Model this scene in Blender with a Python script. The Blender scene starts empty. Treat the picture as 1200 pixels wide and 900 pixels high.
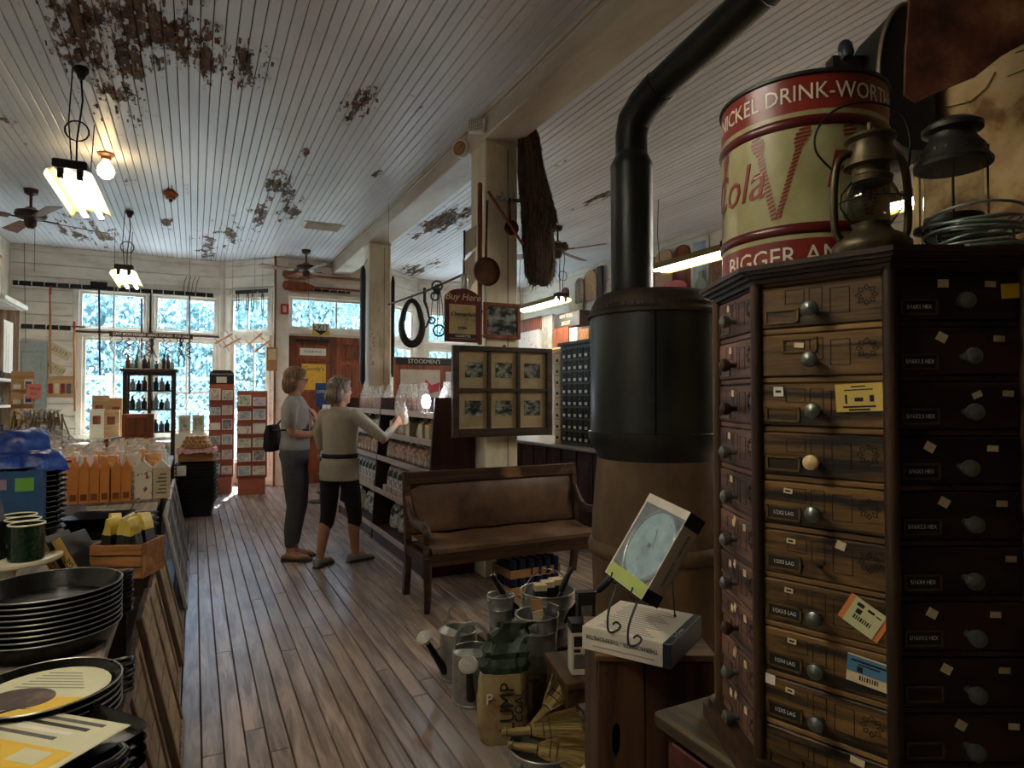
import bpy, math, random
from mathutils import Matrix, Vector, Euler
random.seed(7)
R = math.radians
SC = bpy.context.scene
COL = SC.collection

# ------------------------------------------------------------------ camera
CAM_H, FPX = 1.42, 740.0
PITCH, YAW = math.atan(16 / 740), math.atan(372 / 740)
cam_d = bpy.data.cameras.new('camera')
cam_d.sensor_width = 36.0
cam_d.lens = FPX / 1200 * 36.0
cam_d.clip_start = 0.05
cam = bpy.data.objects.new('camera', cam_d)
cam.location = (0, 0, CAM_H)
cam.rotation_euler = (math.pi / 2 + PITCH, 0, -YAW)
COL.objects.link(cam)
SC.camera = cam

# ------------------------------------------------------------------ light and exposure
SC.view_settings.view_transform = 'Standard'
SC.view_settings.look = 'None'
SC.view_settings.gamma = 1.0
SC.view_settings.use_curve_mapping = False
SC.view_settings.exposure = 0.8
SKY_STRENGTH, SUN_STRENGTH, TUBE_STRENGTH = 8.5, 22.0, 14.0
world = bpy.data.worlds.new('world')
SC.world = world
world.use_nodes = True
wn = world.node_tree
wn.nodes.clear()
w_out = wn.nodes.new('ShaderNodeOutputWorld')
w_bg = wn.nodes.new('ShaderNodeBackground')
w_bg.inputs['Color'].default_value = (0.83, 0.87, 1.0, 1)
w_bg.inputs['Strength'].default_value = SKY_STRENGTH
wn.links.new(w_bg.outputs[0], w_out.inputs[0])
sun_d = bpy.data.lights.new('sun', 'SUN')
sun_d.energy = SUN_STRENGTH
sun_d.angle = R(1.0)
sun_d.color = (1.0, 0.93, 0.82)
sun = bpy.data.objects.new('sun', sun_d)
sun.rotation_euler = (R(-38), 0, R(-14))
sun.location = (0, 20, 12)
COL.objects.link(sun)


def portal(loc, w, h, rz):
    """sampling portal for the daylight of one window opening"""
    d = bpy.data.lights.new('window_portal', 'AREA')
    d.shape = 'RECTANGLE'
    d.size, d.size_y = w, h
    d.cycles.is_portal = True
    o = bpy.data.objects.new('window_portal', d)
    o.location = loc
    o.rotation_euler = (R(-90), 0, rz)
    COL.objects.link(o)


portal((-0.63, 11.75, 2.0), 2.1, 2.3, 0)
portal((0.82, 11.35, 2.0), 0.9, 2.3, R(-41))
portal((2.1, 10.98, 2.78), 1.6, 0.7, 0)
portal((4.9, 11.75, 2.0), 2.0, 2.3, 0)

# ------------------------------------------------------------------ geometry of the view -> points of the place
_f = Vector((math.sin(YAW) * math.cos(PITCH), math.cos(YAW) * math.cos(PITCH), math.sin(PITCH)))
_r = Vector((math.cos(YAW), -math.sin(YAW), 0))
_u = _r.cross(_f)
_c = Vector((0, 0, CAM_H))


def ray(px, py): return _f + _r * ((px - 600) / FPX) + _u * ((450 - py) / FPX)
def at_z(px, py, z): d = ray(px, py); return _c + d * ((z - CAM_H) / d.z)
def at_x(px, py, x): d = ray(px, py); return _c + d * (x / d.x)
def at_y(px, py, y): d = ray(px, py); return _c + d * (y / d.y)
def at_d(px, py, dep): return _c + ray(px, py) * dep


# ------------------------------------------------------------------ mesh builder
class MB:
    def __init__(s, M=None):
        s.v, s.f, s.m, s.M = [], [], [], (M or Matrix.Identity(4))

    def add(s, vs, fs, mi=0):
        o = len(s.v)
        s.v += [tuple(s.M @ Vector(v)) for v in vs]
        s.f += [tuple(i + o for i in f) for f in fs]
        s.m += [mi] * len(fs)
        return s

    def box(s, c, d, rot=(0, 0, 0), mi=0, bev=0.0):
        hx, hy, hz = d[0] / 2, d[1] / 2, d[2] / 2
        Q = Matrix.Translation(Vector(c)) @ Euler(rot).to_matrix().to_4x4()
        if bev <= 0:
            vs = [(x * hx, y * hy, z * hz) for x in (-1, 1) for y in (-1, 1) for z in (-1, 1)]
            fs = [(0, 1, 3, 2), (4, 6, 7, 5), (0, 4, 5, 1), (2, 3, 7, 6), (0, 2, 6, 4), (1, 5, 7, 3)]
        else:
            b = min(bev, hx * .9, hy * .9, hz * .9)
            vs, fs = [], []
            ids = {}
            for x in (-1, 1):
                for y in (-1, 1):
                    for z in (-1, 1):
                        for a in range(3):
                            p = [x * (hx - b), y * (hy - b), z * (hz - b)]
                            p[a] = (x, y, z)[a] * (hx, hy, hz)[a]
                            ids[(x, y, z, a)] = len(vs)
                            vs.append(tuple(p))
            S = (-1, 1)
            for a in range(3):
                b1, b2 = (a + 1) % 3, (a + 2) % 3
                for sg in S:
                    q = []
                    for (p1, p2) in ((-1, -1), (1, -1), (1, 1), (-1, 1)):
                        k = [0, 0, 0]; k[a] = sg; k[b1] = p1; k[b2] = p2
                        q.append(ids[(k[0], k[1], k[2], a)])
                    fs.append(tuple(q if sg > 0 else q[::-1]))
                for p1 in S:
                    for p2 in S:
                        k1 = [0, 0, 0]; k1[b1] = p1; k1[b2] = p2; k1[a] = -1
                        k2 = list(k1); k2[a] = 1
                        q = (ids[(*k1, b1)], ids[(*k2, b1)], ids[(*k2, b2)], ids[(*k1, b2)])
                        fs.append(q if p1 * p2 < 0 else q[::-1])
            for x in S:
                for y in S:
                    for z in S:
                        q = tuple(ids[(x, y, z, a)] for a in range(3))
                        fs.append(q if x * y * z > 0 else q[::-1])
        return s.add([Q @ Vector(v) for v in vs], fs, mi)

    def b2(s, a, b, mi=0, bev=0.0):
        c = [(a[i] + b[i]) / 2 for i in range(3)]
        return s.box(c, [abs(b[i] - a[i]) for i in range(3)], mi=mi, bev=bev)

    def lathe(s, prof, n=24, c=(0, 0, 0), mi=0, sx=1, sy=1, cap=True, rot=None):
        vs, fs = [], []
        for (r, z) in prof:
            for k in range(n):
                a = 2 * math.pi * k / n
                vs.append((r * math.cos(a) * sx, r * math.sin(a) * sy, z))
        for i in range(len(prof) - 1):
            for k in range(n):
                k2 = (k + 1) % n
                fs.append((i * n + k, i * n + k2, (i + 1) * n + k2, (i + 1) * n + k))
        if cap:
            if prof[0][0] > 1e-5: fs.append(tuple(range(n))[::-1])
            if prof[-1][0] > 1e-5: fs.append(tuple((len(prof) - 1) * n + k for k in range(n)))
        Q = Matrix.Translation(Vector(c)) @ (Euler(rot).to_matrix().to_4x4() if rot else Matrix.Identity(4))
        return s.add([Q @ Vector(v) for v in vs], fs, mi)

    def loft(s, rings, mi=0, cap=True, closed=True):
        n = len(rings[0]); vs = [p for r in rings for p in r]; fs = []
        for i in range(len(rings) - 1):
            for k in range(n if closed else n - 1):
                k2 = (k + 1) % n
                fs.append((i * n + k, i * n + k2, (i + 1) * n + k2, (i + 1) * n + k))
        if cap:
            fs.append(tuple(range(n))[::-1]); fs.append(tuple((len(rings) - 1) * n + k for k in range(n)))
        return s.add(vs, fs, mi)

    def tube(s, path, r, n=8, mi=0, closed=False, flat=1.0):
        P = [Vector(p) for p in path]
        N = len(P)
        rs = r if isinstance(r, (list, tuple)) else [r] * N
        T = []
        for i in range(N):
            a = P[(i - 1) % N] if (closed or i > 0) else P[i]
            b = P[(i + 1) % N] if (closed or i < N - 1) else P[i]
            t = (b - a)
            T.append(t.normalized() if t.length > 1e-9 else Vector((0, 0, 1)))
        up = Vector((0, 0, 1)) if abs(T[0].z) < .9 else Vector((1, 0, 0))
        nrm = (up - T[0] * up.dot(T[0])).normalized()
        rings = []
        for i in range(N):
            nrm = (nrm - T[i] * nrm.dot(T[i]))
            nrm = nrm.normalized() if nrm.length > 1e-6 else T[i].orthogonal().normalized()
            bn = T[i].cross(nrm)
            rings.append([P[i] + (nrm * math.cos(2 * math.pi * k / n) * flat + bn * math.sin(2 * math.pi * k / n)) * rs[i] for k in range(n)])
        if closed:
            rings.append(rings[0])
        return s.loft(rings, mi, cap=not closed)

    def prism(s, poly, z0, z1, mi=0):
        n = len(poly)
        vs = [(p[0], p[1], z0) for p in poly] + [(p[0], p[1], z1) for p in poly]
        fs = [tuple(range(n))[::-1], tuple(range(n, 2 * n))] + [(k, (k + 1) % n, (k + 1) % n + n, k + n) for k in range(n)]
        return s.add(vs, fs, mi)

    def quad(s, a, b, c, d, mi=0):
        return s.add([a, b, c, d], [(0, 1, 2, 3)], mi)

    def text(s, txt, size, M, depth=0.001, mi=0, sx=1.0, bend=None, shear=0.0, spacing=1.0):
        vs, fs = text_geo(txt, size, depth, shear, spacing)
        out = []
        for v in vs:
            v = Vector((v[0] * sx, v[1], v[2]))
            if bend:      # wrap round a cylinder of radius bend about local y
                a = v.x / bend
                rr = bend + v.z
                v = Vector((math.sin(a) * rr, v.y, math.cos(a) * rr - bend))
            out.append(M @ v)
        return s.add(out, fs, mi)

    def build(s, name, mat, parent=None, smooth=None, loc=None, kind=None):
        me = bpy.data.meshes.new(name)
        me.from_pydata(s.v, [], s.f)
        mats = mat if isinstance(mat, (list, tuple)) else [mat]
        for m in mats: me.materials.append(m)
        if len(mats) > 1: me.polygons.foreach_set('material_index', s.m)
        if smooth is not None:
            me.polygons.foreach_set('use_smooth', [True] * len(me.polygons))
            me.set_sharp_from_angle(angle=R(smooth))
        me.update()
        return link(name, me, parent, loc, kind)


def link(name, me, parent=None, loc=None, kind=None):
    o = bpy.data.objects.new(name, me)
    COL.objects.link(o)
    if parent: o.parent = parent
    if loc is not None: o.location = loc
    if kind: o['kind'] = kind
    return o


NTH = ['nearest the bench', 'second from the bench', 'third from the bench', 'fourth from the bench', 'fifth from the bench', 'sixth from the bench', 'seventh from the bench', 'eighth from the bench', 'ninth from the bench']


def curve_pts(pts, n=5):
    """points of a smooth curve through pts"""
    P = [Vector(p) for p in pts]
    out = []
    for i in range(len(P) - 1):
        a, b, c, d = P[max(i - 1, 0)], P[i], P[i + 1], P[min(i + 2, len(P) - 1)]
        for k in range(n):
            t = k / n
            out.append(.5 * ((2 * b) + (c - a) * t + (2 * a - 5 * b + 4 * c - d) * t * t + (3 * b - a - 3 * c + d) * t ** 3))
    return out + [P[-1]]


_tc = {}
def text_geo(txt, size, depth, shear, spacing):
    key = (txt, size, depth, shear, spacing)
    if key not in _tc:
        cu = bpy.data.curves.new('lettering', 'FONT')
        cu.body = txt; cu.size = size; cu.extrude = depth
        cu.align_x = 'CENTER'; cu.align_y = 'CENTER'; cu.resolution_u = 2
        cu.shear = shear; cu.space_character = spacing
        ob = bpy.data.objects.new('lettering', cu)
        me = ob.to_mesh()
        _tc[key] = ([tuple(v.co) for v in me.vertices], [tuple(p.vertices) for p in me.polygons])
        ob.to_mesh_clear()
        bpy.data.objects.remove(ob); bpy.data.curves.remove(cu)
    return _tc[key]


def frame(o, right, up):
    """matrix whose x runs along right, y along up, z towards the viewer"""
    r = Vector(right).normalized(); u = Vector(up); u = (u - r * u.dot(r)).normalized(); n = r.cross(u)
    return Matrix(((r.x, u.x, n.x, o[0]), (r.y, u.y, n.y, o[1]), (r.z, u.z, n.z, o[2]), (0, 0, 0, 1)))


FRONT = lambda o: frame(o, (1, 0, 0), (0, 0, 1))          # upright, faces -y
TOP = lambda o, a=0: frame(o, (math.cos(a), math.sin(a), 0), (-math.sin(a), math.cos(a), 0))


def tag(o, label, cat, group=None):
    o['label'] = label; o['category'] = cat
    if group: o['group'] = group
    return o


def thing(name, label, cat, loc=(0, 0, 0), rz=0, group=None):
    o = bpy.data.objects.new(name, None)
    o.empty_display_size = 0.05
    COL.objects.link(o)
    o.location = loc; o.rotation_euler = (0, 0, rz)
    return tag(o, label, cat, group)


def clone(root, label=None, loc=None, rz=None, parent=None):
    c = root.copy(); COL.objects.link(c)
    if parent: c.parent = parent
    if label: c['label'] = label
    if loc is not None: c.location = loc
    if rz is not None: c.rotation_euler = (0, 0, rz)
    for ch in root.children: clone(ch, parent=c)
    return c


# ------------------------------------------------------------------ materials
def lin(c):
    return tuple(((v / 255) / 12.92 if v / 255 <= 0.04045 else ((v / 255 + 0.055) / 1.055) ** 2.4) for v in c) + (1.0,)


def new_mat(name):
    m = bpy.data.materials.new(name)
    m.use_nodes = True
    nt = m.node_tree
    return m, nt, nt.nodes['Principled BSDF']


_mc = {}
def plain(name, col, rough=0.6, metal=0.0, var=0.12, scale=18.0, bump=0.0, spec=0.5, emit=0.0, emit_col=None, coat=0.0, trans=0.0):
    if name in _mc: return _mc[name]
    m, nt, b = new_mat(name)
    N, L = nt.nodes, nt.links
    b.inputs['Roughness'].default_value = rough
    b.inputs['Metallic'].default_value = metal
    b.inputs['Specular IOR Level'].default_value = spec
    b.inputs['Coat Weight'].default_value = coat
    b.inputs['Transmission Weight'].default_value = trans
    c = lin(col)
    if var > 0:
        tc = N.new('ShaderNodeTexCoord')
        nz = N.new('ShaderNodeTexNoise'); nz.inputs['Scale'].default_value = scale; nz.inputs['Detail'].default_value = 5
        L.new(tc.outputs['Object'], nz.inputs['Vector'])
        cr = N.new('ShaderNodeValToRGB')
        cr.color_ramp.elements[0].position = .3; cr.color_ramp.elements[1].position = .7
        cr.color_ramp.elements[0].color = tuple(v * (1 - var * 1.6) for v in c[:3]) + (1,)
        cr.color_ramp.elements[1].color = tuple(min(1, v * (1 + var)) for v in c[:3]) + (1,)
        L.new(nz.outputs['Fac'], cr.inputs[0]); L.new(cr.outputs[0], b.inputs['Base Color'])
        if bump:
            bp = N.new('ShaderNodeBump'); bp.inputs['Strength'].default_value = bump; bp.inputs['Distance'].default_value = .01
            L.new(nz.outputs['Fac'], bp.inputs['Height']); L.new(bp.outputs[0], b.inputs['Normal'])
    else:
        b.inputs['Base Color'].default_value = c
    if emit:
        b.inputs['Emission Color'].default_value = lin(emit_col or col)
        b.inputs['Emission Strength'].default_value = emit
    _mc[name] = m
    return m


def wood(name, c1, c2, axis='y', scale=6.0, rough=0.55, rnd=0.25, bump=0.15, world_co=False, spec=0.4, wear=None):
    """wood grain running along one axis; alike pieces differ a little"""
    if name in _mc: return _mc[name]
    m, nt, b = new_mat(name)
    N, L = nt.nodes, nt.links
    b.inputs['Roughness'].default_value = rough
    b.inputs['Specular IOR Level'].default_value = spec
    if world_co:
        g = N.new('ShaderNodeNewGeometry'); src = g.outputs['Position']
    else:
        g = N.new('ShaderNodeTexCoord'); src = g.outputs['Object']
    oi = N.new('ShaderNodeObjectInfo')
    off = N.new('ShaderNodeVectorMath'); off.operation = 'SCALE'
    cmb = N.new('ShaderNodeCombineXYZ')
    for k in range(3): L.new(oi.outputs['Random'], cmb.inputs[k])
    L.new(cmb.outputs[0], off.inputs[0]); off.inputs['Scale'].default_value = 37.0
    ad = N.new('ShaderNodeVectorMath'); ad.operation = 'ADD'
    L.new(src, ad.inputs[0]); L.new(off.outputs[0], ad.inputs[1])
    mp = N.new('ShaderNodeMapping')
    st = {'x': (.09, 1, 1), 'y': (1, .09, 1), 'z': (1, 1, .09)}[axis]
    mp.inputs['Scale'].default_value = st
    L.new(ad.outputs[0], mp.inputs['Vector'])
    nz = N.new('ShaderNodeTexNoise'); nz.inputs['Scale'].default_value = scale * 4; nz.inputs['Detail'].default_value = 8; nz.inputs['Roughness'].default_value = .65
    nz.inputs['Distortion'].default_value = .6
    L.new(mp.outputs[0], nz.inputs['Vector'])
    cr = N.new('ShaderNodeValToRGB')
    cr.color_ramp.elements[0].position = .40; cr.color_ramp.elements[1].position = .61
    cr.color_ramp.elements[0].color = lin(c1); cr.color_ramp.elements[1].color = lin(c2)
    L.new(nz.outputs['Fac'], cr.inputs[0])
    hsv = N.new('ShaderNodeHueSaturation')
    mr = N.new('ShaderNodeMapRange'); mr.inputs['To Min'].default_value = 1 - rnd; mr.inputs['To Max'].default_value = 1 + rnd
    L.new(oi.outputs['Random'], mr.inputs['Value']); L.new(mr.outputs[0], hsv.inputs['Value'])
    L.new(cr.outputs[0], hsv.inputs['Color'])
    last = hsv.outputs[0]
    if wear:
        n2 = N.new('ShaderNodeTexNoise'); n2.inputs['Scale'].default_value = wear[1]; n2.inputs['Detail'].default_value = 6
        L.new(src, n2.inputs['Vector'])
        r2 = N.new('ShaderNodeValToRGB'); r2.color_ramp.elements[0].position = wear[2]; r2.color_ramp.elements[1].position = wear[2] + .15
        L.new(n2.outputs['Fac'], r2.inputs[0])
        mx = N.new('ShaderNodeMixRGB'); mx.inputs[2].default_value = lin(wear[0])
        L.new(r2.outputs[0], mx.inputs[0]); L.new(last, mx.inputs[1]); last = mx.outputs[0]
    L.new(last, b.inputs['Base Color'])
    if bump:
        bp = N.new('ShaderNodeBump'); bp.inputs['Strength'].default_value = bump; bp.inputs['Distance'].default_value = .005
        L.new(nz.outputs['Fac'], bp.inputs['Height']); L.new(bp.outputs[0], b.inputs['Normal'])
    _mc[name] = m
    return m


def glass(name, tint=(255, 255, 255), gloss=0.08):
    if name in _mc: return _mc[name]
    m, nt, b = new_mat(name)
    N, L = nt.nodes, nt.links
    N.remove(b)
    out = [n for n in N if n.type == 'OUTPUT_MATERIAL'][0]
    tr = N.new('ShaderNodeBsdfTransparent'); tr.inputs[0].default_value = lin(tint)
    gl = N.new('ShaderNodeBsdfGlossy'); gl.inputs['Roughness'].default_value = gloss
    lw = N.new('ShaderNodeLayerWeight'); lw.inputs['Blend'].default_value = .5
    pw = N.new('ShaderNodeMath'); pw.operation = 'POWER'; pw.inputs[1].default_value = 4.0
    fr = N.new('ShaderNodeMath'); fr.operation = 'MULTIPLY_ADD'; fr.inputs[1].default_value = .75; fr.inputs[2].default_value = .045
    L.new(lw.outputs['Facing'], pw.inputs[0]); L.new(pw.outputs[0], fr.inputs[0])
    mx = N.new('ShaderNodeMixShader')
    L.new(fr.outputs[0], mx.inputs[0]); L.new(tr.outputs[0], mx.inputs[1]); L.new(gl.outputs[0], mx.inputs[2])
    L.new(mx.outputs[0], out.inputs[0])
    _mc[name] = m
    return m


def plastic_film(name, tint=(238, 236, 230), milk=0.3):
    """clear crinkled cellophane: part transparent, part glossy, part milky"""
    if name in _mc: return _mc[name]
    m, nt, b = new_mat(name)
    N, L = nt.nodes, nt.links
    out = [n for n in N if n.type == 'OUTPUT_MATERIAL'][0]
    b.inputs['Base Color'].default_value = lin(tint); b.inputs['Roughness'].default_value = .18
    tc = N.new('ShaderNodeTexCoord')
    nz = N.new('ShaderNodeTexNoise'); nz.inputs['Scale'].default_value = 45; nz.inputs['Detail'].default_value = 3
    L.new(tc.outputs['Object'], nz.inputs['Vector'])
    bp = N.new('ShaderNodeBump'); bp.inputs['Strength'].default_value = .9; bp.inputs['Distance'].default_value = .01
    L.new(nz.outputs['Fac'], bp.inputs['Height']); L.new(bp.outputs[0], b.inputs['Normal'])
    mr = N.new('ShaderNodeMapRange'); mr.inputs['From Min'].default_value = .35; mr.inputs['From Max'].default_value = .7
    mr.inputs['To Min'].default_value = milk * .4; mr.inputs['To Max'].default_value = min(1, milk * 2)
    L.new(nz.outputs['Fac'], mr.inputs['Value'])
    tr = N.new('ShaderNodeBsdfTransparent')
    mx = N.new('ShaderNodeMixShader')
    L.new(mr.outputs[0], mx.inputs[0]); L.new(tr.outputs[0], mx.inputs[1]); L.new(b.outputs[0], mx.inputs[2])
    L.new(mx.outputs[0], out.inputs[0])
    _mc[name] = m
    return m


def mottled(name, cols, scale=5.0, rough=0.8, bump=0.4, metal=0.0, detail=8, stretch=(1, 1, 1), world_co=False, pos=None):
    """several colours in irregular patches: rust, plaster, food, photographs"""
    if name in _mc: return _mc[name]
    m, nt, b = new_mat(name)
    N, L = nt.nodes, nt.links
    b.inputs['Roughness'].default_value = rough; b.inputs['Metallic'].default_value = metal
    if world_co:
        g = N.new('ShaderNodeNewGeometry'); src = g.outputs['Position']
    else:
        g = N.new('ShaderNodeTexCoord'); src = g.outputs['Object']
    mp = N.new('ShaderNodeMapping'); mp.inputs['Scale'].default_value = stretch
    L.new(src, mp.inputs['Vector'])
    nz = N.new('ShaderNodeTexNoise'); nz.inputs['Scale'].default_value = scale; nz.inputs['Detail'].default_value = detail
    nz.inputs['Roughness'].default_value = .62
    L.new(mp.outputs[0], nz.inputs['Vector'])
    cr = N.new('ShaderNodeValToRGB')
    el = cr.color_ramp.elements
    n = len(cols)
    ps = pos or [.28 + .44 * i / (n - 1) for i in range(n)]
    el[0].position, el[1].position = ps[0], ps[-1]
    el[0].color, el[1].color = lin(cols[0]), lin(cols[-1])
    for i in range(1, n - 1):
        e = el.new(ps[i]); e.color = lin(cols[i])
    L.new(nz.outputs['Fac'], cr.inputs[0]); L.new(cr.outputs[0], b.inputs['Base Color'])
    if bump:
        bp = N.new('ShaderNodeBump'); bp.inputs['Strength'].default_value = bump; bp.inputs['Distance'].default_value = .02
        L.new(nz.outputs['Fac'], bp.inputs['Height']); L.new(bp.outputs[0], b.inputs['Normal'])
    _mc[name] = m
    return m


def peeling_paint(name, base, blobs, rough=0.38):
    """white gloss paint peeled off to brown wood in patches with shapes of their own"""
    m, nt, b = new_mat(name)
    N, L = nt.nodes, nt.links
    b.inputs['Roughness'].default_value = rough
    g = N.new('ShaderNodeNewGeometry')
    oi = N.new('ShaderNodeObjectInfo')
    mp = N.new('ShaderNodeMapping'); mp.inputs['Scale'].default_value = (1, .32, 1)
    L.new(g.outputs['Position'], mp.inputs['Vector'])
    nz = N.new('ShaderNodeTexNoise'); nz.inputs['Scale'].default_value = 9; nz.inputs['Detail'].default_value = 9; nz.inputs['Roughness'].default_value = .72
    L.new(mp.outputs[0], nz.inputs['Vector'])
    tot = None
    for (x, y, r, wgt) in blobs:
        d = N.new('ShaderNodeVectorMath'); d.operation = 'DISTANCE'
        L.new(mp.outputs[0], d.inputs[0]); d.inputs[1].default_value = (x, y * .32, 3.7)
        mr = N.new('ShaderNodeMapRange'); mr.inputs['From Min'].default_value = 0; mr.inputs['From Max'].default_value = r
        mr.inputs['To Min'].default_value = wgt; mr.inputs['To Max'].default_value = 0
        L.new(d.outputs['Value'], mr.inputs['Value'])
        if tot is None: tot = mr.outputs[0]
        else:
            a = N.new('ShaderNodeMath'); a.operation = 'MAXIMUM'
            L.new(tot, a.inputs[0]); L.new(mr.outputs[0], a.inputs[1]); tot = a.outputs[0]
    sm = N.new('ShaderNodeMath'); sm.operation = 'ADD'
    L.new(nz.outputs['Fac'], sm.inputs[0]); L.new(tot, sm.inputs[1])
    rnd = N.new('ShaderNodeMath'); rnd.operation = 'MULTIPLY_ADD'; rnd.inputs[1].default_value = .10
    L.new(oi.outputs['Random'], rnd.inputs[0]); L.new(sm.outputs[0], rnd.inputs[2])
    mk = N.new('ShaderNodeMapRange'); mk.inputs['From Min'].default_value = .79; mk.inputs['From Max'].default_value = .82
    L.new(rnd.outputs[0], mk.inputs['Value'])
    n2 = N.new('ShaderNodeTexNoise'); n2.inputs['Scale'].default_value = 26; n2.inputs['Detail'].default_value = 6
    L.new(mp.outputs[0], n2.inputs['Vector'])
    wd = N.new('ShaderNodeValToRGB')
    wd.color_ramp.elements[0].position = .36; wd.color_ramp.elements[1].position = .66
    wd.color_ramp.elements[0].color = lin((52, 38, 30)); wd.color_ramp.elements[1].color = lin((128, 98, 74))
    L.new(n2.outputs['Fac'], wd.inputs[0])
    n3 = N.new('ShaderNodeTexNoise'); n3.inputs['Scale'].default_value = 1.6; n3.inputs['Detail'].default_value = 5
    L.new(mp.outputs[0], n3.inputs['Vector'])
    pc = N.new('ShaderNodeValToRGB')
    pc.color_ramp.elements[0].position = .3; pc.color_ramp.elements[1].position = .65
    pc.color_ramp.elements[0].color = lin(tuple(v * .86 for v in base)); pc.color_ramp.elements[1].color = lin(base)
    L.new(n3.outputs['Fac'], pc.inputs[0])
    mx = N.new('ShaderNodeMixRGB')
    L.new(mk.outputs[0], mx.inputs[0]); L.new(pc.outputs[0], mx.inputs[1]); L.new(wd.outputs[0], mx.inputs[2])
    L.new(mx.outputs[0], b.inputs['Base Color'])
    rr = N.new('ShaderNodeMapRange'); rr.inputs['To Min'].default_value = rough; rr.inputs['To Max'].default_value = .85
    L.new(mk.outputs[0], rr.inputs['Value']); L.new(rr.outputs[0], b.inputs['Roughness'])
    bp = N.new('ShaderNodeBump'); bp.inputs['Strength'].default_value = .7; bp.inputs['Distance'].default_value = -.012
    L.new(mk.outputs[0], bp.inputs['Height'])
    bp2 = N.new('ShaderNodeBump'); bp2.inputs['Strength'].default_value = .12; bp2.inputs['Distance'].default_value = .01
    L.new(n3.outputs['Fac'], bp2.inputs['Height']); L.new(bp2.outputs[0], bp.inputs['Normal'])
    L.new(bp.outputs[0], b.inputs['Normal'])
    return m


M_white = mottled('cream_plank_paint', [(196, 188, 170), (226, 219, 204), (236, 231, 220)], 2.5, .55, .1, stretch=(1, 1, 3), world_co=True)
M_trim = mottled('cream_trim_paint', [(205, 197, 180), (232, 226, 212), (240, 236, 226)], 4, .5, .08, world_co=True)
M_post = mottled('old_cream_post_paint', [(150, 132, 92), (206, 196, 166), (222, 214, 190), (232, 226, 206)], 3.2, .5, .12, stretch=(1, 1, .3), world_co=True, pos=[.3, .42, .5, .66])
M_beam = mottled('dingy_beam_paint', [(150, 128, 100), (190, 180, 162), (216, 212, 202)], 2.0, .45, .1, stretch=(1, .3, 1), world_co=True)
M_plaster = mottled('crumbling_plaster', [(70, 42, 28), (128, 96, 58), (176, 148, 100), (196, 172, 126)], 3.4, .9, .9, world_co=True, pos=[.34, .44, .5, .62])
M_glass = glass('window_glass', (225, 238, 248))
M_clear = glass('clear_glass', (245, 248, 248))
M_film = plastic_film('cellophane')
M_film2 = plastic_film('milky_cellophane', (240, 240, 240), .45)
M_black = plain('black_iron', (24, 24, 22), .42, .35, .2, 30, .15)
M_dark = plain('black_paint', (22, 21, 21), .5)
M_blackpl = plain('black_plastic', (20, 20, 22), .35)
M_galv = mottled('galvanised_steel', [(120, 122, 118), (156, 158, 152), (186, 187, 180)], 14, .34, .06, metal=.6)
M_steel = plain('bright_steel', (190, 190, 188), .25, .95, .06)
M_paper = plain('white_card', (226, 222, 210), .7, 0, .05)
M_cream = plain('cream_enamel', (222, 216, 190), .35, 0, .05)
M_label = plain('cream_sticker', (216, 200, 158), .7, 0, .1, 60)
M_ink = plain('black_ink', (20, 18, 18), .7, 0, 0)
M_inkw = plain('white_lettering', (225, 222, 210), .6, 0, 0)
M_card = plain('brown_cardboard', (170, 128, 84), .8, 0, .08)
M_skin = plain('skin', (186, 134, 108), .5, 0, .06, 12)
M_walnut = wood('dark_walnut', (34, 20, 13), (66, 40, 24), 'x', 5, .4)
M_walnut_z = wood('dark_walnut_upright', (34, 20, 13), (66, 40, 24), 'z', 5, .4)
M_oak = wood('oak', (112, 72, 38), (160, 110, 64), 'x', 6, .5)
M_oak_z = wood('oak_upright', (112, 72, 38), (160, 110, 64), 'z', 6, .5)
M_pine = wood('pale_pine', (176, 138, 92), (206, 170, 124), 'x', 6, .6)
M_cherry = wood('red_brown_wood', (98, 48, 28), (142, 78, 46), 'z', 5, .45)

# ================================================================== SETTING
CEIL = 3.7
XL, XR, YB, YR, YD = -2.45, 6.1, 11.6, -3.0, 10.85


def wall(name, p0, p1, openings=(), z0=0.0, z1=CEIL, plank=0.19, mat=M_white, planks=True, thick=0.1):
    d = Vector((p1[0] - p0[0], p1[1] - p0[1], 0)); Lw = d.length
    b = MB()
    cuts = sorted({z0, z1} | {o[2] for o in openings} | {o[3] for o in openings})
    for i in range(len(cuts) - 1):
        a, c = cuts[i], cuts[i + 1]
        xs = [0.0]
        for o in sorted(openings):
            if o[2] < c - 1e-4 and o[3] > a + 1e-4: xs += [o[0], o[1]]
        xs.append(Lw)
        for k in range(0, len(xs), 2):
            if xs[k + 1] - xs[k] > .004: b.b2((xs[k], 0, a), (xs[k + 1], thick, c))
    w = b.build(name, mat, kind='structure')
    w.location = (p0[0], p0[1], 0); w.rotation_euler = (0, 0, math.atan2(d.y, d.x))
    if planks:
        z = z0
        while z < z1 - .02:
            zt = min(z + plank, z1)
            segs = [(0.0, Lw)]
            for o in openings:
                if o[2] < zt - .01 and o[3] > z + .01:
                    ns = []
                    for (s, e) in segs:
                        if o[1] <= s or o[0] >= e: ns.append((s, e)); continue
                        if o[0] - s > .03: ns.append((s, o[0]))
                        if e - o[1] > .03: ns.append((o[1], e))
                    segs = ns
            for (s, e) in segs:
                m = MB().b2((s, -.022 - random.random() * .005, z + .0045), (e, 0.0, zt - .0045), bev=.005)
                m.build('plank', mat, w)
            z = zt
    return w


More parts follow.
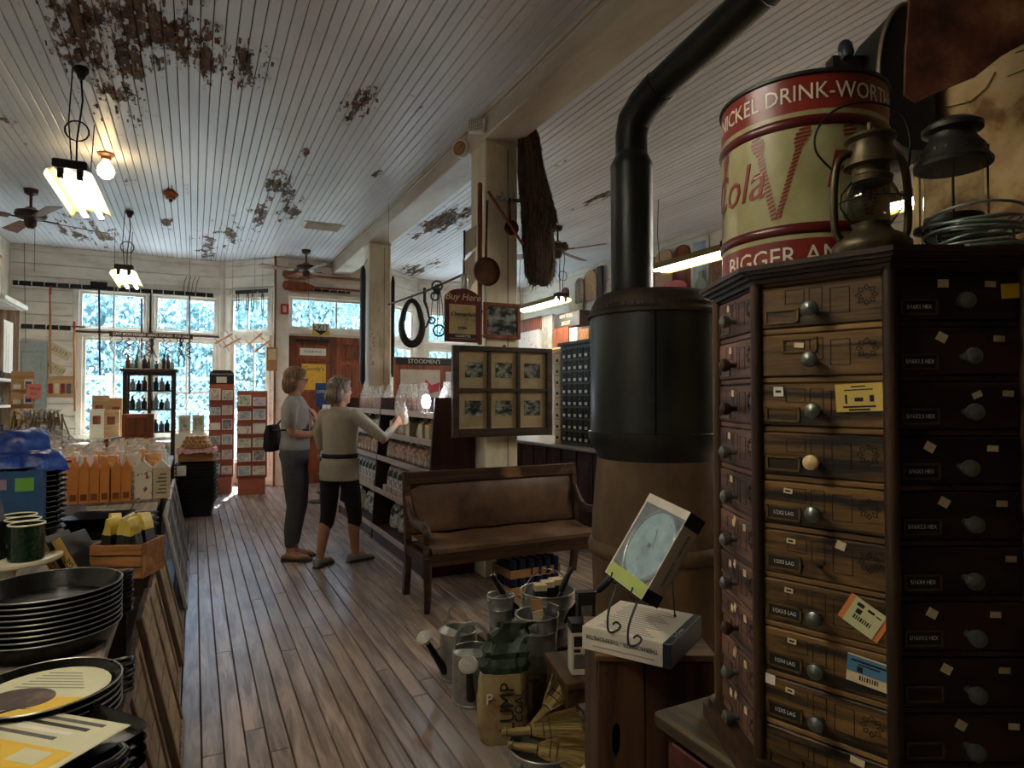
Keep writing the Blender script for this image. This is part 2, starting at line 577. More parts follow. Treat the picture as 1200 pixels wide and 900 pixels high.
def window(n, w, x0, x1, z0, z1, vbars=(), hbars=(), cas=.07, M=M_trim):
    """a window in the opening of wall w, in the wall's own axes"""
    r = MB()
    for (a, b) in (((x0 - cas, -.04, z0 - cas), (x0 + .01, .06, z1 + cas)), ((x1 - .01, -.04, z0 - cas), (x1 + cas, .06, z1 + cas)),
                   ((x0 - cas, -.042, z1 - .01), (x1 + cas, .06, z1 + cas)), ((x0 - cas - .02, -.06, z0 - cas), (x1 + cas + .02, .06, z0 + .01))):
        r.b2(a, b, bev=.006)
    o = r.build('window_%d' % n, M, kind='structure')
    o.matrix_world = w.matrix_basis
    fr = MB()
    s = .04
    fr.b2((x0 + .01, .0, z0 + .01), (x0 + .01 + s, .04, z1 - .01)); fr.b2((x1 - .01 - s, .0, z0 + .01), (x1 - .01, .04, z1 - .01))
    fr.b2((x0 + .01, .002, z1 - .01 - s), (x1 - .01, .038, z1 - .01)); fr.b2((x0 + .01, .002, z0 + .01), (x1 - .01, .038, z0 + .01 + s))
    fr.build('sash', M, o)
    for v in vbars: MB().b2((v - .014, .005, z0 + .01), (v + .014, .036, z1 - .01)).build('muntin', M, o)
    for h in hbars: MB().b2((x0 + .01, .006, h - .014), (x1 - .01, .035, h + .014)).build('muntin', M, o)
    xs = [x0 + .012] + sorted(vbars) + [x1 - .012]; zs = [z0 + .012] + sorted(hbars) + [z1 - .012]
    for i in range(len(xs) - 1):
        for k in range(len(zs) - 1):
            MB().b2((xs[i], .018, zs[k]), (xs[i + 1], .022, zs[k + 1])).build('pane', M_glass, o)
    return o


# ---- floor
M_floor = wood('worn_floor_boards', (108, 92, 80), (170, 150, 134), 'y', 5, .34, .16, .12, world_co=True, spec=.5, wear=((158, 150, 146), 1.3, .54))
M_under = plain('dark_gap', (14, 11, 9), .9, 0, 0)
floor = MB().b2((XL - .2, YR - .2, -.12), (XR + .2, YB + .2, -.02)).build('floor', M_under, kind='structure')
PW = 0.0815
x = -0.45
k = 0
while x < XR:
    cut = [1.2, 11.6] if x > 3.3 else [1.2]
    if x <= 3.3:
        y = 1.2 + random.uniform(.6, 3.0)
        while y < 11.2:
            cut.append(y); y += random.uniform(2.2, 4.2)
        cut.append(11.6)
    for a, b in zip(cut[:-1], cut[1:]):
        h = random.uniform(-.0012, .0008)
        MB().b2((x + .0022, a + .001, -.02), (x + PW - .0022, b - .001, h), bev=.003).build('floor_board', M_floor, floor)
    x += PW
rest = MB()
x = XL
while x < XR:
    a, b = (YR, 1.2) if x >= -0.451 else (YR, YB)
    rest.b2((x + .0022, a, -.02), (min(x + PW, XR) - .0022, b, 0))
    x += PW
rest.build('far_floor_boards', M_floor, floor, kind='stuff')

# ---- ceiling
blobs = []
for (px, py, r, wg) in ((100, 20, .42, .40), (165, 30, .42, .42), (130, 110, .36, .30), (235, 60, .26, .36), (290, 75, .22, .36), (215, 40, .3, .36), (90, 60, .3, .34),
                        (420, 122, .17, .36), (325, 220, .36, .35), (200, 225, .2, .33), (300, 250, .34, .31), (195, 262, .24, .32), (275, 275, .5, .29), (215, 215, .2, .3), (345, 245, .3, .32), (240, 290, .6, .27), (360, 180, .1, .3), (150, 60, .3, .40),
                        (440, 205, .12, .30), (490, 130, .08, .3), (150, 212, .2, .26), (120, 275, .6, .31), (75, 270, .5, .27),
                        (515, 262, .5, .38), (545, 250, .3, .36), (490, 315, .6, .33), (700, 232, .22, .34), (650, 190, .16, .26), (560, 245, .3, .28),
                        (540, 8, .12, .3), (30, 90, .5, .16), (20, 150, .5, .14)):
    p = at_z(px, py, CEIL)
    blobs.append((p.x, p.y, r, wg))
M_ceil = peeling_paint('peeling_white_ceiling_paint', (232, 235, 242), blobs)
M_ceilb = plain('dark_ceiling_gap', (30, 26, 24), .9, 0, 0)
ceiling = MB().b2((XL - .2, YR - .2, CEIL + .016), (XR + .2, YB + .2, CEIL + .15)).build('ceiling', M_ceilb, kind='structure')
for (xa, xb) in ((XL, 2.05), (2.35, XR)):
    n = round((xb - xa) / .0705)
    w = (xb - xa) / n
    for i in range(n):
        c = random.uniform(2.0, 10.5)
        for (a, b) in ((YR, c), (c, YB)):
            h = random.uniform(-.0015, .0025)
            MB().b2((xa + i * w + .0028, a + .001, CEIL + h), (xa + (i + 1) * w - .0028, b - .001, CEIL + .016), bev=.004).build('ceiling_board', M_ceil, ceiling)
# loose curls of paint hanging out of the worst patches
fl = MB()
for (bx, by, r, wg) in blobs[:7] + blobs[7:8] + blobs[17:18]:
    for k in range(70):
        a, q = random.uniform(0, 6.28), r * random.random() ** .6
        px_, py_ = bx + math.cos(a) * q * .8, by + math.sin(a) * q * 1.6
        l, w = random.uniform(.012, .06), random.uniform(.003, .011)
        t = random.uniform(.1, .8)
        sgn = random.choice((-1, 1))
        z = CEIL - .001
        mi = 0 if random.random() < .45 else 1
        fl.add([(px_ - w, py_, z), (px_ + w, py_, z), (px_ + w, py_ + sgn * l * .6, z - l * .25 * t), (px_ - w, py_ + sgn * l * .6, z - l * .25 * t),
                (px_ + w * .8, py_ + sgn * l, z - l * .7 * t), (px_ - w * .8, py_ + sgn * l, z - l * .7 * t)], [(0, 1, 2, 3), (3, 2, 4, 5)], mi)
M_flake = plain('paint_flake', (206, 208, 212), .5, 0, .1)
M_bare = wood('bare_brown_ceiling_wood', (70, 50, 36), (140, 106, 76), 'y', 9, .8)
fl.build('paint_flakes', [M_flake, M_bare], ceiling, kind='stuff')

# ---- beam and columns
beam = MB().b2((2.05, YR, 3.5), (2.35, YB, CEIL + .02), bev=.008).build('trim_1', M_beam, kind='structure')
tag(beam, 'dingy cream ceiling beam running from the stove pipe to the entrance', 'beam')
MB().b2((2.02, YR, 3.665), (2.05, YB, CEIL), bev=.006).build('beam_moulding', M_beam, beam)
MB().tube([(2.045, y, 3.648 + .003 * math.sin(y * 5)) for y in [YR + .3 * i for i in range(44)]], .006, 6).build('cable', M_paper, beam, 60)


def column(y, label, z1=3.5):
    t = thing('column', label, 'column', (2.21, y + .15, 0))
    t['kind'] = 'structure'
    MB().b2((-.145, -.15, 0), (.145, .15, z1), bev=.01).build('post', M_post, t)
    MB().b2((-.16, -.17, 0), (.16, .17, .16), bev=.01).build('plinth', M_post, t)
    MB().b2((-.15, -.16, z1 - .025), (.15, .16, z1), bev=.004).build('cap_block', M_beam, t)
    for dx in (.055,): MB().b2((dx - .003, -.1515, .16), (dx + .003, -.1495, z1 - .06)).build('board_seam', M_dark, t)
    return t


column(4.58, 'square cream post behind the bench, hung with photographs and old tools')
column(8.33, 'square cream post by the entrance, with the long black case hung on its side')

# ---- outer walls
wb = wall('wall_back', (XL, YB), (.41, YB), [(.85, 1.76, 2.48, 3.07), (1.86, 2.78, 2.48, 3.07), (.90, 1.79, .85, 2.36), (1.88, 2.76, .85, 2.36)])
window(1, wb, .85, 1.76, 2.48, 3.07, (1.31,))
window(2, wb, 1.86, 2.78, 2.48, 3.07, (2.33,))
window(3, wb, .90, 1.79, .85, 2.36, (1.32,))
window(4, wb, 1.88, 2.76, .85, 2.36, (2.33,), (1.5,))
wa = wall('wall_bay_left', (.41, YB), (1.2, YD), [(.16, .93, 2.50, 3.07), (.18, .90, .35, 2.36)])
window(5, wa, .16, .93, 2.50, 3.07, (.5,))
window(6, wa, .18, .90, .35, 2.36, (.62,))
wd = wall('wall_door', (1.2, YD), (3.0, YD), [(.17, 1.69, 0, 2.44), (.17, 1.69, 2.54, 3.08)])
window(7, wd, .17, 1.69, 2.54, 3.08, (.93,))
we = wall('wall_bay_right', (3.0, YD), (3.79, YB), [(.16, .93, 2.50, 3.07), (.18, .90, .35, 2.36)])
window(8, we, .16, .93, 2.50, 3.07, (.5,))
window(9, we, .18, .90, .35, 2.36, (.62,))
wc = wall('wall_back_right', (3.79, YB), (XR, YB), [(.2, 1.05, 2.48, 3.07), (1.2, 2.05, 2.48, 3.07), (.2, 1.05, .85, 2.36), (1.2, 2.05, .85, 2.36)])
window(10, wc, .2, 1.05, 2.48, 3.07, (.62,))
window(11, wc, 1.2, 2.05, 2.48, 3.07, (1.62,))
window(12, wc, .2, 1.05, .85, 2.36, (.62,))
window(13, wc, 1.2, 2.05, .85, 2.36, (1.62,))
wall('wall_right', (XR, YB), (XR, YR), plank=.24)
wall('wall_left', (XL, YR), (XL, YB), planks=False, mat=M_trim)
wall('wall_rear', (XR, YR), (XL, YR), planks=False, mat=plain('dim_back_room', (96, 84, 70), .8))
MB().b2((1.135, YD - .07, 0), (1.36, YD + .02, CEIL), bev=.008).build('trim_2', M_trim, kind='structure')
MB().b2((2.9, YD - .07, 0), (3.06, YD + .02, CEIL), bev=.008).build('trim_3', M_trim, kind='structure')
MB().b2((.36, YB - .07, 0), (.46, YB + .03, CEIL), bev=.008).build('trim_4', M_trim, kind='structure')
MB().b2((1.13, YD - .11, 0), (1.16, YD - .06, CEIL), bev=.004).build('trim_5', M_oak_z, kind='structure')
MB().b2((XL + .02, YB - .05, 0), (.36, YB - .02, .16), bev=.006).build('baseboard_back', M_trim, kind='structure')
for z in (2.42,):
    MB().b2((XL + .8, YB - .06, z - .04), (.36, YB - .02, z + .03), bev=.006).build('trim_6', M_trim, kind='structure')


def door(n, w, x0, x1, z1, mat, panels, thick=.045, yoff=.0):
    o = MB().b2((x0, yoff, .001), (x1, yoff + thick, z1), bev=.004).build('door_%d' % n, mat, kind='structure')
    o.matrix_world = w.matrix_basis
    for (a, b, c, d) in panels:
        MB().b2((a, yoff - .012, c), (b, yoff + .01, d), bev=.012).build('panel', mat, o)
        for (p, q) in (((a - .03, yoff - .006, c - .03), (a, yoff + .002, d + .03)), ((b, yoff - .006, c - .03), (b + .03, yoff + .002, d + .03)),
                       ((a, yoff - .0055, d), (b, yoff + .002, d + .03)), ((a, yoff - .0055, c - .03), (b, yoff + .002, c))):
            MB().b2(p, q, bev=.004).build('moulding', mat, o)
    return o


for i, (a, b) in enumerate(((.1715, .9292), (.9308, 1.6885))):
    d = door(1 + i, wd, a, b, 2.4385, M_cherry, [(a + .14, b - .14, .2, .8), (a + .14, b - .14, 1.0, 1.35), (a + .14, b - .14, 1.5, 1.95), (a + .14, b - .14, 2.06, 2.3)])
    MB().lathe([(.012, 0), (.012, .03), (.03, .035), (.034, .06), (.02, .075), (0, .077)], 14, (b - .07 if i == 0 else a + .07, 0, 1.02), rot=(R(90), 0, 0)).build('door_knob', M_steel, d, 40)
    if i == 0:
        MB().b2((a + .17, -.018, 2.12), (b - .17, -.012, 2.24)).build('notice_strip', M_paper, d)
        MB().text('PLEASE PULL', .05, FRONT((.5 * (a + b), -.0185, 2.18)), .0004).build('lettering', M_ink, d)
        MB().b2((a + .2, -.021, 1.55), (b - .17, -.014, 1.98)).build('yellow_poster', plain('yellow_poster', (214, 170, 60), .6, 0, .1), d)
        MB().text('Goody\'s', .1, FRONT((.5 * (a + b) + .015, -.0215, 1.9)), .0004).build('lettering', M_ink, d)
        MB().b2((a + .1, -.06, 2.34), (b - .25, -.015, 2.38)).box((b - .2, -.04, 2.37), (.16, .05, .06)).build('door_closer', M_dark, d)
d3 = door(3, wb, .10, .48, 2.26, plain('grey_green_door_paint', (150, 158, 152), .5, 0, .08), [(.17, .41, 1.1, 2.1), (.17, .41, .2, .95)], yoff=-.06)
MB().b2((.25, -.083, 1.50), (.33, -.07, 1.55)).build('name_plate', M_cherry, d3)

# ---- street outside
M_grass = mottled('pale_gravel_ground', [(150, 156, 120), (186, 186, 160), (206, 204, 186)], 1.2, .9, .2, world_co=True)
tag(MB().b2((-30, 11.75, -.5), (34, 60, -.35)).build('ground', M_grass, kind='structure'), 'pale gravel ground outside the windows', 'ground')
tag(MB().b2((-6, 11.72, -.3), (10, 14.1, -.08)).build('porch_deck', plain('porch_boards', (214, 212, 206), .7), kind='structure'), 'grey porch deck outside', 'porch')
M_lat = plain('pale_blue_lattice', (128, 144, 158), .6, 0, .04)


def lattice(x0, x1, y, z0, z1, label):
    t = thing('lattice_fence', label, 'fence', (x0, y, z0))
    b = MB(); w, h = x1 - x0, z1 - z0
    n = int((w + h) / .16)
    for i in range(n):
        s = i * .16
        for sg in (1, -1):
            a0 = max(0, s - w); a1 = min(h, s)
            if a1 - a0 < .05: continue
            pa, pb = (s - a0, a0), (s - a1, a1)
            if sg < 0: pa, pb = (w - pa[0], pa[1]), (w - pb[0], pb[1])
            dx, dz = pb[0] - pa[0], pb[1] - pa[1]; L_ = math.hypot(dx, dz)
            b.box(((pa[0] + pb[0]) / 2, .006 * sg, (pa[1] + pb[1]) / 2), (L_, .01, .035), (0, -math.atan2(dz, dx), 0))
    b.build('lattice_slats', M_lat, t, kind='stuff')
    MB().b2((-.05, -.03, h), (w + .05, .03, h + .08)).build('top_rail', M_lat, t)
    MB().b2((-.05, -.03, -.1), (w + .05, .03, 0)).build('bottom_rail', M_lat, t)
    for q in (0, w / 2, w): MB().b2((q - .05, -.04, -.4), (q + .05, .04, h + .12)).build('post', M_lat, t)


lattice(-3.2, .35, 13.9, 0, 1.75, 'pale blue lattice fence seen through the left shop windows')
lattice(3.3, 7.6, 13.9, 0, 1.75, 'pale blue lattice fence seen through the right shop windows')
M_leaf = mottled('tree_leaves', [(100, 132, 128), (136, 166, 166), (178, 198, 204)], 1.1, .6, 0, world_co=True)
M_bark = wood('tree_bark', (70, 58, 46), (110, 94, 78), 'z', 4, .9)


def tree(x, y, h, rad, label, n=1500):
    t = thing('tree', label, 'tree', (x, y, -.4), random.random() * 6, 'trees across the street')
    MB().tube([(0, 0, 0), (.05, .02, h * .35), (-.04, .05, h * .7)], [.22, .17, .08], 10).build('trunk', M_bark, t, 60)
    b = MB()
    cs = [(random.gauss(0, rad * .45), random.gauss(0, rad * .4), random.uniform(h * .2, h), random.uniform(.5, 1.0) * rad * .55) for _ in range(16)]
    for _ in range(int(n * 2.6)):
        c = random.choice(cs)
        v = Vector((random.gauss(0, 1), random.gauss(0, 1), random.gauss(0, 1))).normalized() * c[3] * random.uniform(.6, 1.05)
        p = Vector(c[:3]) + v
        s = random.uniform(.09, .21)
        M = Euler((random.random() * 6, random.random() * 6, random.random() * 6)).to_matrix()
        b.add([p + M @ Vector(q) for q in ((-s * .5, 0, 0), (0, -s * .35, .02), (s * .6, 0, 0), (0, s * .35, .02))], [(0, 1, 2, 3)])
    b.build('foliage', M_leaf, t, kind='stuff')


tree(-5.2, 19.5, 6.5, 3.0, 'tall leafy tree outside, behind the left pair of transom windows', 5200)
tree(-1.2, 20.5, 5.5, 3.0, 'leafy tree outside, seen through the right of the paired transoms', 5200)
tree(2.6, 21, 6.0, 3.0, 'leafy tree outside the narrow angled bay window', 5000)
tree(6.4, 20, 6.6, 3.2, 'leafy tree outside above the entrance doors', 5000)
tree(-3.2, 24.5, 7.5, 3.4, 'taller hazy tree further back behind the left windows', 4200)
tree(4.6, 25, 7.5, 3.4, 'taller hazy tree further back behind the doors', 4200)
tree(11.4, 20, 6.0, 3.2, 'leafy tree outside the windows behind the horse collar', 4500)

# ================================================================== OBJECTS: right foreground
# ---- octagonal hardware cabinet
CX, CY = 1.121, 0.756
CW, CA = 0.205, 0.2475
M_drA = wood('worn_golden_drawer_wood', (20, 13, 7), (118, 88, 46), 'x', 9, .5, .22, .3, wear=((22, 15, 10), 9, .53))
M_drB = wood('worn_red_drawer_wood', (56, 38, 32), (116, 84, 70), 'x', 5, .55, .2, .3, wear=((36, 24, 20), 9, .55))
M_drC = wood('shaded_red_brown_drawer_wood', (24, 14, 11), (52, 31, 22), 'x', 5, .5, .15, .25)  # right facets: their shade is put into the colour of this red-brown wood
M_cab = wood('dark_cabinet_carcass', (36, 24, 15), (72, 50, 30), 'z', 5, .5)
M_rail = wood('rubbed_rail_edge', (80, 58, 30), (132, 102, 58), 'x', 8, .5)
M_pew = plain('pewter', (120, 126, 120), .34, .8, .12, 60)
M_ivory = plain('ivory_knob', (206, 184, 130), .35)
M_brass = plain('dull_brass', (112, 94, 56), .4, .8, .15, 60)


def octo(r, c=(0, 0)):
    return [(c[0] + r * math.cos(R(243.3 + 22.5 + 45 * k)), c[1] + r * math.sin(R(243.3 + 22.5 + 45 * k))) for k in range(8)]


cab = thing('hardware_cabinet', 'tall octagonal wooden bolt cabinet with many small knobbed drawers', 'cabinet', (CX, CY, .80))
RV = CA / math.cos(R(22.5))
MB().prism(octo(RV - .018), .0, .815).build('carcass', M_cab, cab)
MB().prism(octo(RV + .03), -.02, .005).prism(octo(RV + .018), .005, .016).build('plinth_moulding', M_cab, cab)
MB().prism(octo(RV + .004), .812, .822).prism(octo(RV + .014), .820, .826).prism(octo(RV + .026), .826, .832).prism(octo(RV + .032), .832, .840).build('cornice', M_walnut, cab)
for k in range(8):
    a = R(243.3 + 22.5 + 45 * k)
    MB().lathe([(.0105, 0), (.0105, .815)], 10, (math.cos(a) * (RV - .004), math.sin(a) * (RV - .004), 0)).build('corner_post', M_cab, cab, 40)
DH = .0812
knob = MB().lathe([(.005, 0), (.005, .009), (.0095, .014), (.0125, .020), (.0118, .026), (.006, .030), (0, .031)], 14, rot=(R(90), 0, 0))
dr_m = MB().box((0, .004, 0), (CW - .02, .016, DH - .012), bev=.002)
holder = MB()
for (a, b) in (((-.028, -.0022, -.012), (.028, 0, -.009)), ((-.028, -.0022, .009), (.028, 0, .012)), ((-.028, -.0022, -.012), (-.0245, 0, .012)), ((.0245, -.0022, -.012), (.028, 0, .012))):
    holder.b2(a, b)
holder.prism([(.028, -.005), (.033, 0), (.028, .005)], 0, .0)
orn = MB()
for k in range(8):
    a = k * math.pi / 4
    p = [(math.cos(a + q) * rr + .070, -.0046, math.sin(a + q) * rr + .006) for q, rr in ((0, .007), (.3, .012), (0, .016), (-.3, .012))]
    for i in range(4): orn.tube([p[i], p[(i + 1) % 4]], .0005, 4)
for (x0, x1, z0, z1) in ((-.014, .006, -.008, .026), (.018, .046, -.018, .022), (-.052, -.022, .004, .026)):
    for (p, q) in (((x0, z0), (x1, z0)), ((x1, z0), (x1, z1)), ((x1, z1), (x0, z1)), ((x0, z1), (x0, z0))):
        orn.tube([(p[0], -.0044, p[1]), (q[0], -.0044, q[1])], .0005, 4)
_cache = {}
def shared(key, mb, name, mat, parent, loc=None, smooth=None):
    if key not in _cache:
        o = mb.build(name, mat, parent, smooth, loc)
        _cache[key] = o.data
        return o
    return link(name, _cache[key], parent, loc)


def tagbox(x, z, w, h, mat, rot=0, lines=(), parent=None, name='price_tag'):
    M = Matrix.Translation((x, -.0052, z)) @ Matrix.Rotation(rot, 4, 'Y')
    b = MB(M)
    b.b2((-w / 2, -.0008, -h / 2), (w / 2, .0004, h / 2))
    mats = [mat, M_ink]
    for (lx, lz, lw, lh) in lines:
        b.b2((lx - lw / 2, -.0011, lz - lh / 2), (lx + lw / 2, -.0008, lz + lh / 2), mi=1)
    return b.build(name, mats, parent)


M_tag_y = plain('yellow_ticket', (206, 180, 90), .6, 0, .08)
M_tag_o = plain('orange_ticket', (214, 130, 70), .6, 0, .06)
M_tag_g = plain('pale_green_ticket', (196, 198, 150), .6, 0, .06)
M_tag_b = plain('blue_ticket', (70, 124, 160), .6, 0, .06)
bars = [(-.012 + i * .0034, -.006, .0014 if i % 3 else .0022, .007) for i in range(8)]
right_txt = ['5/16X1 HEX', '5/16X1.5 HEX', '5/16X2.5 HEX', '5/16X3 HEX', '5/16X3.5 HEX', '5/16X4 HEX', '5/16X4.5 HEX', '', '', '']
mid_txt = ['', '', '', '', '1/2X2 LAG', '1/2X3 LAG', '1/2X3.5 LAG', '1/2X4 LAG', '1/2X5 LAG', '']
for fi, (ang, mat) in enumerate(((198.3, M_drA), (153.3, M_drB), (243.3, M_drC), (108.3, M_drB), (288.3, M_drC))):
    n = Vector((math.cos(R(ang)), math.sin(R(ang)), 0))
    rz = math.atan2(n.x, -n.y)
    for row in range(10):
        zc = .8112 - DH * (row + .5)
        pos = n * (CA - .008) + Vector((0, 0, zc))
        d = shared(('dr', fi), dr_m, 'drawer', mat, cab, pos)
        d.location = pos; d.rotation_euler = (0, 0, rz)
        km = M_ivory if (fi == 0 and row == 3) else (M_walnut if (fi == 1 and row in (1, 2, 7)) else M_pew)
        if not (fi == 0 and row == 5):
            shared(('kn', km.name), knob, 'knob', km, d, (.0 if fi != 2 else .012, -.004, -.008), 40).location = (random.uniform(-.008, .002) + (.006 if fi == 2 else 0), -.004, -.009)
        else:
            MB().tube([(0, -.004, -.012), (0, -.02, -.008), (.01, -.02, -.002)], .003, 6).build('knob', M_cab, d, 60)
        hx, hz = (-.058, -.016)
        if fi == 0 and row == 1: hx, hz = (-.03, .016)
        shared('hold', holder, 'label_holder', M_brass, d, (hx, -.0045, hz)).location = (hx, -.0045, hz)
        if fi in (0, 1):
            shared('orn', orn, 'stamped_ornament', M_ink, d)
        tx = (mid_txt[row] if fi == 0 else right_txt[row] if fi == 2 else '')
        if tx:
            MB().b2((hx - .024, -.0052, hz - .0085), (hx + .024, -.0044, hz + .0085)).build('label_card', M_dark, d)
            MB().text(tx, .0088, FRONT((hx, -.0058, hz)), .0002, sx=.82).build('lettering', M_inkw, d)
        # paper stickers
        if fi == 0:
            if row in (1,): tagbox(-.03, .016, .015, .008, M_label, .1, parent=d)
            if row == 2:
                tagbox(-.064, .022, .016, .016, M_paper, 0, [(0, 0, .009, .004)], d)
                tagbox(.058, .012, .066, .043, M_tag_y, -.05, [(-.018, -.002, .003, .014), (.0, -.003, .012, .006), (.018, -.002, .006, .010), (0, -.014, .046, .003), (0, -.0185, .03, .003), (0, .012, .04, .0018), (0, .017, .02, .002)], d)
            if row in (4, 5, 6, 7, 8): tagbox(-.05 + .004 * (row % 2), .021, .014, .008, M_label, .06, [(0, 0, .008, .003)], d)
            if row == 5: tagbox(.03, .026, .014, .013, M_label, .3, parent=d)
            if row == 6:
                tagbox(.062, .004, .062, .044, M_tag_o, .5, [], d)
                q = tagbox(.062, .004, .046, .0435, M_tag_g, .5, bars + [(-.012, .014, .01, .006), (.004, .014, .01, .004), (.016, .013, .008, .002), (-.01, .004, .008, .008)], d); q.location = (0, -.0012, 0)
            if row == 7:
                tagbox(.068, .004, .062, .042, M_label, .08, [(b_[0], b_[1] - .006, b_[2], b_[3]) for b_ in bars], d)
                q = tagbox(.068, .011, .060, .024, M_tag_b, .08, [(0, .006, .05, .003), (0, .001, .03, .002), (-.012, -.006, .008, .008)], d); q.location = (0, -.0012, 0)
            if row == 8: tagbox(-.082, .03, .016, .016, M_paper, .05, parent=d)
            if row == 9: tagbox(.05, .028, .02, .01, M_label, .1, parent=d)
        elif fi == 1:
            tagbox(-.035 + .01 * (row % 3), .02, .012, .012, M_label, .1, parent=d)
            if row > 4:
                tagbox(.04, .022, .012, .012, M_label, -.1, parent=d)
                tagbox(-.01, .026, .01, .014, M_label, .5, parent=d)
        elif fi == 2:
            tagbox(.048 + .012 * (row % 3), .018, .016, .009, M_label, .04, parent=d)
            if row == 0: tagbox(.088 - .006, .008, .036, .022, plain('yellow_sticker', (216, 180, 50), .6, 0, .05), -.06, parent=d); tagbox(-.022, .019, .016, .012, M_label, 0, parent=d)
            elif row in (1, 3, 4, 6, 7, 8): tagbox(-.045 + .02 * ((row * 7) % 3), .02, .015, .013, M_label, .5, parent=d)
            elif row == 2: tagbox(.026, .016, .014, .009, M_label, -.4, parent=d)
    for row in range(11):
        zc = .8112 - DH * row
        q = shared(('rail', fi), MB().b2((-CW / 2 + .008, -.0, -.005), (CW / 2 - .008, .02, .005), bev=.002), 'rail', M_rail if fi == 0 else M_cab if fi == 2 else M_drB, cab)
        q.location = n * (CA - .006) + Vector((0, 0, zc)); q.rotation_euler = (0, 0, rz)

# ---- square base cupboard under it
M_redc = wood('old_red_cupboard', (52, 22, 16), (92, 44, 32), 'x', 5, .6)
bc = thing('base_cupboard', 'low square reddish cupboard carrying the octagonal bolt cabinet', 'cupboard', (1.12, .76, 0))
MB().b2((-.25, -.26, 0), (.25, .26, .745)).build('body', M_redc, bc)
MB().b2((-.272, -.282, .745), (.272, .282, .778), bev=.006).build('top', wood('grey_worn_top', (62, 52, 34), (104, 90, 62), 'y', 5, .6), bc)
for (y0, y1) in ((-.24, -.01), (.01, .24)):
    for (z0, z1) in ((.42, .73), (.08, .40)):
        d = MB().b2((-.262, y0, z0), (-.25, y1, z1), bev=.003).build('drawer', M_redc, bc)
        MB().lathe([(.006, 0), (.006, .012), (.016, .02), (.012, .03), (0, .032)], 12, (-.262, (y0 + y1) / 2, (z0 + z1) / 2), rot=(0, R(-90), 0)).build('knob', M_pew, d, 40)
MB().b2((-.2645, .02, .70), (-.2615, .05, .73)).build('sticker', M_label, bc)

# ---- painted syrup drum on the cabinet
DX, DY = 1.075, .862
ZT = 1.6405
drum = thing('syrup_drum', 'cream and red painted tin drum with bottle-cap era lettering, on the bolt cabinet', 'drum', (DX, DY, ZT))
M_dred = mottled('faded_red_enamel', [(92, 26, 20), (124, 38, 28), (142, 54, 40)], 7, .32, .03)
M_dcream = mottled('aged_cream_enamel', [(128, 120, 74), (166, 162, 116), (180, 178, 136)], 4, .3, .03)
M_ddark = plain('oxblood_bead', (84, 18, 16), .3)
rr = .160
for za, zb in ((0, .058), (.268, .326)): MB().lathe([(rr, za), (rr, zb)], 48, cap=False).build('red_band', M_dred, drum, 40)
for za, zb in ((.058, .066), (.260, .268), (.084, .242)): MB().lathe([(rr, za), (rr, zb)], 48, cap=False).build('cream_body', M_dcream, drum, 40)
for z0, z1 in ((.066, .084), (.242, .260)):
    MB().lathe([(rr, z0), (rr + .004, z0 + .003), (rr + .005, (z0 + z1) / 2), (rr + .004, z1 - .003), (rr, z1)], 48, cap=False).build('bead', M_ddark, drum, 60)
MB().lathe([(rr, .326), (rr + .004, .328), (rr + .004, .333), (rr - .004, .334), (rr - .006, .31), (0, .31)], 48).build('rim', M_dark, drum, 40)
MB().lathe([(rr, 0), (0, 0.0)], 48).build('bottom', M_dark, drum)


def on_drum(deg, z, R_=rr + .0008):
    a = R(218.7 + deg)      # deg grows to the viewer's right
    nn = Vector((math.cos(a), math.sin(a), 0))
    return frame(nn * R_ + Vector((0, 0, z)), (-nn.y, nn.x, 0), (0, 0, 1))


lt = MB()
lt.text('A NICKEL DRINK-WORTH A DIME', .038, on_drum(17, .297), .0005, bend=rr, sx=1.0)
lt.build('band_lettering', M_cream, drum)
lt = MB()
lt.text('BIGGER AND BETTER', .044, on_drum(19, .029), .0005, bend=rr, sx=1.05)
lt.build('band_lettering', M_cream, drum)
ld = MB()
ld.text('Cola', .095, on_drum(-55, .165), .0005, bend=rr, shear=.25, sx=.95)
ld.build('red_lettering', M_dred, drum)
ld = MB()
ld.text('Pepsi', .088, on_drum(46, .165), .0005, bend=rr, shear=.25, sx=1.0)
ld.build('red_lettering', M_dred, drum)
for (d0, z0, d1, z1) in ((-30, .238, -17, .09), (2, .238, -16, .09), (30, .238, 44, .09), (66, .238, 46, .09), (-62, .238, -75, .09)):
    ld = MB()
    n_ = 22
    for i in range(n_):
        t = i / n_
        M_ = on_drum(d0 + (d1 - d0) * t, z0 + (z1 - z0) * t)
        w = .0062 if t > .3 else .010 + .004 * math.sin(t * 20)
        ld.add([M_ @ Vector(p) for p in ((-w, -.0034, 0), (w, .0005, 0), (w, .0045, 0), (-w, .0006, 0))], [(0, 1, 2, 3)])
    ld.build('striped_rope', M_dred, drum)

drum.scale = (.95, .95, 1.09)
drum.location = (DX + .008, DY, ZT)

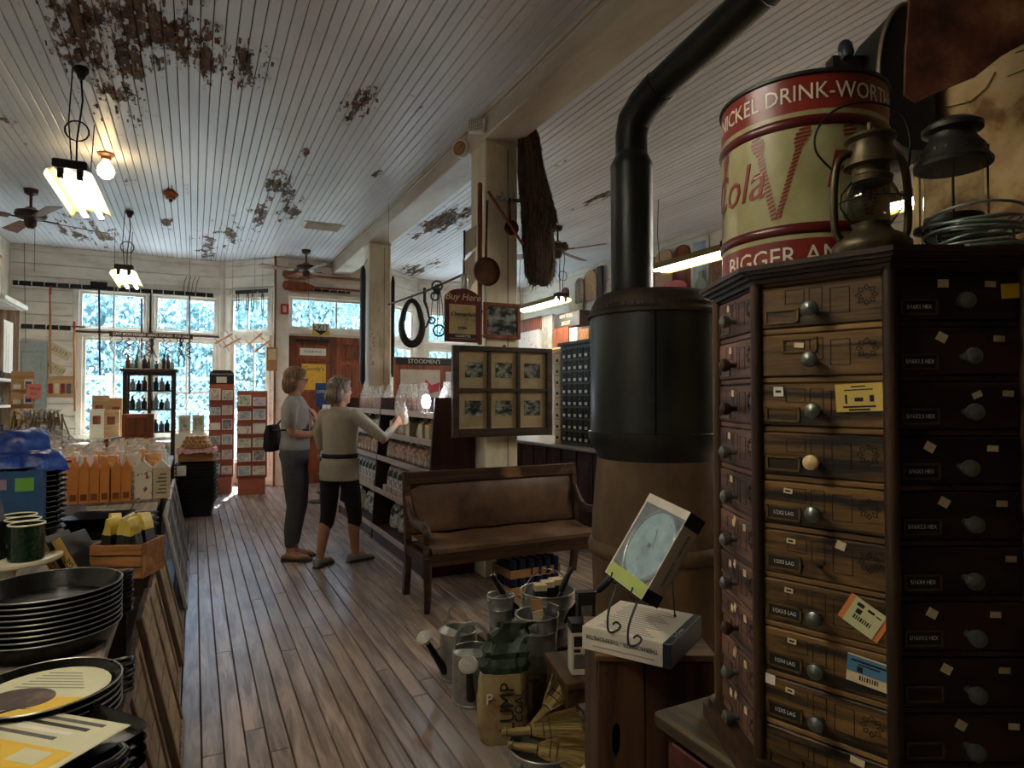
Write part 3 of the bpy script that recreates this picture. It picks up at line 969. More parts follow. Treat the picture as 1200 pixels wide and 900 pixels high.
# ---- hurricane lantern
M_oldbr = mottled('tarnished_brass', [(44, 40, 30), (86, 76, 54), (116, 100, 68)], 16, .42, .1, metal=.7)
M_rustmetal = mottled('sooty_tin', [(22, 22, 20), (50, 48, 42), (78, 72, 60)], 14, .5, .1, metal=.6)
M_smoke = glass('smoky_globe_glass', (205, 200, 190), .05)
p = at_d(1021, 268, .985)
lan = thing('hurricane_lantern', 'tarnished brass hurricane lantern with bulging glass globe and wire bail', 'lantern', (p.x, p.y, ZT))
s = .00108
L1 = MB()
L1.lathe([(.052, 0), (.056, .006), (.055, .018), (.046, .028), (.032, .036), (.026, .044), (.028, .05)], 28).build('fuel_tank', M_oldbr, lan, 40)
MB().lathe([(.026, .05), (.038, .066), (.041, .082), (.036, .1), (.027, .116)], 28, cap=False).build('globe', M_smoke, lan, 60)
MB().lathe([(.03, .114), (.031, .122), (.026, .126), (.026, .138), (.038, .140), (.036, .146), (.03, .165), (.031, .176), (.037, .182), (.035, .187), (.012, .189), (0, .189)], 24).build('hood', M_oldbr, lan, 35)
MB().lathe([(.004, .187), (.004, .21)], 8).build('lift_stem', M_oldbr, lan, 40)
for sg in (-1, 1):
    a = _r * sg
    def lp(t, z): return (a.x * t, a.y * t, z)
    MB().tube(curve_pts([lp(.046, .022), lp(.056, .04), lp(.058, .08), lp(.056, .12), lp(.05, .148), lp(.036, .16), lp(.028, .158)], 3), .006, 8).build('air_tube', M_oldbr, lan, 60)
    MB().tube([lp(.03, .05), lp(.048, .075), lp(.046, .095), lp(.03, .116)], .0013, 6).build('guard_wire', M_black, lan, 60)
fw = Vector((_f.x, _f.y, 0)).normalized()
MB().tube([tuple(_r * (math.cos(t) * .05) - fw * (math.sin(t) * .05) + Vector((0, 0, .082))) for t in [k * math.pi / 10 for k in range(11)]], .0013, 6).build('guard_ring', M_black, lan, 60)
MB().tube(curve_pts([tuple(_r * (-.06 + .0) + Vector((0, 0, .135))), tuple(_r * -.085 + Vector((0, 0, .165))), tuple(_r * -.082 + Vector((0, 0, .2))), tuple(_r * -.05 + Vector((0, 0, .232))), tuple(_r * 0 + Vector((0, 0, .242))),
           tuple(_r * .045 + Vector((0, 0, .228))), tuple(_r * .062 + Vector((0, 0, .19))), tuple(_r * .06 + Vector((0, 0, .14)))]), .0018, 6).build('bail', M_black, lan, 60)

# ---- tall railway lantern
p = at_d(1117, 235, 1.06)
lb = thing('railway_lantern', 'tall dark lantern with straight clear glass chimney behind the wire coil', 'lantern', (p.x, p.y, ZT))
MB().lathe([(.055, 0), (.055, .012), (.046, .02), (.046, .055), (.058, .06), (.058, .066), (.044, .072), (.042, .082)], 28).build('base', M_rustmetal, lb, 35)
MB().lathe([(.042, .08), (.042, .168)], 28, cap=False).build('glass_chimney', M_clear, lb, 60)
for k in range(4):
    a = k * math.pi / 2 + .5
    MB().tube([(math.cos(a) * .047, math.sin(a) * .047, .066), (math.cos(a) * .047, math.sin(a) * .047, .172)], .0016, 6).build('guard_rod', M_rustmetal, lb, 60)
hd = MB().lathe([(.056, .166), (.057, .172), (.05, .182), (.047, .196), (.04, .205), (.034, .214), (.034, .222), (.044, .226), (.044, .234), (.03, .244), (0, .246)], 28)
hd.build('vented_hood', M_rustmetal, lb, 35)
for k in range(20):
    a = k * math.pi / 10
    MB().lathe([(.0028, 0), (.0028, .0025)], 6, (math.cos(a) * .0475, math.sin(a) * .0475, .19), rot=(0, R(90), a)).build('vent_hole', M_dark, lb)

# ---- coil of wire
p = at_d(1142, 262, .955)
coil = thing('wire_coil', 'loose coil of grey wire lying on the bolt cabinet before the tall lantern', 'wire', (p.x, p.y, ZT))
for k in range(11):
    rr_, zz, ph = .058 + .011 * math.sin(k * 2.1), .005 + .0042 * k, k * .7
    tl = .012 * math.sin(k * 1.7)
    MB().tube([(math.cos(t + ph) * rr_, math.sin(t + ph) * rr_ * .95, zz + tl * math.cos(t)) for t in [2 * math.pi * i / 26 for i in range(26)]], .0024, 6, closed=True).build('strand', plain('grey_wire', (120, 132, 124), .35, .5), coil, 60)

# ---- chimney breast with crumbling plaster
ch = MB().b2((1.74, .1, 0), (2.55, 1.04, CEIL), bev=.012).build('wall_chimney', M_plaster, kind='structure')
for k in range(60):
    z = random.uniform(1.0, 2.4); y = random.uniform(.15, 1.0)
    w, h = random.uniform(.03, .12), random.uniform(.02, .08)
    MB().prism([(y + w * math.cos(a) * random.uniform(.6, 1), z + h * math.sin(a) * random.uniform(.6, 1)) for a in [i * .9 for i in range(7)]], 0, random.uniform(.003, .008)).build('plaster_scab', M_plaster, ch)
for o in list(ch.children):
    o.matrix_basis = Matrix(((0, 0, -1, 1.74), (1, 0, 0, 0), (0, 1, 0, 0), (0, 0, 0, 1)))

# ---- rusty sheet, black hoop and socket above the cabinet
M_rust = mottled('rusty_sheet_iron', [(34, 18, 12), (74, 36, 24), (104, 58, 36), (150, 112, 70)], 6, .7, .5, metal=.2, pos=[.36, .47, .56, .72])
sh = MB()
pts = [(1060, -60), (1066, 0), (1061, 60), (1059, 112), (1072, 121), (1100, 108), (1140, 92), (1170, 68), (1220, 40), (1260, -60)]
o3 = at_d(1062, 60, 1.42)
Ms = frame(o3, _r + _f * -.05, (0, 0, 1))
sh.M = Ms
sc_ = 1.42 / 740
sh.prism([((x - 1062) * sc_, (60 - y) * sc_) for x, y in pts][::-1], -.004, .004)
rs = thing('rusty_sheet', 'rusted sheet of iron hanging above the lanterns by the chimney', 'metal sheet', tuple(o3))
q = sh.build('sheet', M_rust, rs); q.location = -Vector(o3)
MB().tube([(0.1, 0.0, .2), (.35, .12, .45), (.5, .1, .6)], .003, 6).build('hanging_wire', M_black, rs, 60)
o4 = at_d(1050, 90, 1.62)
hp = thing('iron_hoop', 'dark sheet-iron hood with pale rolled rim standing on edge behind the drum', 'hood', tuple(o4))
Mh = frame((0, 0, 0), _r, (0, 0, 1))
a_pts = [(math.cos(t) * .075 * 1.0 + .03, math.sin(t) * .19) for t in [R(90 + 180 * i / 20) for i in range(21)]]
b = MB(Mh); b.prism(a_pts + [(.10, -.19), (.10, .19)], -.16, .0); b.build('hood_shell', M_dark, hp, 30)
MB(Mh).tube([(x, y, 0) for x, y in a_pts], .006, 6).build('rolled_rim', plain('dull_tin', (120, 110, 92), .5, .5), hp, 60)
MB(Mh).b2((-.12, -.10, -.12), (-.03, .10, -.08)).build('backing_plate', M_rustmetal, hp)
MB(Mh).lathe([(.014, 0), (.018, .01), (.018, .04), (.012, .05)], 12, (-.10, .12, -.06), rot=(R(70), 0, 0)).build('socket', plain('blue_black_socket', (40, 48, 60), .3), hp, 40)

# ---- stove and pipe
SX, SY = 1.955, 2.378
M_brick = mottled('brown_stove_clay', [(60, 46, 30), (92, 72, 48), (118, 96, 66)], 5, .75, .35, stretch=(1, 1, .5))
M_drumst = mottled('blackened_sheet_steel', [(24, 26, 24), (40, 43, 40), (58, 60, 56)], 4, .36, .06, metal=.55, stretch=(1, 1, .4))
M_rim = mottled('rusty_black_iron', [(30, 26, 20), (52, 42, 30), (74, 60, 44)], 10, .55, .2, metal=.4)
st = thing('pot_stove', 'huge upright heating stove with black steel drum over brown clay firebox', 'stove', (SX, SY, 0), R(-27))
MB().lathe([(.25, .0), (.27, .02), (.275, .14), (.29, .40), (.297, .60), (.298, .69)], 40).build('ash_base', M_brick, st, 40)
MB().lathe([(.298, .69), (.312, .70), (.318, .725), (.312, .75), (.300, .76)], 40, cap=False).build('clay_bead', M_brick, st, 60)
MB().lathe([(.300, .76), (.296, .86), (.283, 1.02), (.270, 1.15)], 40, cap=False).build('firebox', M_brick, st, 60)
MB().lathe([(.270, 1.13), (.274, 1.15), (.282, 1.17), (.303, 1.20), (.313, 1.225), (.314, 1.26), (.306, 1.265)], 40).build('flared_collar', M_drumst, st, 50)
MB().lathe([(.303, 1.262), (.303, 1.80)], 48, cap=False).build('drum', M_drumst, st, 60)
MB().b2((-.07, -.3065, 1.265), (-.066, -.298, 1.80)).build('seam', M_dark, st)
for k in range(18): MB().lathe([(.004, 0), (.003, .004), (0, .005)], 6, (-.08, -.2925, 1.29 + k * .029), rot=(R(90), 0, 0)).build('rivet', M_drumst, st)
MB().lathe([(.303, 1.795), (.318, 1.798), (.320, 1.812), (.308, 1.822), (.298, 1.85), (.280, 1.885), (.255, 1.905), (.16, 1.915), (0, 1.918)], 48).build('lid', M_rim, st, 35)
rl = MB()
for k in range(44):      # worn raised casting marks round the lid
    a = R(-150 + k * 2.7)
    rl.box((math.cos(a) * .303, math.sin(a) * .303, 1.836), (.006, .006 + .004 * (k % 3), .010 + .006 * ((k * 5) % 3)), (0, 0, a))
rl.build('worn_relief', M_rim, st)
PX, PY = SX - .085, SY + .06
pp = thing('stove_pipe', 'black jointed stove pipe rising from the stove lid and bending to the chimney', 'pipe', (PX, PY, 1.912))
MB().lathe([(.104, 0), (.106, .01), (.100, .02), (.100, .60), (.102, .605), (.102, .625), (.085, .66), (.076, .68)], 32).build('lower_pipe', M_drumst, pp, 40)
e0 = Vector((0, 0, .67))
tgt = at_d(868, 8, 2.5)
dirv = (tgt - Vector((PX, PY, 1.912 + .90))).normalized()
elb = [Vector((0, 0, .67)), Vector((0, 0, .77)), Vector((0, 0, .83)) + dirv * .02, Vector((0, 0, .87)) + dirv * .10, Vector((0, 0, .885)) + dirv * .2]
MB().tube(elb, [.077, .077, .080, .079, .077], 24).build('elbow', M_drumst, pp, 25)
s0 = elb[-1] - dirv * .03
MB().tube([s0, s0 + dirv * .62], .072, 28).build('upper_pipe', M_drumst, pp, 60)
MB().tube([s0 + dirv * .60, s0 + dirv * 1.30], .075, 28).build('upper_pipe', M_drumst, pp, 60)
MB().tube([s0 + dirv * .60, s0 + dirv * .606], .0775, 28).build('joint_ring', M_steel, pp, 60)
hw = s0 + dirv * .45
MB().tube([hw + Vector((0, 0, .07)), Vector((hw.x + .02, hw.y, CEIL - 1.912))], .002, 5).build('hanger_wire', M_steel, pp)

# ---- upright crate, thermometer boxes and easel
M_crate = wood('dark_crate_boards', (44, 28, 18), (88, 60, 38), 'z', 4, .6)
o5 = at_d(700, 800, 1.56)
cr = thing('upright_crate', 'tall dark wooden crate stood on end with oblong hand hole', 'crate', (o5.x, o5.y, 0), -YAW)
Hc = .768
outer = []
inner = []
for i in range(24):
    a = 2 * math.pi * i / 24
    ix, iz = .047 + .011 * math.cos(a), .575 + .03 * math.sin(a) + (.012 if math.sin(a) > 0 else -.012)
    inner.append((ix, iz))
    ca, sa = math.cos(a), math.sin(a)
    t = min((.058 / abs(ca)) if abs(ca) > 1e-6 else 9, (.2 / abs(sa)) if abs(sa) > 1e-6 else 9)
    outer.append((.0585 + ca * t, .567 + sa * t))
b = MB()
for y in (0.0, .016):
    b.add([(x, y, z) for x, z in outer] + [(x, y, z) for x, z in inner], [((k, (k + 1) % 24, 24 + (k + 1) % 24, 24 + k) if y == 0 else (k, 24 + k, 24 + (k + 1) % 24, (k + 1) % 24)) for k in range(24)])
for pl in (inner, outer):
    b.add([(x, 0, z) for x, z in pl] + [(x, .016, z) for x, z in pl], [(k, 24 + k, 24 + (k + 1) % 24, (k + 1) % 24) for k in range(24)])
b.b2((.0005, 0, 0), (.1165, .016, .367)); b.build('board', M_crate, cr)
MB().b2((.119, 0.001, 0), (.29, .016, Hc - .002), bev=.003).build('board', M_crate, cr)
MB().b2((0, .018, 0), (.016, .27, Hc)).build('side', M_crate, cr); MB().b2((.274, .018, 0), (.29, .27, Hc)).build('side', M_crate, cr)
MB().b2((.018, .258, 0), (.272, .27, Hc)).build('back', M_crate, cr)
MB().b2((-.004, -.004, Hc), (.294, .275, Hc + .016), bev=.002).build('lid_board', wood('light_crate_top', (92, 66, 38), (140, 106, 64), 'x', 4, .6), cr)
gb = tag(MB().lathe([(.03, 0), (.034, .01), (.034, .14), (.02, .17), (.018, .2), (0, .202)], 18).build('glass_jug', glass('jug_glass', (190, 205, 220), .1), None, 50), 'clear glass jug glimpsed through the crate hand hole', 'jug')
gb.location = (o5.x + .05 * math.cos(YAW) + .06 * math.sin(YAW), o5.y - .05 * math.sin(YAW) + .06 * math.cos(YAW), .47)
shf = MB().b2((.018, .018, .45), (.272, .256, .468)).build('inner_shelf', M_crate, cr)

M_boxw = plain('printed_white_carton', (206, 200, 184), .55, 0, .04)
M_boxk = plain('navy_carton_end', (22, 30, 46), .4, 0, .05)
M_green = plain('lime_carton', (168, 184, 92), .5, 0, .05)
P0, PL, PR = at_z(786, 756, .842), at_z(682, 733, .842), at_z(838, 724, .842)
e1, e2 = (PL - P0), (PR - P0)
Mb = frame(P0 + Vector((0, 0, -.0575)), e1.normalized() * -1, Vector((0, 0, 1)).cross(e1.normalized() * -1))
W1 = e1.length; W2 = .24
fb = thing('flat_thermometer_box', 'white thermometer carton with navy end lying on the crate', 'box', (P0.x, P0.y, .7845), math.atan2(-e1.y, -e1.x))
MB().b2((-W1, 0, 0), (-.02, W2, .0575), bev=.0015).build('carton', M_boxw, fb)
MB().b2((-.02, -.0004, -.0003), (0.0004, W2 + .0004, .058), bev=.0015).build('navy_end', M_boxk, fb)
MB().text('THERMOMETER - THERMOMETER', .0155, frame((-W1 / 2 - .01, -.0008, .034), (-1, 0, 0), (0, 0, -1)), .0002, sx=.82).build('lettering', M_ink, fb)
ln = MB()
ln.b2((-W1 + .03, -.0008, .012), (-.04, 0, .0145))
for k in range(15): ln.b2((-W1 + .03 + .004 * (k % 3), .02 + k * .0135, .0574), (-.05 - .012 * (k % 4), .0245 + k * .0135, .0579))
ln.build('print_lines', plain('grey_print', (150, 142, 128), .7, 0, 0), fb)
MB().text('La Crosse', .016, frame((-.0098, W2 * .35, .0583), (0, 1, 0), (-1, 0, 0)), .0002).build('lettering', M_inkw, fb)

BL, BR, TL = at_d(709, 670, 1.63), at_d(752, 703, 1.47), at_d(755, 575, 1.68)
xw = (BR - BL); ww = xw.length; xw.normalize()
uh = (TL - BL); uh = uh - xw * uh.dot(xw); hh = uh.length; uh.normalize()
nn = xw.cross(uh)      # face normal, towards the viewer's left
tb = thing('thermometer_box', 'upright window carton showing a round thermometer, propped on a wire easel', 'box', tuple(BL))
tb.matrix_world = frame(BL, xw, uh)
T = .05
b = MB()
b.b2((0, 0, -T), (ww, hh, -T + .004)); b.b2((0, 0, -T), (.006, hh, 0)); b.b2((ww - .004, 0, -T), (ww, hh, 0)); b.b2((0, 0, -T), (ww, .004, 0)); b.b2((0, hh - .004, -T), (ww, hh, 0))
b.build('carton', M_boxw, tb)
MB().b2((-.0006, hh - .022, -T - .0006), (ww + .0006, hh + .0006, .0006)).build('top_flap', M_boxw, tb)
MB().b2((ww + .0002, hh - .035, -T - .001), (ww + .0012, hh + .0008, .001)).build('navy_corner', M_boxk, tb)
MB().b2((ww + .0002, 0, -T - .001), (ww + .0012, .03, .001)).build('navy_corner', M_boxk, tb)
MB().text('THERMOMETER - THERMOMETER', .0115, frame((ww + .0006, hh / 2, -T * .6), (0, -1, 0), (0, 0, 1)) if False else frame((ww + .0008, hh / 2, -T * .62), (0, 1, 0), (0, 0, -1)) @ Matrix.Rotation(math.pi, 4, 'X') if False else frame((ww + .0008, hh / 2, -T * .62), (0, 1, 0), (-0.0001, 0, 1)), .0002, sx=.80).build('lettering', M_ink, tb)
MB().b2((.004, .002, -.004), (ww - .004, .034, .0005)).build('lime_band', M_green, tb)
MB().b2((.004, .004, -.001), (ww - .004, hh - .02, .0)).build('window_film', plastic_film('window_film', (200, 225, 235), .12), tb)
cx_, cy_ = ww / 2, hh * .50
el = [(cx_ + ww * .46 * math.cos(t), cy_ + hh * .40 * math.sin(t)) for t in [2 * math.pi * i / 32 for i in range(32)]]
MB().prism(el, -.03, -.012).build('dial_case', mottled('dial_print_and_reflection', [(140, 150, 150), (176, 214, 222), (214, 238, 242), (130, 170, 224)], 14, .15, 0), tb, 40)  # pale blue window reflection is put into the dial colours
MB().tube([(x, y, -.012) for x, y in el], .005, 8, closed=True).build('chrome_bezel', M_steel, tb, 60)
MB().prism([(cx_ + (x - cx_) * .97, cy_ + (y - cy_) * .97) for x, y in el], -.0095, -.008).build('dial_glass', M_clear, tb)
MB().box((cx_ + .008, cy_ + .02, -.0108), (.002, .05, .001), (0, 0, .4)).box((cx_, cy_, -.0105), (.01, .01, .0015)).build('dial_needle', M_ink, tb)

ez = thing('wire_easel', 'black wrought wire easel with curled feet on the flat carton', 'easel', (P0.x, P0.y, .8425))
base = Vector((P0.x, P0.y, .8425))
for t in (.25, .8):
    q = BL + xw * (ww * t)
    pts = [q + uh * .17 - nn * (T + .006), q - uh * .006 - nn * (T + .006), q - uh * .010 + nn * .006, q + uh * .012 + nn * .012]
    MB().tube([tuple(v - base) for v in pts], .0024, 6).build('arm', M_dark, ez, 60)
    foot = Vector((q.x - .03, q.y - .02, .8455))
    s1 = q - uh * .008 - nn * .02
    curl = [s1, s1.lerp(foot, .55) + Vector((-.012, 0, 0)), foot, foot + Vector((.016, -.012, .002)), foot + Vector((.024, -.016, .014)), foot + Vector((.016, -.01, .022)), foot + Vector((.008, -.006, .016))]
    MB().tube(curve_pts([tuple(v - base) for v in curl], 4), .0028, 6).build('foot', M_dark, ez, 60)
q = BL + xw * (ww * .5)
bk = at_z(791, 722, .8455)
MB().tube([tuple(q + uh * .15 - nn * (T + .01) - base), tuple(bk - base)], .0022, 6).build('back_leg', M_dark, ez, 60)
MB().lathe([(0, 0), (.004, .002), (.004, .006), (0, .009)], 10, tuple(bk - base + Vector((0, 0, -.003)))).build('foot', M_dark, ez, 60)
MB().tube([tuple(BL + xw * (ww * .25) - uh * .006 - nn * (T + .006) - base), tuple(BL + xw * (ww * .8) - uh * .006 - nn * (T + .006) - base)], .0022, 6).build('crossbar', M_dark, ez, 60)

# ================================================================== CEILING LAMPS AND FANS
M_tube = plain('lit_fluorescent_tube', (255, 252, 240), .4, 0, 0, emit=TUBE_STRENGTH * 5, emit_col=(255, 246, 232))
M_tube2 = plain('lit_dim_fluorescent_tube', (255, 252, 240), .4, 0, 0, emit=TUBE_STRENGTH * 1.5, emit_col=(255, 246, 232))  # emission cut so the visible left reflectors do not burn out
M_tube3 = plain('lit_medium_fluorescent_tube', (255, 252, 240), .4, 0, 0, emit=TUBE_STRENGTH * 3.4, emit_col=(255, 246, 232))  # emission cut less: right lamps and the added left one
M_refl = plain('cream_lamp_reflector', (132, 116, 58), .6, 0, .04)
M_chain = plain('dark_chain', (40, 36, 32), .5, .5)


def tube_lamp(loc, ln, rz, label, drop, w=.30, cord=True, tube=None):
    t = thing('fluorescent_lamp', label, 'lamp', loc, rz, 'hanging fluorescent lamps')
    # local: length along y, reflector arched over the tubes, origin at the tube line
    prof = [(-w / 2, -.015), (-w / 2 + .02, .03), (-.06, .055), (.06, .055), (w / 2 - .02, .03), (w / 2, -.015)]
    b = MB()
    for y0, y1 in ((-ln / 2, ln / 2),):
        vs = [(x, y0, z) for x, z in prof] + [(x, y1, z) for x, z in prof] + [(x * .98, y0, z - .004) for x, z in prof] + [(x * .98, y1, z - .004) for x, z in prof]
        fs = [(k, k + 1, 7 + k, 6 + k) for k in range(5)] + [(12 + k + 1, 12 + k, 18 + k, 19 + k) for k in range(5)]
        b.add(vs, fs)
    b.build('reflector', M_refl, t)
    for sx in (-.055, .055):
        MB().tube([(sx, -ln / 2 + .03, .0), (sx, ln / 2 - .03, .0)], .019, 12).build('tube', tube or M_tube, t, 60)
        for sy in (-1, 1): MB().b2((sx - .018, sy * (ln / 2 - .04) - .02, -.02), (sx + .018, sy * (ln / 2 - .04) + .02, .045)).build('lamp_holder', M_dark, t)
    MB().b2((-.10, -ln / 2 - .01, .04), (.10, -ln / 2 + .12, .10), bev=.01).build('ballast', M_dark, t)
    MB().b2((-.045, -ln / 2 + .14, .052), (.045, ln / 2 - .02, .085), bev=.006).build('channel', M_refl, t)
    for sy in (-1, 1):
        y = sy * (ln / 2 - .08)
        MB().tube([(0, y, .09), (-.02, y * 1.02, drop * .5), (0, y * 1.03, drop)], .0045, 5).build('chain', M_chain, t)
    if cord:
        yy = -ln / 2 + .06
        pts = [(.03, yy, .1)]
        for k in range(15):
            a = 2 * math.pi * k / 14
            pts.append((.05 + .07 * math.cos(a - 1.57) - .02, yy, drop * .42 + .07 * math.sin(a - 1.57)))
        pts += [(.06, yy, drop * .7), (.05, yy, drop - .08)]
        MB().tube(pts, .006, 6).build('cord', M_dark, t, 60)
        MB().lathe([(.02, 0), (.03, .03), (.045, .05), (.045, .078)], 14, (.05, yy, drop - .08)).build('ceiling_rose', M_chain, t, 40)
    return t


p = at_z(92, 214, 2.93)
tube_lamp((-.77, 5.72, 2.93), 1.18, R(0), 'large cream fluorescent lamp with loose cord hanging nearest on the left', .77, tube=M_tube2)
tube_lamp((-.78, 9.5, 2.93), 1.22, R(0), 'small-looking fluorescent lamp hanging before the front windows', .77, tube=M_tube2)
tube_lamp((4.75, 5.15, 2.88), 1.22, R(0), 'long lit fluorescent lamp hanging right of the stove pipe', .82, tube=M_tube3)
tube_lamp((4.72, 8.45, 2.83), 1.4, R(0), 'long lit fluorescent lamp hanging behind the framed photograph post', .84, tube=M_tube3)
tube_lamp((-.77, 1.35, 2.93), 1.22, 0, 'added fluorescent lamp hanging overhead outside the picture on the left', .77, tube=M_tube3)  # unseen lamp added at the left row's spacing to light the foreground

tube_lamp((4.75, 2.75, 2.88), 1.22, 0, 'added fluorescent lamp hidden from view behind the painted drum', .82)  # unseen lamp added to light the sash board on the near post

bl = thing('globe_bulb', 'bare round lit bulb on a porcelain ceiling base', 'lamp', (-.76, 6.93, CEIL - .002))
MB().lathe([(.07, 0), (.07, -.012), (.045, -.03), (.04, -.06), (.03, -.062)], 20).build('porcelain_base', plain('brown_porcelain', (120, 80, 50), .4), bl, 40)
MB().lathe([(.022, -.06), (.03, -.08), (.062, -.125), (.072, -.165), (.062, -.205), (.03, -.232), (0, -.238)], 20).build('bulb', plain('lit_bulb', (255, 244, 214), .4, 0, 0, emit=18, emit_col=(255, 214, 150)), bl, 60)
sp = at_z(200, 226, CEIL)
sr = thing('ceiling_rosette', 'small brown wooden ceiling rosette among the peeling boards', 'rosette', (sp.x, sp.y, CEIL - .002))
MB().lathe([(.075, 0), (.08, -.02), (.06, -.035), (.05, -.05), (.045, -.07), (0, -.072)], 20).build('disc', M_cherry, sr, 40)
MB().lathe([(.018, -.07), (.018, -.10), (0, -.102)], 12).build('plug', M_dark, sr, 40)


def fan(loc, label, rz, blade=.55):
    t = thing('ceiling_fan', label, 'fan', loc, rz, 'ceiling fans')
    M_fb = plain('bronze_fan', (62, 40, 28), .35, .5, .1)
    MB().lathe([(.07, 0), (.06, -.05), (.02, -.07)], 18).build('canopy', M_fb, t, 40)
    MB().lathe([(.014, -.05), (.014, -.22)], 10).build('rod', M_fb, t, 40)
    MB().lathe([(.04, -.20), (.06, -.22), (.14, -.25), (.15, -.29), (.13, -.32), (.06, -.34), (.055, -.40), (.03, -.43), (0, -.432)], 24).build('motor', M_fb, t, 35)
    for k in range(4):
        a = k * math.pi / 2
        b = MB(Matrix.Rotation(a, 4, 'Z') @ Matrix.Translation((0, 0, -.33)) @ Matrix.Rotation(.2, 4, 'X'))
        b.prism([(.19, -.05), (.19 + blade, -.075), (.21 + blade, 0), (.19 + blade, .075), (.19, .05)], -.004, .004)
        bl_ = b.build('blade', wood('fan_blade_wood', (96, 52, 34), (130, 78, 54), 'x', 5, .4), t)
        b = MB(Matrix.Rotation(a, 4, 'Z') @ Matrix.Translation((0, 0, -.325)))
        b.b2((.08, -.015, -.006), (.25, .015, .006)); b.build('bracket', M_fb, bl_)
    MB().tube([(.04, 0, -.40), (.04, 0, -.9)], .0025, 5).build('pull_chain', M_dark, t)


fp = at_z(33, 202, CEIL)
fan((-1.62, 8.5, CEIL), 'dark ceiling fan at the far left of the shop ceiling', .45)
fan((2.42 - .9, 10.1, CEIL), 'ceiling fan above the entrance doors beside the post', .2, .5)
fan((4.3, 7.2, CEIL), 'ceiling fan above the right counter, mostly behind the stove pipe', .5, .5)
vt = thing('ceiling_vent', 'slatted rectangular ceiling air vent near the entrance', 'vent', tuple(at_z(378, 265, CEIL - .004)))
MB().b2((-.26, -.16, -.012), (.26, .16, .002), bev=.004).build('frame', M_trim, vt)
for k in range(8): MB().box((0, -.12 + k * .034, -.016), (.44, .006, .018), (.5, 0, 0)).build('slat', M_trim, vt)
MB().b2((-.22, -.14, -.0135), (.22, .14, -.011)).build('shadow_gap', M_dark, vt)

# ================================================================== MIDDLE: bench, garden goods, snack shelves
M_leather = mottled('worn_brown_leather', [(54, 39, 28), (86, 63, 46), (106, 80, 58), (140, 110, 82)], 3.2, .4, .12, stretch=(1, 1, 1), pos=[.3, .45, .58, .72])
M_bench = wood('bench_walnut', (40, 24, 16), (78, 50, 32), 'x', 5, .4, wear=((128, 94, 62), 4, .60))
bn = thing('settee_bench', 'long old wooden settee with cracked brown leather seat and back', 'bench', (1.36, 3.96, 0))
BWd = 1.46
for x in (0.02, BWd - .02):
    MB().tube([(x, 0.03, 0), (x, .015, .12), (x, .02, .25), (x, .03, .36)], [.022, .026, .03, .032], 8).build('front_leg', M_bench, bn, 50)
    MB().loft([[(x - .022, y - .025, z), (x + .022, y - .025, z), (x + .022, y + .025, z), (x - .022, y + .025, z)] for y, z in ((.50, 0), (.46, .2), (.45, .4), (.47, .6), (.51, .88))]).build('back_post', M_bench, bn)
    b = MB()
    arm = [(.47, .70), (.44, .66), (.40, .60), (.34, .555), (.26, .545), (.18, .55), (.11, .555), (.055, .54), (.03, .50), (.035, .46), (.075, .445)]
    b.tube([(x, y, z) for y, z in arm], [.024, .026, .028, .03, .03, .03, .03, .03, .028, .026, .02], 8)
    b.build('armrest', M_bench, bn, 60)
    MB().tube([(x, .04, .36), (x, .045, .42), (x, .06, .46)], [.03, .024, .02], 8).build('arm_support', M_bench, bn, 60)
    MB().b2((x - .018, .05, .30), (x + .018, .44, .37), bev=.004).build('side_rail', M_bench, bn)
MB().b2((.04, .012, .30), (BWd - .04, .05, .385), bev=.006).build('front_rail', M_bench, bn)
MB().b2((.04, .43, .30), (BWd - .04, .46, .385), bev=.006).build('back_rail', M_bench, bn)
# sagging leather seat
NX, NY = 24, 8
vs, fs = [], []
for j in range(NY + 1):
    for i in range(NX + 1):
        u, v = i / NX, j / NY
        z = .432 + .012 * math.sin(u * 9.4 + v * 3) * v * (1 - v) * 2 - .03 * math.sin(math.pi * v) * .5 + .006 * math.sin(u * 23)
        if j == 0: z = .415
        vs.append((.045 + u * (BWd - .09), .005 + v * .42, z))
for j in range(NY):
    for i in range(NX):
        a = j * (NX + 1) + i
        fs.append((a, a + 1, a + NX + 2, a + NX + 1))
o = len(vs)
for i in range(NX + 1): vs.append((.045 + i / NX * (BWd - .09), .008, .384))
for i in range(NX): fs.append((o + i, o + i + 1, i + 1, i))
vs += [(.045, .425, .384), (BWd - .045, .425, .384)]
fs.append((o, o + NX, o + NX + 2, o + NX + 1))
MB().add(vs, fs).build('seat_cushion', M_leather, bn, 50)
nails = MB()
for i in range(70): nails.lathe([(.0045, 0), (.003, .003), (0, .004)], 6, (.055 + i * (BWd - .11) / 69, .004, .392 + .002 * (i % 2)), rot=(R(90), 0, 0))
nails.build('brass_nails', M_brass, bn, kind='stuff')
vs, fs = [], []
for j in range(9):
    for i in range(17):
        u, v = i / 16, j / 8
        bulge = .03 * (math.sin(math.pi * u) ** .35) * (math.sin(math.pi * v) ** .5) if 0 < i < 16 and 0 < j < 8 else 0
        z = .44 + v * .35
        yb = .445 + .055 * max(0, (z - .4) / .48)
        vs.append((.045 + u * (BWd - .09), yb - bulge, z))
for j in range(8):
    for i in range(16):
        a = j * 17 + i
        fs.append((a, a + 1, a + 18, a + 17))
MB().add(vs, fs).build('back_panel', M_leather, bn, 60)
MB(Matrix.Rotation(-.10, 4, 'X')).b2((.02, .385, .832), (BWd - .02, .425, .925), bev=.008).build('top_rail', M_bench, bn)
MB().b2((.045, .485, .42), (BWd - .045, .50, .80)).build('back_board', M_walnut, bn)
for o_ in bn.children:
    if o_.name.startswith('top_rail'): o_.location = (0, 0, 0)

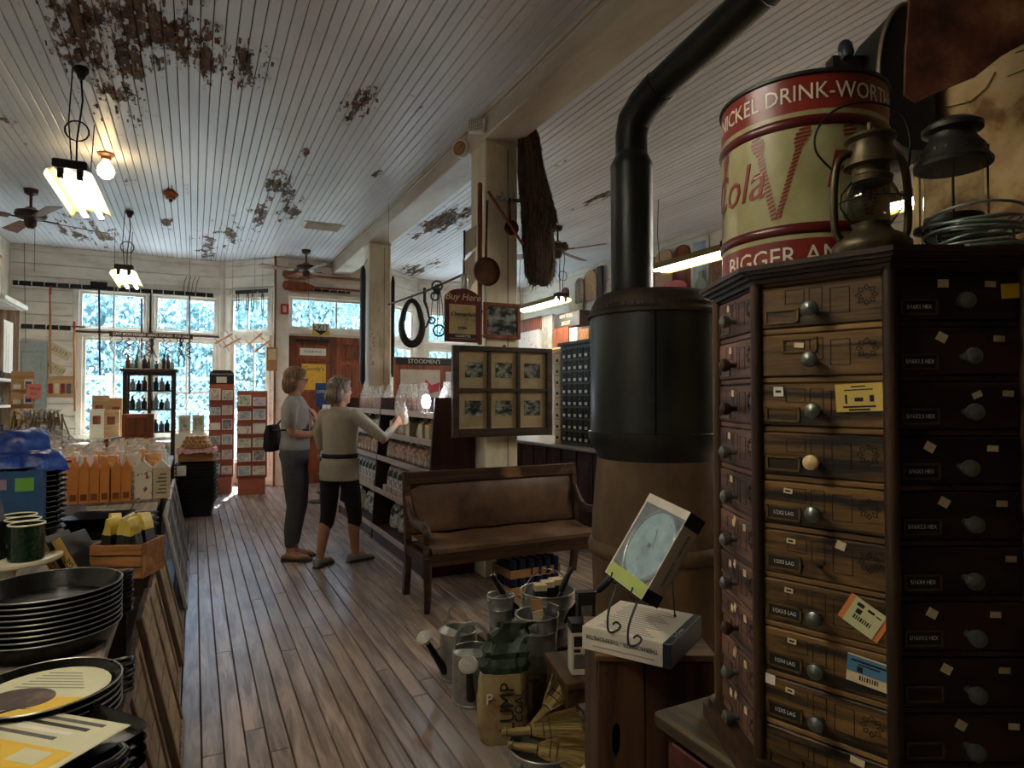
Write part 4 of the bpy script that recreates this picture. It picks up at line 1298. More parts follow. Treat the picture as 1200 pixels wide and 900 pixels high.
# ---- trays of cans under the bench
M_can = plain('midnight_blue_can', (26, 34, 70), .3, .4, .1)
M_silver = plain('can_end', (170, 172, 176), .3, .9, .04)


def tray(loc, label, full=True):
    t = thing('cardboard_tray', label, 'tray', loc, R(2))
    w, d, h = .42, .28, .06
    MB().b2((0, 0, 0), (w, d, .004)).build('tray_floor', M_card, t)
    for (a, b) in (((0, 0, .004), (w, .004, h)), ((0, d - .004, .004), (w, d, h)), ((0, .0045, .004), (.004, d - .0045, h)), ((w - .004, .0045, .004), (w, d - .0045, h))):
        MB().b2(a, b).build('tray_side', M_card, t)
    for i in range(6):
        for j in range(4):
            c = shared('can', MB().lathe([(.026, 0), (.031, .006), (.031, .104), (.026, .116)], 14), 'drink_can', M_can, None, None, 40)
            c.location = (loc[0] + .036 + i * .0695, loc[1] + .036 + j * .069, loc[2] + .0045)
            tag(c, 'midnight blue drink can in the %s tray under the bench' % ('lower' if loc[2] < .1 else 'upper'), 'can', 'drink cans under the bench')
            e = shared('canend', MB().lathe([(.0, .1162), (.024, .1162), (.026, .118), (.022, .1195), (0, .1185)], 12), 'can_end', M_silver, c)
    return t


tray((2.02, 4.04, .002), 'lower cardboard tray of drink cans on the floor under the bench')
tray((2.02, 4.04, .126), 'upper cardboard tray of drink cans stacked under the bench')

# ---- stools and blocks for the garden goods
M_step = wood('dark_step_boards', (50, 36, 22), (92, 70, 44), 'y', 5, .55)
ZS1, ZS2 = .20, .34
stl = thing('low_stool', 'low dark wooden stool carrying the white tool carton by the crate', 'stool', (1.265, 2.06, 0), R(-13))
MB().b2((0, 0, ZS2 - .03), (.30, .30, ZS2), bev=.004).build('seat', M_step, stl)
for (x, y) in ((.03, .03), (.27, .03), (.03, .27), (.27, .27)): MB().b2((x - .018, y - .018, 0), (x + .018, y + .018, ZS2 - .03)).build('leg', M_step, stl)
MB().b2((.05, .02, ZS2 - .09), (.25, .035, ZS2 - .031)).build('apron', M_step, stl); MB().b2((.02, .05, ZS2 - .09), (.035, .25, ZS2 - .031)).build('apron', M_step, stl)
ss = thing('display_step', 'low dark display step under the galvanised buckets', 'stand', (1.32, 2.43, 0))
MB().b2((0, 0, ZS1 - .025), (.24, .60, ZS1), bev=.004).build('board', M_step, ss)
MB().b2((.245, .25, ZS1 - .025), (.48, .60, ZS1), bev=.004).build('board', M_step, ss)
for (x, y) in ((.02, .02), (.22, .02), (.02, .58), (.46, .58), (.46, .27)): MB().b2((x - .018, y - .018, 0), (x + .018, y + .018, ZS1 - .025)).build('leg', M_step, ss)
MB().b2((.02, .004, .03), (.22, .018, ZS1 - .026)).build('riser', M_step, ss); MB().b2((.004, .02, .03), (.016, .56, ZS1 - .026)).build('riser', M_step, ss)


def pail(loc, r0, r1, h, label, bail=None, name='bucket'):
    t = thing(name, label, 'bucket', loc, random.random())
    MB().lathe([(r0 - .004, .004), (r0, 0), (r0, .004), (r0 + (r1 - r0) * .3, h * .3), (r0 + (r1 - r0) * .32 + .003, h * .32), (r0 + (r1 - r0) * .34, h * .34),
                (r0 + (r1 - r0) * .7, h * .7), (r0 + (r1 - r0) * .72 + .003, h * .72), (r0 + (r1 - r0) * .74, h * .74), (r1, h), (r1 - .003, h - .002), (r0 - .002, .008), (0, .008)], 28, cap=False).build('body', M_galv, t, 40)
    MB().tube([(math.cos(a) * r1, math.sin(a) * r1, h) for a in [2 * math.pi * i / 32 for i in range(32)]], .0045, 6, closed=True).build('rolled_rim', M_galv, t, 60)
    MB().lathe([(r0, 0), (r0 - .001, -.0)], 28).build('bottom', M_galv, t)
    for sg in (-1, 1): MB().box((sg * (r1 + .002), 0, h - .03), (.006, .03, .03), bev=.002).build('ear', M_galv, t)
    if bail:
        MB().tube([(math.cos(a) * r1 * 1.04, math.sin(a) * bail[1], h - .03 + math.sin(a) * bail[0]) for a in [math.pi * i / 16 for i in range(17)]], .0028, 6).build('bail', M_steel, t, 60)
    return t


pA = at_z(587, 741, ZS1)
pail((1.395, 2.905, ZS1), .052, .068, .22, 'narrow tall galvanised bucket beside the watering cans', (.05, -.06))
pB = Vector((1.405, 2.54, ZS1))
pail((pB.x - .0, pB.y, ZS1), .082, .098, .235, 'ridged galvanised bucket packed with upright tool cards', (-.05, .09))
pC = Vector((1.625, 2.83, ZS1))
pail((pC.x, pC.y, ZS1), .112, .138, .235, 'wide galvanised bucket of small cartons with its bail raised', (.13, .02))

M_carA = plain('cream_carton', (206, 190, 150), .6, 0, .08)
M_blk = plain('black_card', (28, 27, 26), .5, 0, .1)


def carton(loc, d, rz, label, mats=(None, None), tilt=(0, 0), name='product_box', stripes=(), cat='box', group=None):
    t = thing(name, label, cat, loc, rz, group)
    t.rotation_euler = (tilt[0], tilt[1], rz)
    MB().b2((-d[0] / 2, -d[1] / 2, 0), (d[0] / 2, d[1] / 2, d[2]), bev=.002).build('carton', mats[0], t)
    MB().b2((-d[0] / 2 - .0006, -d[1] / 2 - .0006, d[2] * .82), (d[0] / 2 + .0006, d[1] / 2 + .0006, d[2] + .0006)).build('printed_top', mats[1], t)
    for (x0, x1, z0, z1, m) in stripes:
        MB().b2((x0 * d[0] - d[0] / 2, -d[1] / 2 - .0012, z0 * d[2]), (x1 * d[0] - d[0] / 2, -d[1] / 2, z1 * d[2])).build('printed_panel', m, t)
    return t


M_greyp = plain('grey_print_panel', (96, 92, 88), .6, 0, .2, 40)
st_ = [(.1, .55, .55, .75, M_ink), (.1, .9, .12, .4, M_greyp), (.65, .92, .5, .78, M_ink), (.1, .4, .44, .5, M_ink)]
carton((1.375, 2.13, ZS2), (.088, .075, .20), -.35, 'white and black tool carton at the corner of the stand', (M_boxw, M_blk), stripes=st_)
carton((1.43, 2.74, ZS1), (.06, .06, .185), -.2, 'slim white carton between the narrow and ridged buckets', (M_boxw, M_blk), stripes=st_[:2])
for k, (dx, dy, lb_) in enumerate(((-.06, -.03, 'left'), (0, 0, 'middle'), (.06, .02, 'right'))):
    carton((pC.x + dx, pC.y + dy, ZS1 + .13), (.06, .055, .15), -.3 + .1 * k, 'small cream topped carton standing in the wide bucket, %s of three' % lb_, (M_blk, M_carA), group='cartons in the wide bucket')
for k, (dx, dy, tl, lb_, h_) in enumerate(((-.045, .0, .38, 'silver edged card leaning in the ridged bucket', .28), (.02, .03, .0, 'tall black and tan tool card in the ridged bucket', .27), (-.02, -.04, .25, 'dark tool card low in the front of the ridged bucket', .22), (.05, -.01, -.15, 'striped tool card at the right of the ridged bucket', .23))):
    carton((pB.x + dx * .7, pB.y + dy, ZS1 + .02), (.05, .008, h_), -.35, lb_, ((M_silver, M_blk, M_blk, M_blk)[k], (M_silver, M_card, M_greyp, M_carA)[k]), (0, tl), 'tool_card', [(.2, .8, .15, .5, M_greyp), (.2, .8, .55, .68, M_carA)], 'card')


def trowel(loc, rz, tilt, label):
    t = thing('hand_tool', label, 'tool', loc)
    t.rotation_euler = (tilt[0], tilt[1], rz)
    MB().lathe([(.010, 0), (.015, .015), (.016, .06), (.013, .1), (.018, .118), (.012, .13), (0, .132)], 14).build('handle', M_blackpl, t, 50)
    MB().tube([(0, 0, 0), (0, .01, -.06)], .006, 8).build('shank', M_steel, t, 60)
    MB().loft([[(-w, .01, z), (0, .02, z), (w, .01, z), (0, .016, z)] for w, z in ((.02, -.06), (.03, -.10), (.026, -.15), (.004, -.2))]).build('blade', M_black, t)


trowel((1.40, 2.87, .43), -.3, (.15, -.55), 'black handled trowel leaning out of the narrow bucket')
trowel((1.53, 2.24, .60), -.3, (.2, .75), 'black handled trowel leaning right beside the stove')
trowel((1.66, 2.76, .44), -.3, (-.1, .5), 'black handled hand fork in the wide bucket')
carton((1.47, 2.24, ZS2), (.075, .04, .27), -.3, 'dark tall carton standing against the stove', (M_blk, M_blk), stripes=[(.2, .8, .6, .8, M_greyp)])


# ---- watering cans
def watering_can(loc, rz, label, r=.095, h=.235):
    t = thing('watering_can', label, 'watering can', loc, rz, 'galvanised watering cans')
    MB().lathe([(r - .003, .012), (r, 0), (r, .012), (r, h), (r - .003, h)], 28, cap=False).build('body', M_galv, t, 40)
    MB().lathe([(r - .002, .01), (0, .01)], 28, cap=False).build('bottom', M_galv, t)
    for z in (.012, h): MB().tube([(math.cos(a) * r, math.sin(a) * r, z) for a in [2 * math.pi * i / 28 for i in range(28)]], .004, 6, closed=True).build('rim', M_galv, t, 60)
    # half cover over the spout side (spout to -x)
    n = 14
    vs = [(math.cos(a) * r, math.sin(a) * r, h) for a in [math.pi / 2 + math.pi * i / n for i in range(n + 1)]]
    vs2 = [(x * .55 - .012, y * .8, h + .03 * math.sin(math.pi * i / n)) for i, (x, y, _) in enumerate(vs)]
    MB().add(vs + vs2, [(i, i + 1, n + 2 + i, n + 1 + i) for i in range(n)]).build('half_cover', M_galv, t, 60)
    MB().tube([(0, math.cos(a) * r * .92, h + math.sin(a) * .125) for a in [math.pi * i / 18 for i in range(19)]], .009, 8, flat=.35).build('handle', M_galv, t, 60)
    s0, s1 = Vector((-r + .01, 0, .05)), Vector((-r - .105, 0, h - .01))
    MB().tube([s0, s0.lerp(s1, .5), s1], [.022, .017, .013], 12).build('spout', M_black, t, 60)
    dv = (s1 - s0).normalized()
    Mx = Matrix.Translation(s1) @ dv.to_track_quat('Z', 'Y').to_matrix().to_4x4()
    rose = MB(Mx).lathe([(.013, 0), (.018, .01), (.042, .035), (.043, .04), (.036, .046), (0, .05)], 24).build('rose', plain('pale_tin_rose', (196, 192, 178), .4, .35, .05), t, 30)
    for q in (.012, .02, .028, .036):
        MB(Mx).tube([(math.cos(a) * q, math.sin(a) * q, .0505 - q * .12) for a in [2 * math.pi * i / 24 for i in range(24)]], .0014, 5, closed=True).build('rose_ring', M_galv, rose, 60)
    MB().tube([(-r + .002, 0, h * .8), (-r - .06, 0, h * .72)], .004, 6).build('brace', M_galv, t, 60)
    return t


watering_can((1.215, 3.03, 0), R(20), 'galvanised watering can further from the camera, beside the bench')
watering_can((1.18, 2.76, 0), R(62), 'galvanised watering can with its rose turned to the camera, behind the charcoal')

# ---- sack of lump charcoal
cs = thing('charcoal_sack', 'gold and green paper sack of lump charcoal slumped on the floor', 'sack', (1.155, 2.40, 0), R(-20))
M_gold = mottled('gold_printed_paper', [(130, 80, 56), (150, 128, 84), (168, 148, 104), (182, 164, 122)], 8, .5, .3, pos=[.3, .42, .52, .7])
M_sackg = mottled('dark_green_sack', [(20, 28, 20), (40, 56, 40), (84, 100, 84)], 16, .35, .4)


def sack_ring(z, w, d, ox, oy, n=28, wob=.008, seed=0):
    out = []
    for i in range(n):
        a = 2 * math.pi * i / n
        c, s = math.cos(a), math.sin(a)
        x = w * math.copysign(abs(c) ** .55, c); y = d * math.copysign(abs(s) ** .55, s)
        k = 1 + wob * 10 * math.sin(a * 5 + z * 30 + seed) * .5 + wob * 8 * math.sin(a * 9 - z * 50) * .4
        out.append((ox + x * k, oy + y * k, z))
    return out


MB().loft([sack_ring(0.0, .08, .055, 0, 0), sack_ring(.03, .095, .07, 0, 0, wob=.012), sack_ring(.08, .10, .076, .0, 0, wob=.012), sack_ring(.13, .098, .072, .003, 0, wob=.014), sack_ring(.18, .10, .075, .004, 0, wob=.012), sack_ring(.24, .097, .07, .008, 0, wob=.014), sack_ring(.29, .096, .066, .01, 0, wob=.012)]).build('gold_sleeve', M_gold, cs, 30)
MB().loft([sack_ring(.285, .094, .062, .01, 0), sack_ring(.315, .098, .060, .012, 0, wob=.02), sack_ring(.345, .088, .05, .016, .005, wob=.03), sack_ring(.37, .092, .052, .02, 0, wob=.03), sack_ring(.40, .07, .036, .028, .01, wob=.045), sack_ring(.425, .078, .03, .036, .008, wob=.05), sack_ring(.45, .05, .018, .05, .012, wob=.06), sack_ring(.475, .062, .012, .06, .01, wob=.06)]).build('green_top', M_sackg, cs, 25)
MB().text('LUMP', .085, frame((.02, -.081, .165), (0, 0, 1), (-1, 0, 0)), .0008, sx=.95).build('lettering', plain('dark_green_print', (22, 36, 24), .5, 0, 0), cs)
MB().text('COAL', .05, frame((.068, -.080, .165), (0, 0, 1), (-1, 0, 0)), .0008, sx=.95).build('lettering', M_ink, cs)
MB().text('P', .06, frame((-.055, -.081, .2), (1, 0, 0), (0, 0, 1)), .0008).build('lettering', M_inkw, cs)

# ---- tub of hand brooms
M_straw = wood('broom_straw', (118, 98, 54), (168, 146, 92), 'x', 14, .8)
tq = at_z(637, 872, .19)
pail((tq.x, tq.y, 0.0), .105, .125, .19, 'galvanised tub of straw hand brooms at the bottom edge', None, 'tub')


def whisk(loc, rz, rx, label, ln=.21, roll=0):
    t = thing('hand_broom', label, 'broom', loc, 0, 'straw hand brooms')
    t.rotation_euler = (roll, rx, rz)
    MB().loft([[(x, y * w, z * hh_) for y, z in ((-1, -.6), (0, -1), (1, -.6), (1, .6), (0, 1), (-1, .6))] for x, w, hh_ in ((.05, .018, .014), (.09, .036, .02), (.15, .058, .022), (ln - .005, .072, .02))]).build('straw_body', M_straw, t)
    b = MB()
    for k in range(110):
        a = random.uniform(-1, 1); c = random.choice((-1, 1)) * random.uniform(.8, 1.05)
        b.tube([(.07, a * .024, c * .014), (.14, a * .052, c * .022), (ln + random.uniform(-.008, .012), a * .074, c * .021)], .0016, 3)
    b.build('bristles', M_straw, t, kind='stuff')
    MB().tube([(-.05, 0, 0), (.06, 0, 0)], [.012, .017], 10).build('handle', M_straw, t, 60)
    for x in (-.035, .055, .10, .125): MB().tube([(x, math.cos(a) * (.016 + max(0, x - .03) * .42), math.sin(a) * .0235) for a in [2 * math.pi * i / 14 for i in range(14)]], .0018, 4, closed=True).build('binding', M_steel if x < 0 else M_dark, t)
    return t


whisk((tq.x - .075, tq.y + .075, .215), R(-20), .0, 'straw hand broom lying highest across the tub', .24, .5)
whisk((tq.x - .085, tq.y + .0, .20), R(-38), .05, 'straw hand broom lying at the front of the tub', .22, .6)
whisk((1.20, 2.17, .17), R(10), -.55, 'whisk broom leaning up against the low stool', .18, .4)

# ---- slates and books at the foot of the crate
fq = at_d(676, 870, 2.0)
for k, (dx, lb_, m1, m2) in enumerate(((0.0, 'pine framed slate leaning nearest the crate', M_pine, M_dark), (-.05, 'dark slate board leaning second from the crate', M_blk, M_dark), (-.085, 'white edged book leaning at the bottom of the picture', M_paper, plain('blue_book_cover', (50, 84, 124), .4)))):
    t = thing('leaning_slate', lb_, 'slate', (fq.x + dx * 1.5, fq.y - .02 * k, 0), -YAW)
    t.rotation_euler = (0, R(16), R(-62) + math.pi / 2 * 0)
    MB().b2((-.008, -.12, 0), (.004, .12, .34 - .05 * k)).build('face', m2, t)
    for (a, b) in (((-.012, -.13, 0), (.008, -.105, .35 - .05 * k)), ((-.012, .105, 0), (.008, .13, .35 - .05 * k)), ((-.0125, -.104, .325 - .05 * k), (.0085, .104, .351 - .05 * k)), ((-.0125, -.104, 0), (.0085, .104, .025))):
        MB().b2(a, b, bev=.003).build('frame_bar', m1, t)

# ---- snack display shelves
M_sh = wood('plum_brown_shelf', (44, 22, 20), (70, 38, 34), 'y', 4, .45)
M_shp = wood('plum_brown_panel', (44, 22, 20), (68, 36, 32), 'z', 4, .45)
M_lip = plain('pale_shelf_lip', (176, 158, 146), .5, 0, .08)
sd = thing('snack_shelves', 'plum brown sloping display shelves of bagged snacks behind the bench', 'shelves', (1.61, 4.76, 0))
LEN = 3.2
def fx(z): return .11 * z / 1.42      # front slopes back a little with height
for y0 in (0, 1.62, LEN):
    b = MB(Matrix(((1, 0, 0, 0), (0, 0, 1, 0), (0, 1, 0, 0), (0, 0, 0, 1))))
    b.prism([(0.0, 0), (.44, 0), (.44, 1.42), (.10, 1.42)], y0, y0 + .025)
    b.build('end_panel', M_shp, sd)
LV = [.13, .50, .82, 1.06, 1.28]
for i, z in enumerate(LV):
    for (a, b_) in ((.026, 1.618), (1.646, LEN - .001)):
        sh_ = MB().b2((fx(z) + .004, a, z - .02), (.43, b_, z)).build('shelf', M_sh, sd)
        MB().b2((fx(z) - .006, a, z - .03), (fx(z) + .004, b_, z + .022), bev=.002).build('shelf_lip', M_lip, sh_)
MB().b2((.432, 0.001, 0), (.446, LEN, 1.42)).build('back_board', M_shp, sd)
MB().b2((.012, .026, 0), (.03, LEN, .108)).build('kick_board', M_sh, sd)
M_snk = [mottled('orange_brown_snack', [(120, 66, 34), (176, 108, 60), (206, 150, 96)], 40, .6, .5), mottled('brown_snack', [(80, 48, 30), (130, 84, 54), (164, 116, 80)], 40, .6, .5),
         mottled('pink_candy', [(160, 80, 70), (200, 120, 100), (220, 150, 120)], 36, .5, .4), mottled('pale_snack', [(170, 140, 100), (206, 180, 140), (226, 206, 172)], 36, .6, .4)]
M_blkbag = mottled('black_white_bag', [(20, 20, 20), (30, 30, 30), (190, 190, 188), (220, 220, 218)], 9, .3, .3, pos=[.3, .45, .5, .7])


def pouch_geo(w, d, h, fill):
    def ring(z, ww, dd, n=14): return [(ww * math.copysign(abs(math.cos(a)) ** .6, math.cos(a)), dd * math.copysign(abs(math.sin(a)) ** .7, math.sin(a)), z) for a in [2 * math.pi * i / n for i in range(n)]]
    film = MB().loft([ring(0, w * .42, d * .42), ring(.02, w * .5, d * .5), ring(h * .45, w * .5, d * .48), ring(h * .72, w * .46, d * .3), ring(h * .86, w * .34, d * .12), ring(h, w * .42, d * .06)])
    food = MB().loft([ring(.003, w * .40, d * .40), ring(.02, w * .47, d * .47), ring(h * fill * .7, w * .47, d * .45), ring(h * fill, w * .40, d * .30)])
    return film, food


POUCH = {}
def pouch(loc, rz, tilt, kind, label, w=.15, d=.08, h=.25, fill=.6, film=M_film, group='bags on the snack shelves', name='snack_bag'):
    k = (kind, w, d, h, fill, film.name)
    t = thing(name, label, 'bag', loc, rz, group)
    t.rotation_euler = (tilt, 0, rz)
    if k not in POUCH:
        a, b_ = pouch_geo(w, d, h, fill)
        f1 = a.build('clear_bag', film, t, 60); f2 = b_.build('contents', kind if not isinstance(kind, int) else M_snk[kind], t, 60)
        POUCH[k] = (f1.data, f2.data)
    else:
        link('clear_bag', POUCH[k][0], t); link('contents', POUCH[k][1], t)
    return t


def gable(loc, d, rz, mats, label, group=None, name='milk_carton', tx=None):
    t = thing(name, label, 'carton', loc, rz, group)
    w, dd, h = d
    MB().b2((-w / 2, -dd / 2, 0), (w / 2, dd / 2, h * .74)).build('carton', mats[0], t)
    MB().add([(-w / 2, -dd / 2, h * .74), (w / 2, -dd / 2, h * .74), (w / 2, dd / 2, h * .74), (-w / 2, dd / 2, h * .74), (-w / 2, 0, h * .93), (w / 2, 0, h * .93)],
             [(0, 1, 5, 4), (2, 3, 4, 5), (1, 2, 5), (3, 0, 4)]).build('gable_top', mats[1], t)
    MB().b2((-w / 2, -.003, h * .92), (w / 2, .003, h)).build('top_crimp', mats[1], t)
    if tx: tx(t, w, dd, h)
    return t


SX0, SY0 = 1.61, 4.76
for (bay, ya, yb) in ((0, .10, 1.56), (1, 1.74, 3.1)):
    where = 'near' if bay == 0 else 'far'
    # crown row, standing on top shelf
    n = 8
    for i in range(n):
        y = ya + (yb - ya) * (i + .3) / n
        if bay == 0 and i in (1, 2): continue
        pouch((SX0 + .24, SY0 + y, LV[4] + .002), R(-90) + random.uniform(-.2, .2), random.uniform(-.08, .08), (2, 0, 0)[i % 3], 'orange snack bag in the top row, %s bay, %s' % (where, NTH[i]), .17, .09, .27, .5)
    for i in range(n):
        y = ya + (yb - ya) * (i + .3) / n
        if i % 3 == 1 or (bay == 0 and i < 3):
            gable((SX0 + .20, SY0 + y, LV[3] + .001), (.10, .10, .17), R(-90), (M_carA, M_pine), 'tan gift carton on the second shelf, %s bay, %s' % (where, NTH[i]), 'gift cartons on the snack shelves', 'gift_carton')
        else:
            pouch((SX0 + .22, SY0 + y, LV[3] + .002), R(-90) + random.uniform(-.3, .3), -.12, 3, 'pale treat bag on the second shelf, %s bay, %s' % (where, NTH[i]), .14, .08, .2, .55)
    n = 9
    for i in range(n):
        y = ya + (yb - ya) * (i + .3) / n
        pouch((SX0 + .17, SY0 + y, LV[2] + .004), R(-90) + .5, -.15, i % 2, 'brown snack bag on the third shelf, %s bay, %s' % (where, NTH[i]), .15, .075, .22, .72)
    for i in range(n):
        y = ya + (yb - ya) * (i + .3) / n
        pouch((SX0 + .17, SY0 + y, LV[1] + .004), R(-90) + .5, -.12, M_blkbag, 'black and white bag on the fourth shelf, %s bay, %s' % (where, NTH[i]), .14, .085, .25, .9, M_film2, name='coffee_bag')
        if i < 8:
            MB_ = shared('caddy', MB().b2((-.012, -.065, 0), (.012, .065, .07), bev=.004), 'card_caddy', M_lip, None)
            MB_.location = (SX0 + fx(.5) + .03, SY0 + y + .04, LV[1] + .001)
            tag(MB_, 'pale card holder on the fourth shelf edge, %s bay, %s' % (where, NTH[i]), 'holder', 'card holders along the fourth shelf')
    for i in range(6):
        y = ya + (yb - ya) * (i + .35) / 6
        if bay == 0 and i < 3 or bay == 1 and i > 3:
            gable((SX0 + .16, SY0 + y, LV[0] + .001), (.09, .09, .25), R(-90), (M_cream, M_paper), 'cream gable-top carton on the bottom shelf, %s bay, %s' % (where, NTH[i]), 'cartons on the bottom shelf')
        else:
            pouch((SX0 + .2, SY0 + y, LV[0] + .002), R(-90) + random.uniform(-.4, .4), -.1, M_blkbag, 'dark glossy bag slumped on the bottom shelf, %s bay, %s' % (where, NTH[i]), .2, .12, .24, .9, M_film2)
# the lit lamp on the top shelf
ll = thing('display_lamp', 'small lit lamp shining on the top snack shelf', 'lamp', (SX0 + .10, 4.98, LV[4] + .001))
MB().lathe([(.035, 0), (.035, .012), (.012, .02), (.010, .05), (.022, .055)], 16).build('base', M_steel, ll, 40)
MB().lathe([(.022, .055), (.034, .08), (.036, .12), (.025, .155), (0, .165)], 16).build('bulb', plain('lit_display_bulb', (255, 255, 255), .3, 0, 0, emit=45, emit_col=(235, 242, 255)), ll, 60)
MB().lathe([(.05, .01), (.052, .2)], 20, cap=False).build('glass_shade', M_clear, ll, 60)
# sign panel above the shelves
pn = thing('poster_panel', 'reddish board with pinned white and pink posters behind the snack shelves', 'board', (2.02, 7.9, 0), 0)
M_pan = wood('red_brown_back_panel', (104, 52, 34), (150, 86, 58), 'z', 4, .5)
pb0, pb1 = at_y(462, 418, 7.9), at_y(560, 520, 7.9)
pn.location = (pb0.x, 7.9, 0)
wp = pb1.x - pb0.x
MB().b2((0, 0, 0), (wp, .04, pb0.z)).build('board', M_pan, pn)
MB().b2((.08, -.006, pb0.z - .95), (.62, 0, pb0.z - .16)).build('white_poster', mottled('pale_map_poster', [(196, 180, 172), (216, 204, 194), (226, 216, 206)], 6, .6, 0), pn)
MB().prism([(.36, pb0.z - .5), (.60, pb0.z - .44), (.62, pb0.z - .32), (.50, pb0.z - .36), (.42, pb0.z - .28), (.40, pb0.z - .4)], 0, .002).build('pink_shape', plain('pink_print', (206, 70, 90), .6, 0, .05), pn).matrix_basis = Matrix(((1, 0, 0, 0), (0, 0, -1, -.0062), (0, 1, 0, 0), (0, 0, 0, 1)))
MB().b2((.70, -.006, pb0.z - .62), (.92, 0, pb0.z - .18)).build('cream_notice', M_paper, pn)
MB().b2((.02, -.012, pb0.z - .10), (.78, 0, pb0.z - .01)).build('black_strip', M_dark, pn)
MB().text('STOCKMEN\'S', .075, FRONT((.4, -.0125, pb0.z - .055)), .0005).build('lettering', M_inkw, pn)

# ================================================================== PEOPLE
def ell(b, c, r, n=16, m=10, rot=None):
    prof = [(math.sin(math.pi * i / m), -math.cos(math.pi * i / m)) for i in range(m + 1)]
    vs, fs = [], []
    Q = Matrix.Translation(Vector(c)) @ (Euler(rot).to_matrix().to_4x4() if rot else Matrix.Identity(4))
    for (q, z) in prof[1:-1]:
        for k in range(n):
            a = 2 * math.pi * k / n
            vs.append(Q @ Vector((q * math.cos(a) * r[0], q * math.sin(a) * r[1], z * r[2])))
    for i in range(m - 2):
        for k in range(n):
            k2 = (k + 1) % n
            fs.append((i * n + k, i * n + k2, (i + 1) * n + k2, (i + 1) * n + k))
    o = len(vs)
    vs += [Q @ Vector((0, 0, -r[2])), Q @ Vector((0, 0, r[2]))]
    for k in range(n):
        fs.append((o, (k + 1) % n, k)); fs.append((o + 1, (m - 2) * n + k, (m - 2) * n + (k + 1) % n))
    b.add(vs, fs)


def limb(b, pts, rs, n=12):
    """closed tapered limb with rounded ends"""
    P = [Vector(p) for p in pts]
    d0 = (P[0] - P[1]).normalized(); d1 = (P[-1] - P[-2]).normalized()
    Q = [P[0] + d0 * rs[0] * .95, P[0] + d0 * rs[0] * .6] + P + [P[-1] + d1 * rs[-1] * .6, P[-1] + d1 * rs[-1] * .95]
    b.tube(Q, [rs[0] * .25, rs[0] * .8] + list(rs) + [rs[-1] * .8, rs[-1] * .25], n)


def torso(b, secs, n=20):
    b.loft([[(cx + rx * math.cos(2 * math.pi * k / n), cy + ry * math.sin(2 * math.pi * k / n), z) for k in range(n)] for (z, rx, ry, cx, cy) in secs])


def hand(b, wrist, dirv, palm_n, side, curl=.5, sz=1.0):
    """palm, four unequal bent fingers, thumb from the side of the palm"""
    d = Vector(dirv).normalized(); n = Vector(palm_n); n = (n - d * n.dot(d)).normalized(); s = d.cross(n) * side
    w = Vector(wrist)
    rows = []
    for (t, hw, th) in ((-.01, .022, .017), (.02, .03, .015), (.055, .037, .014), (.078, .035, .012)):
        c = w + d * t * sz
        rows.append([tuple(c + s * hw * sz * math.cos(a) + n * th * sz * math.sin(a)) for a in [2 * math.pi * k / 12 for k in range(12)]])
    b.loft(rows)
    for i, (o, ln) in enumerate(((-.028, .068), (-.0095, .078), (.0095, .073), (.027, .058))):
        p0 = w + d * .07 * sz + s * o * sz
        p1 = p0 + d * ln * .45 * sz + n * ln * .2 * curl * sz
        p2 = p1 + d * ln * .30 * (1 - .5 * curl) * sz + n * ln * .35 * curl * sz
        p3 = p2 + d * ln * .25 * (1 - curl) * sz + n * ln * .3 * curl * sz
        limb(b, [p0, p1, p2, p3], [.0088 * sz, .0085 * sz, .0078 * sz, .0068 * sz], 8)
    q0 = w + d * .025 * sz - s * .03 * sz
    q1 = q0 + d * .025 * sz - s * .022 * sz + n * .012 * sz
    limb(b, [q0, q1, q1 + d * .03 * sz - s * .002 + n * .014 * sz], [.0115 * sz, .010 * sz, .0085 * sz], 8)


def fused(b, name, mat, parent, voxel=.009, smooth=5):
    ob = b.build(name, mat)
    md = ob.modifiers.new('fuse', 'REMESH'); md.mode = 'VOXEL'; md.voxel_size = voxel
    ms = ob.modifiers.new('soft', 'SMOOTH'); ms.factor = .5; ms.iterations = smooth
    dg = bpy.context.evaluated_depsgraph_get()
    me = bpy.data.meshes.new_from_object(ob.evaluated_get(dg))
    me.name = name
    me.polygons.foreach_set('use_smooth', [True] * len(me.polygons))
    if not me.materials: me.materials.append(mat)
    bpy.data.objects.remove(ob)
    return link(name, me, parent)


def head(b, z, tilt=0.0, yaw=0.0):
    """z = height of the head centre; faces +y before yaw"""
    Mh = Matrix.Translation((0, 0, z)) @ Matrix.Rotation(yaw, 4, 'Z') @ Matrix.Rotation(tilt, 4, 'X')
    s = MB(Mh)
    ell(s, (0, -.008, .02), (.072, .092, .092))
    ell(s, (0, .022, -.045), (.054, .062, .062))
    ell(s, (0, .062, -.085), (.026, .022, .02))
    s.loft([[(-.004, .082, .022), (.004, .082, .022), (.004, .078, .018), (-.004, .078, .018)], [(-.010, .104, -.016), (.010, .104, -.016), (.012, .075, -.024), (-.012, .075, -.024)], [(-.014, .088, -.026), (.014, .088, -.026), (.012, .07, -.03), (-.012, .07, -.03)]])
    ell(s, (0, .079, -.05), (.02, .01, .006)); ell(s, (0, .077, -.061), (.018, .009, .006))
    for sg in (-1, 1):
        ell(s, (sg * .073, -.01, -.005), (.012, .02, .032)); ell(s, (sg * .03, .074, .022), (.026, .014, .007))
    b.add([tuple(v) for v in s.v], s.f)
    return Mh


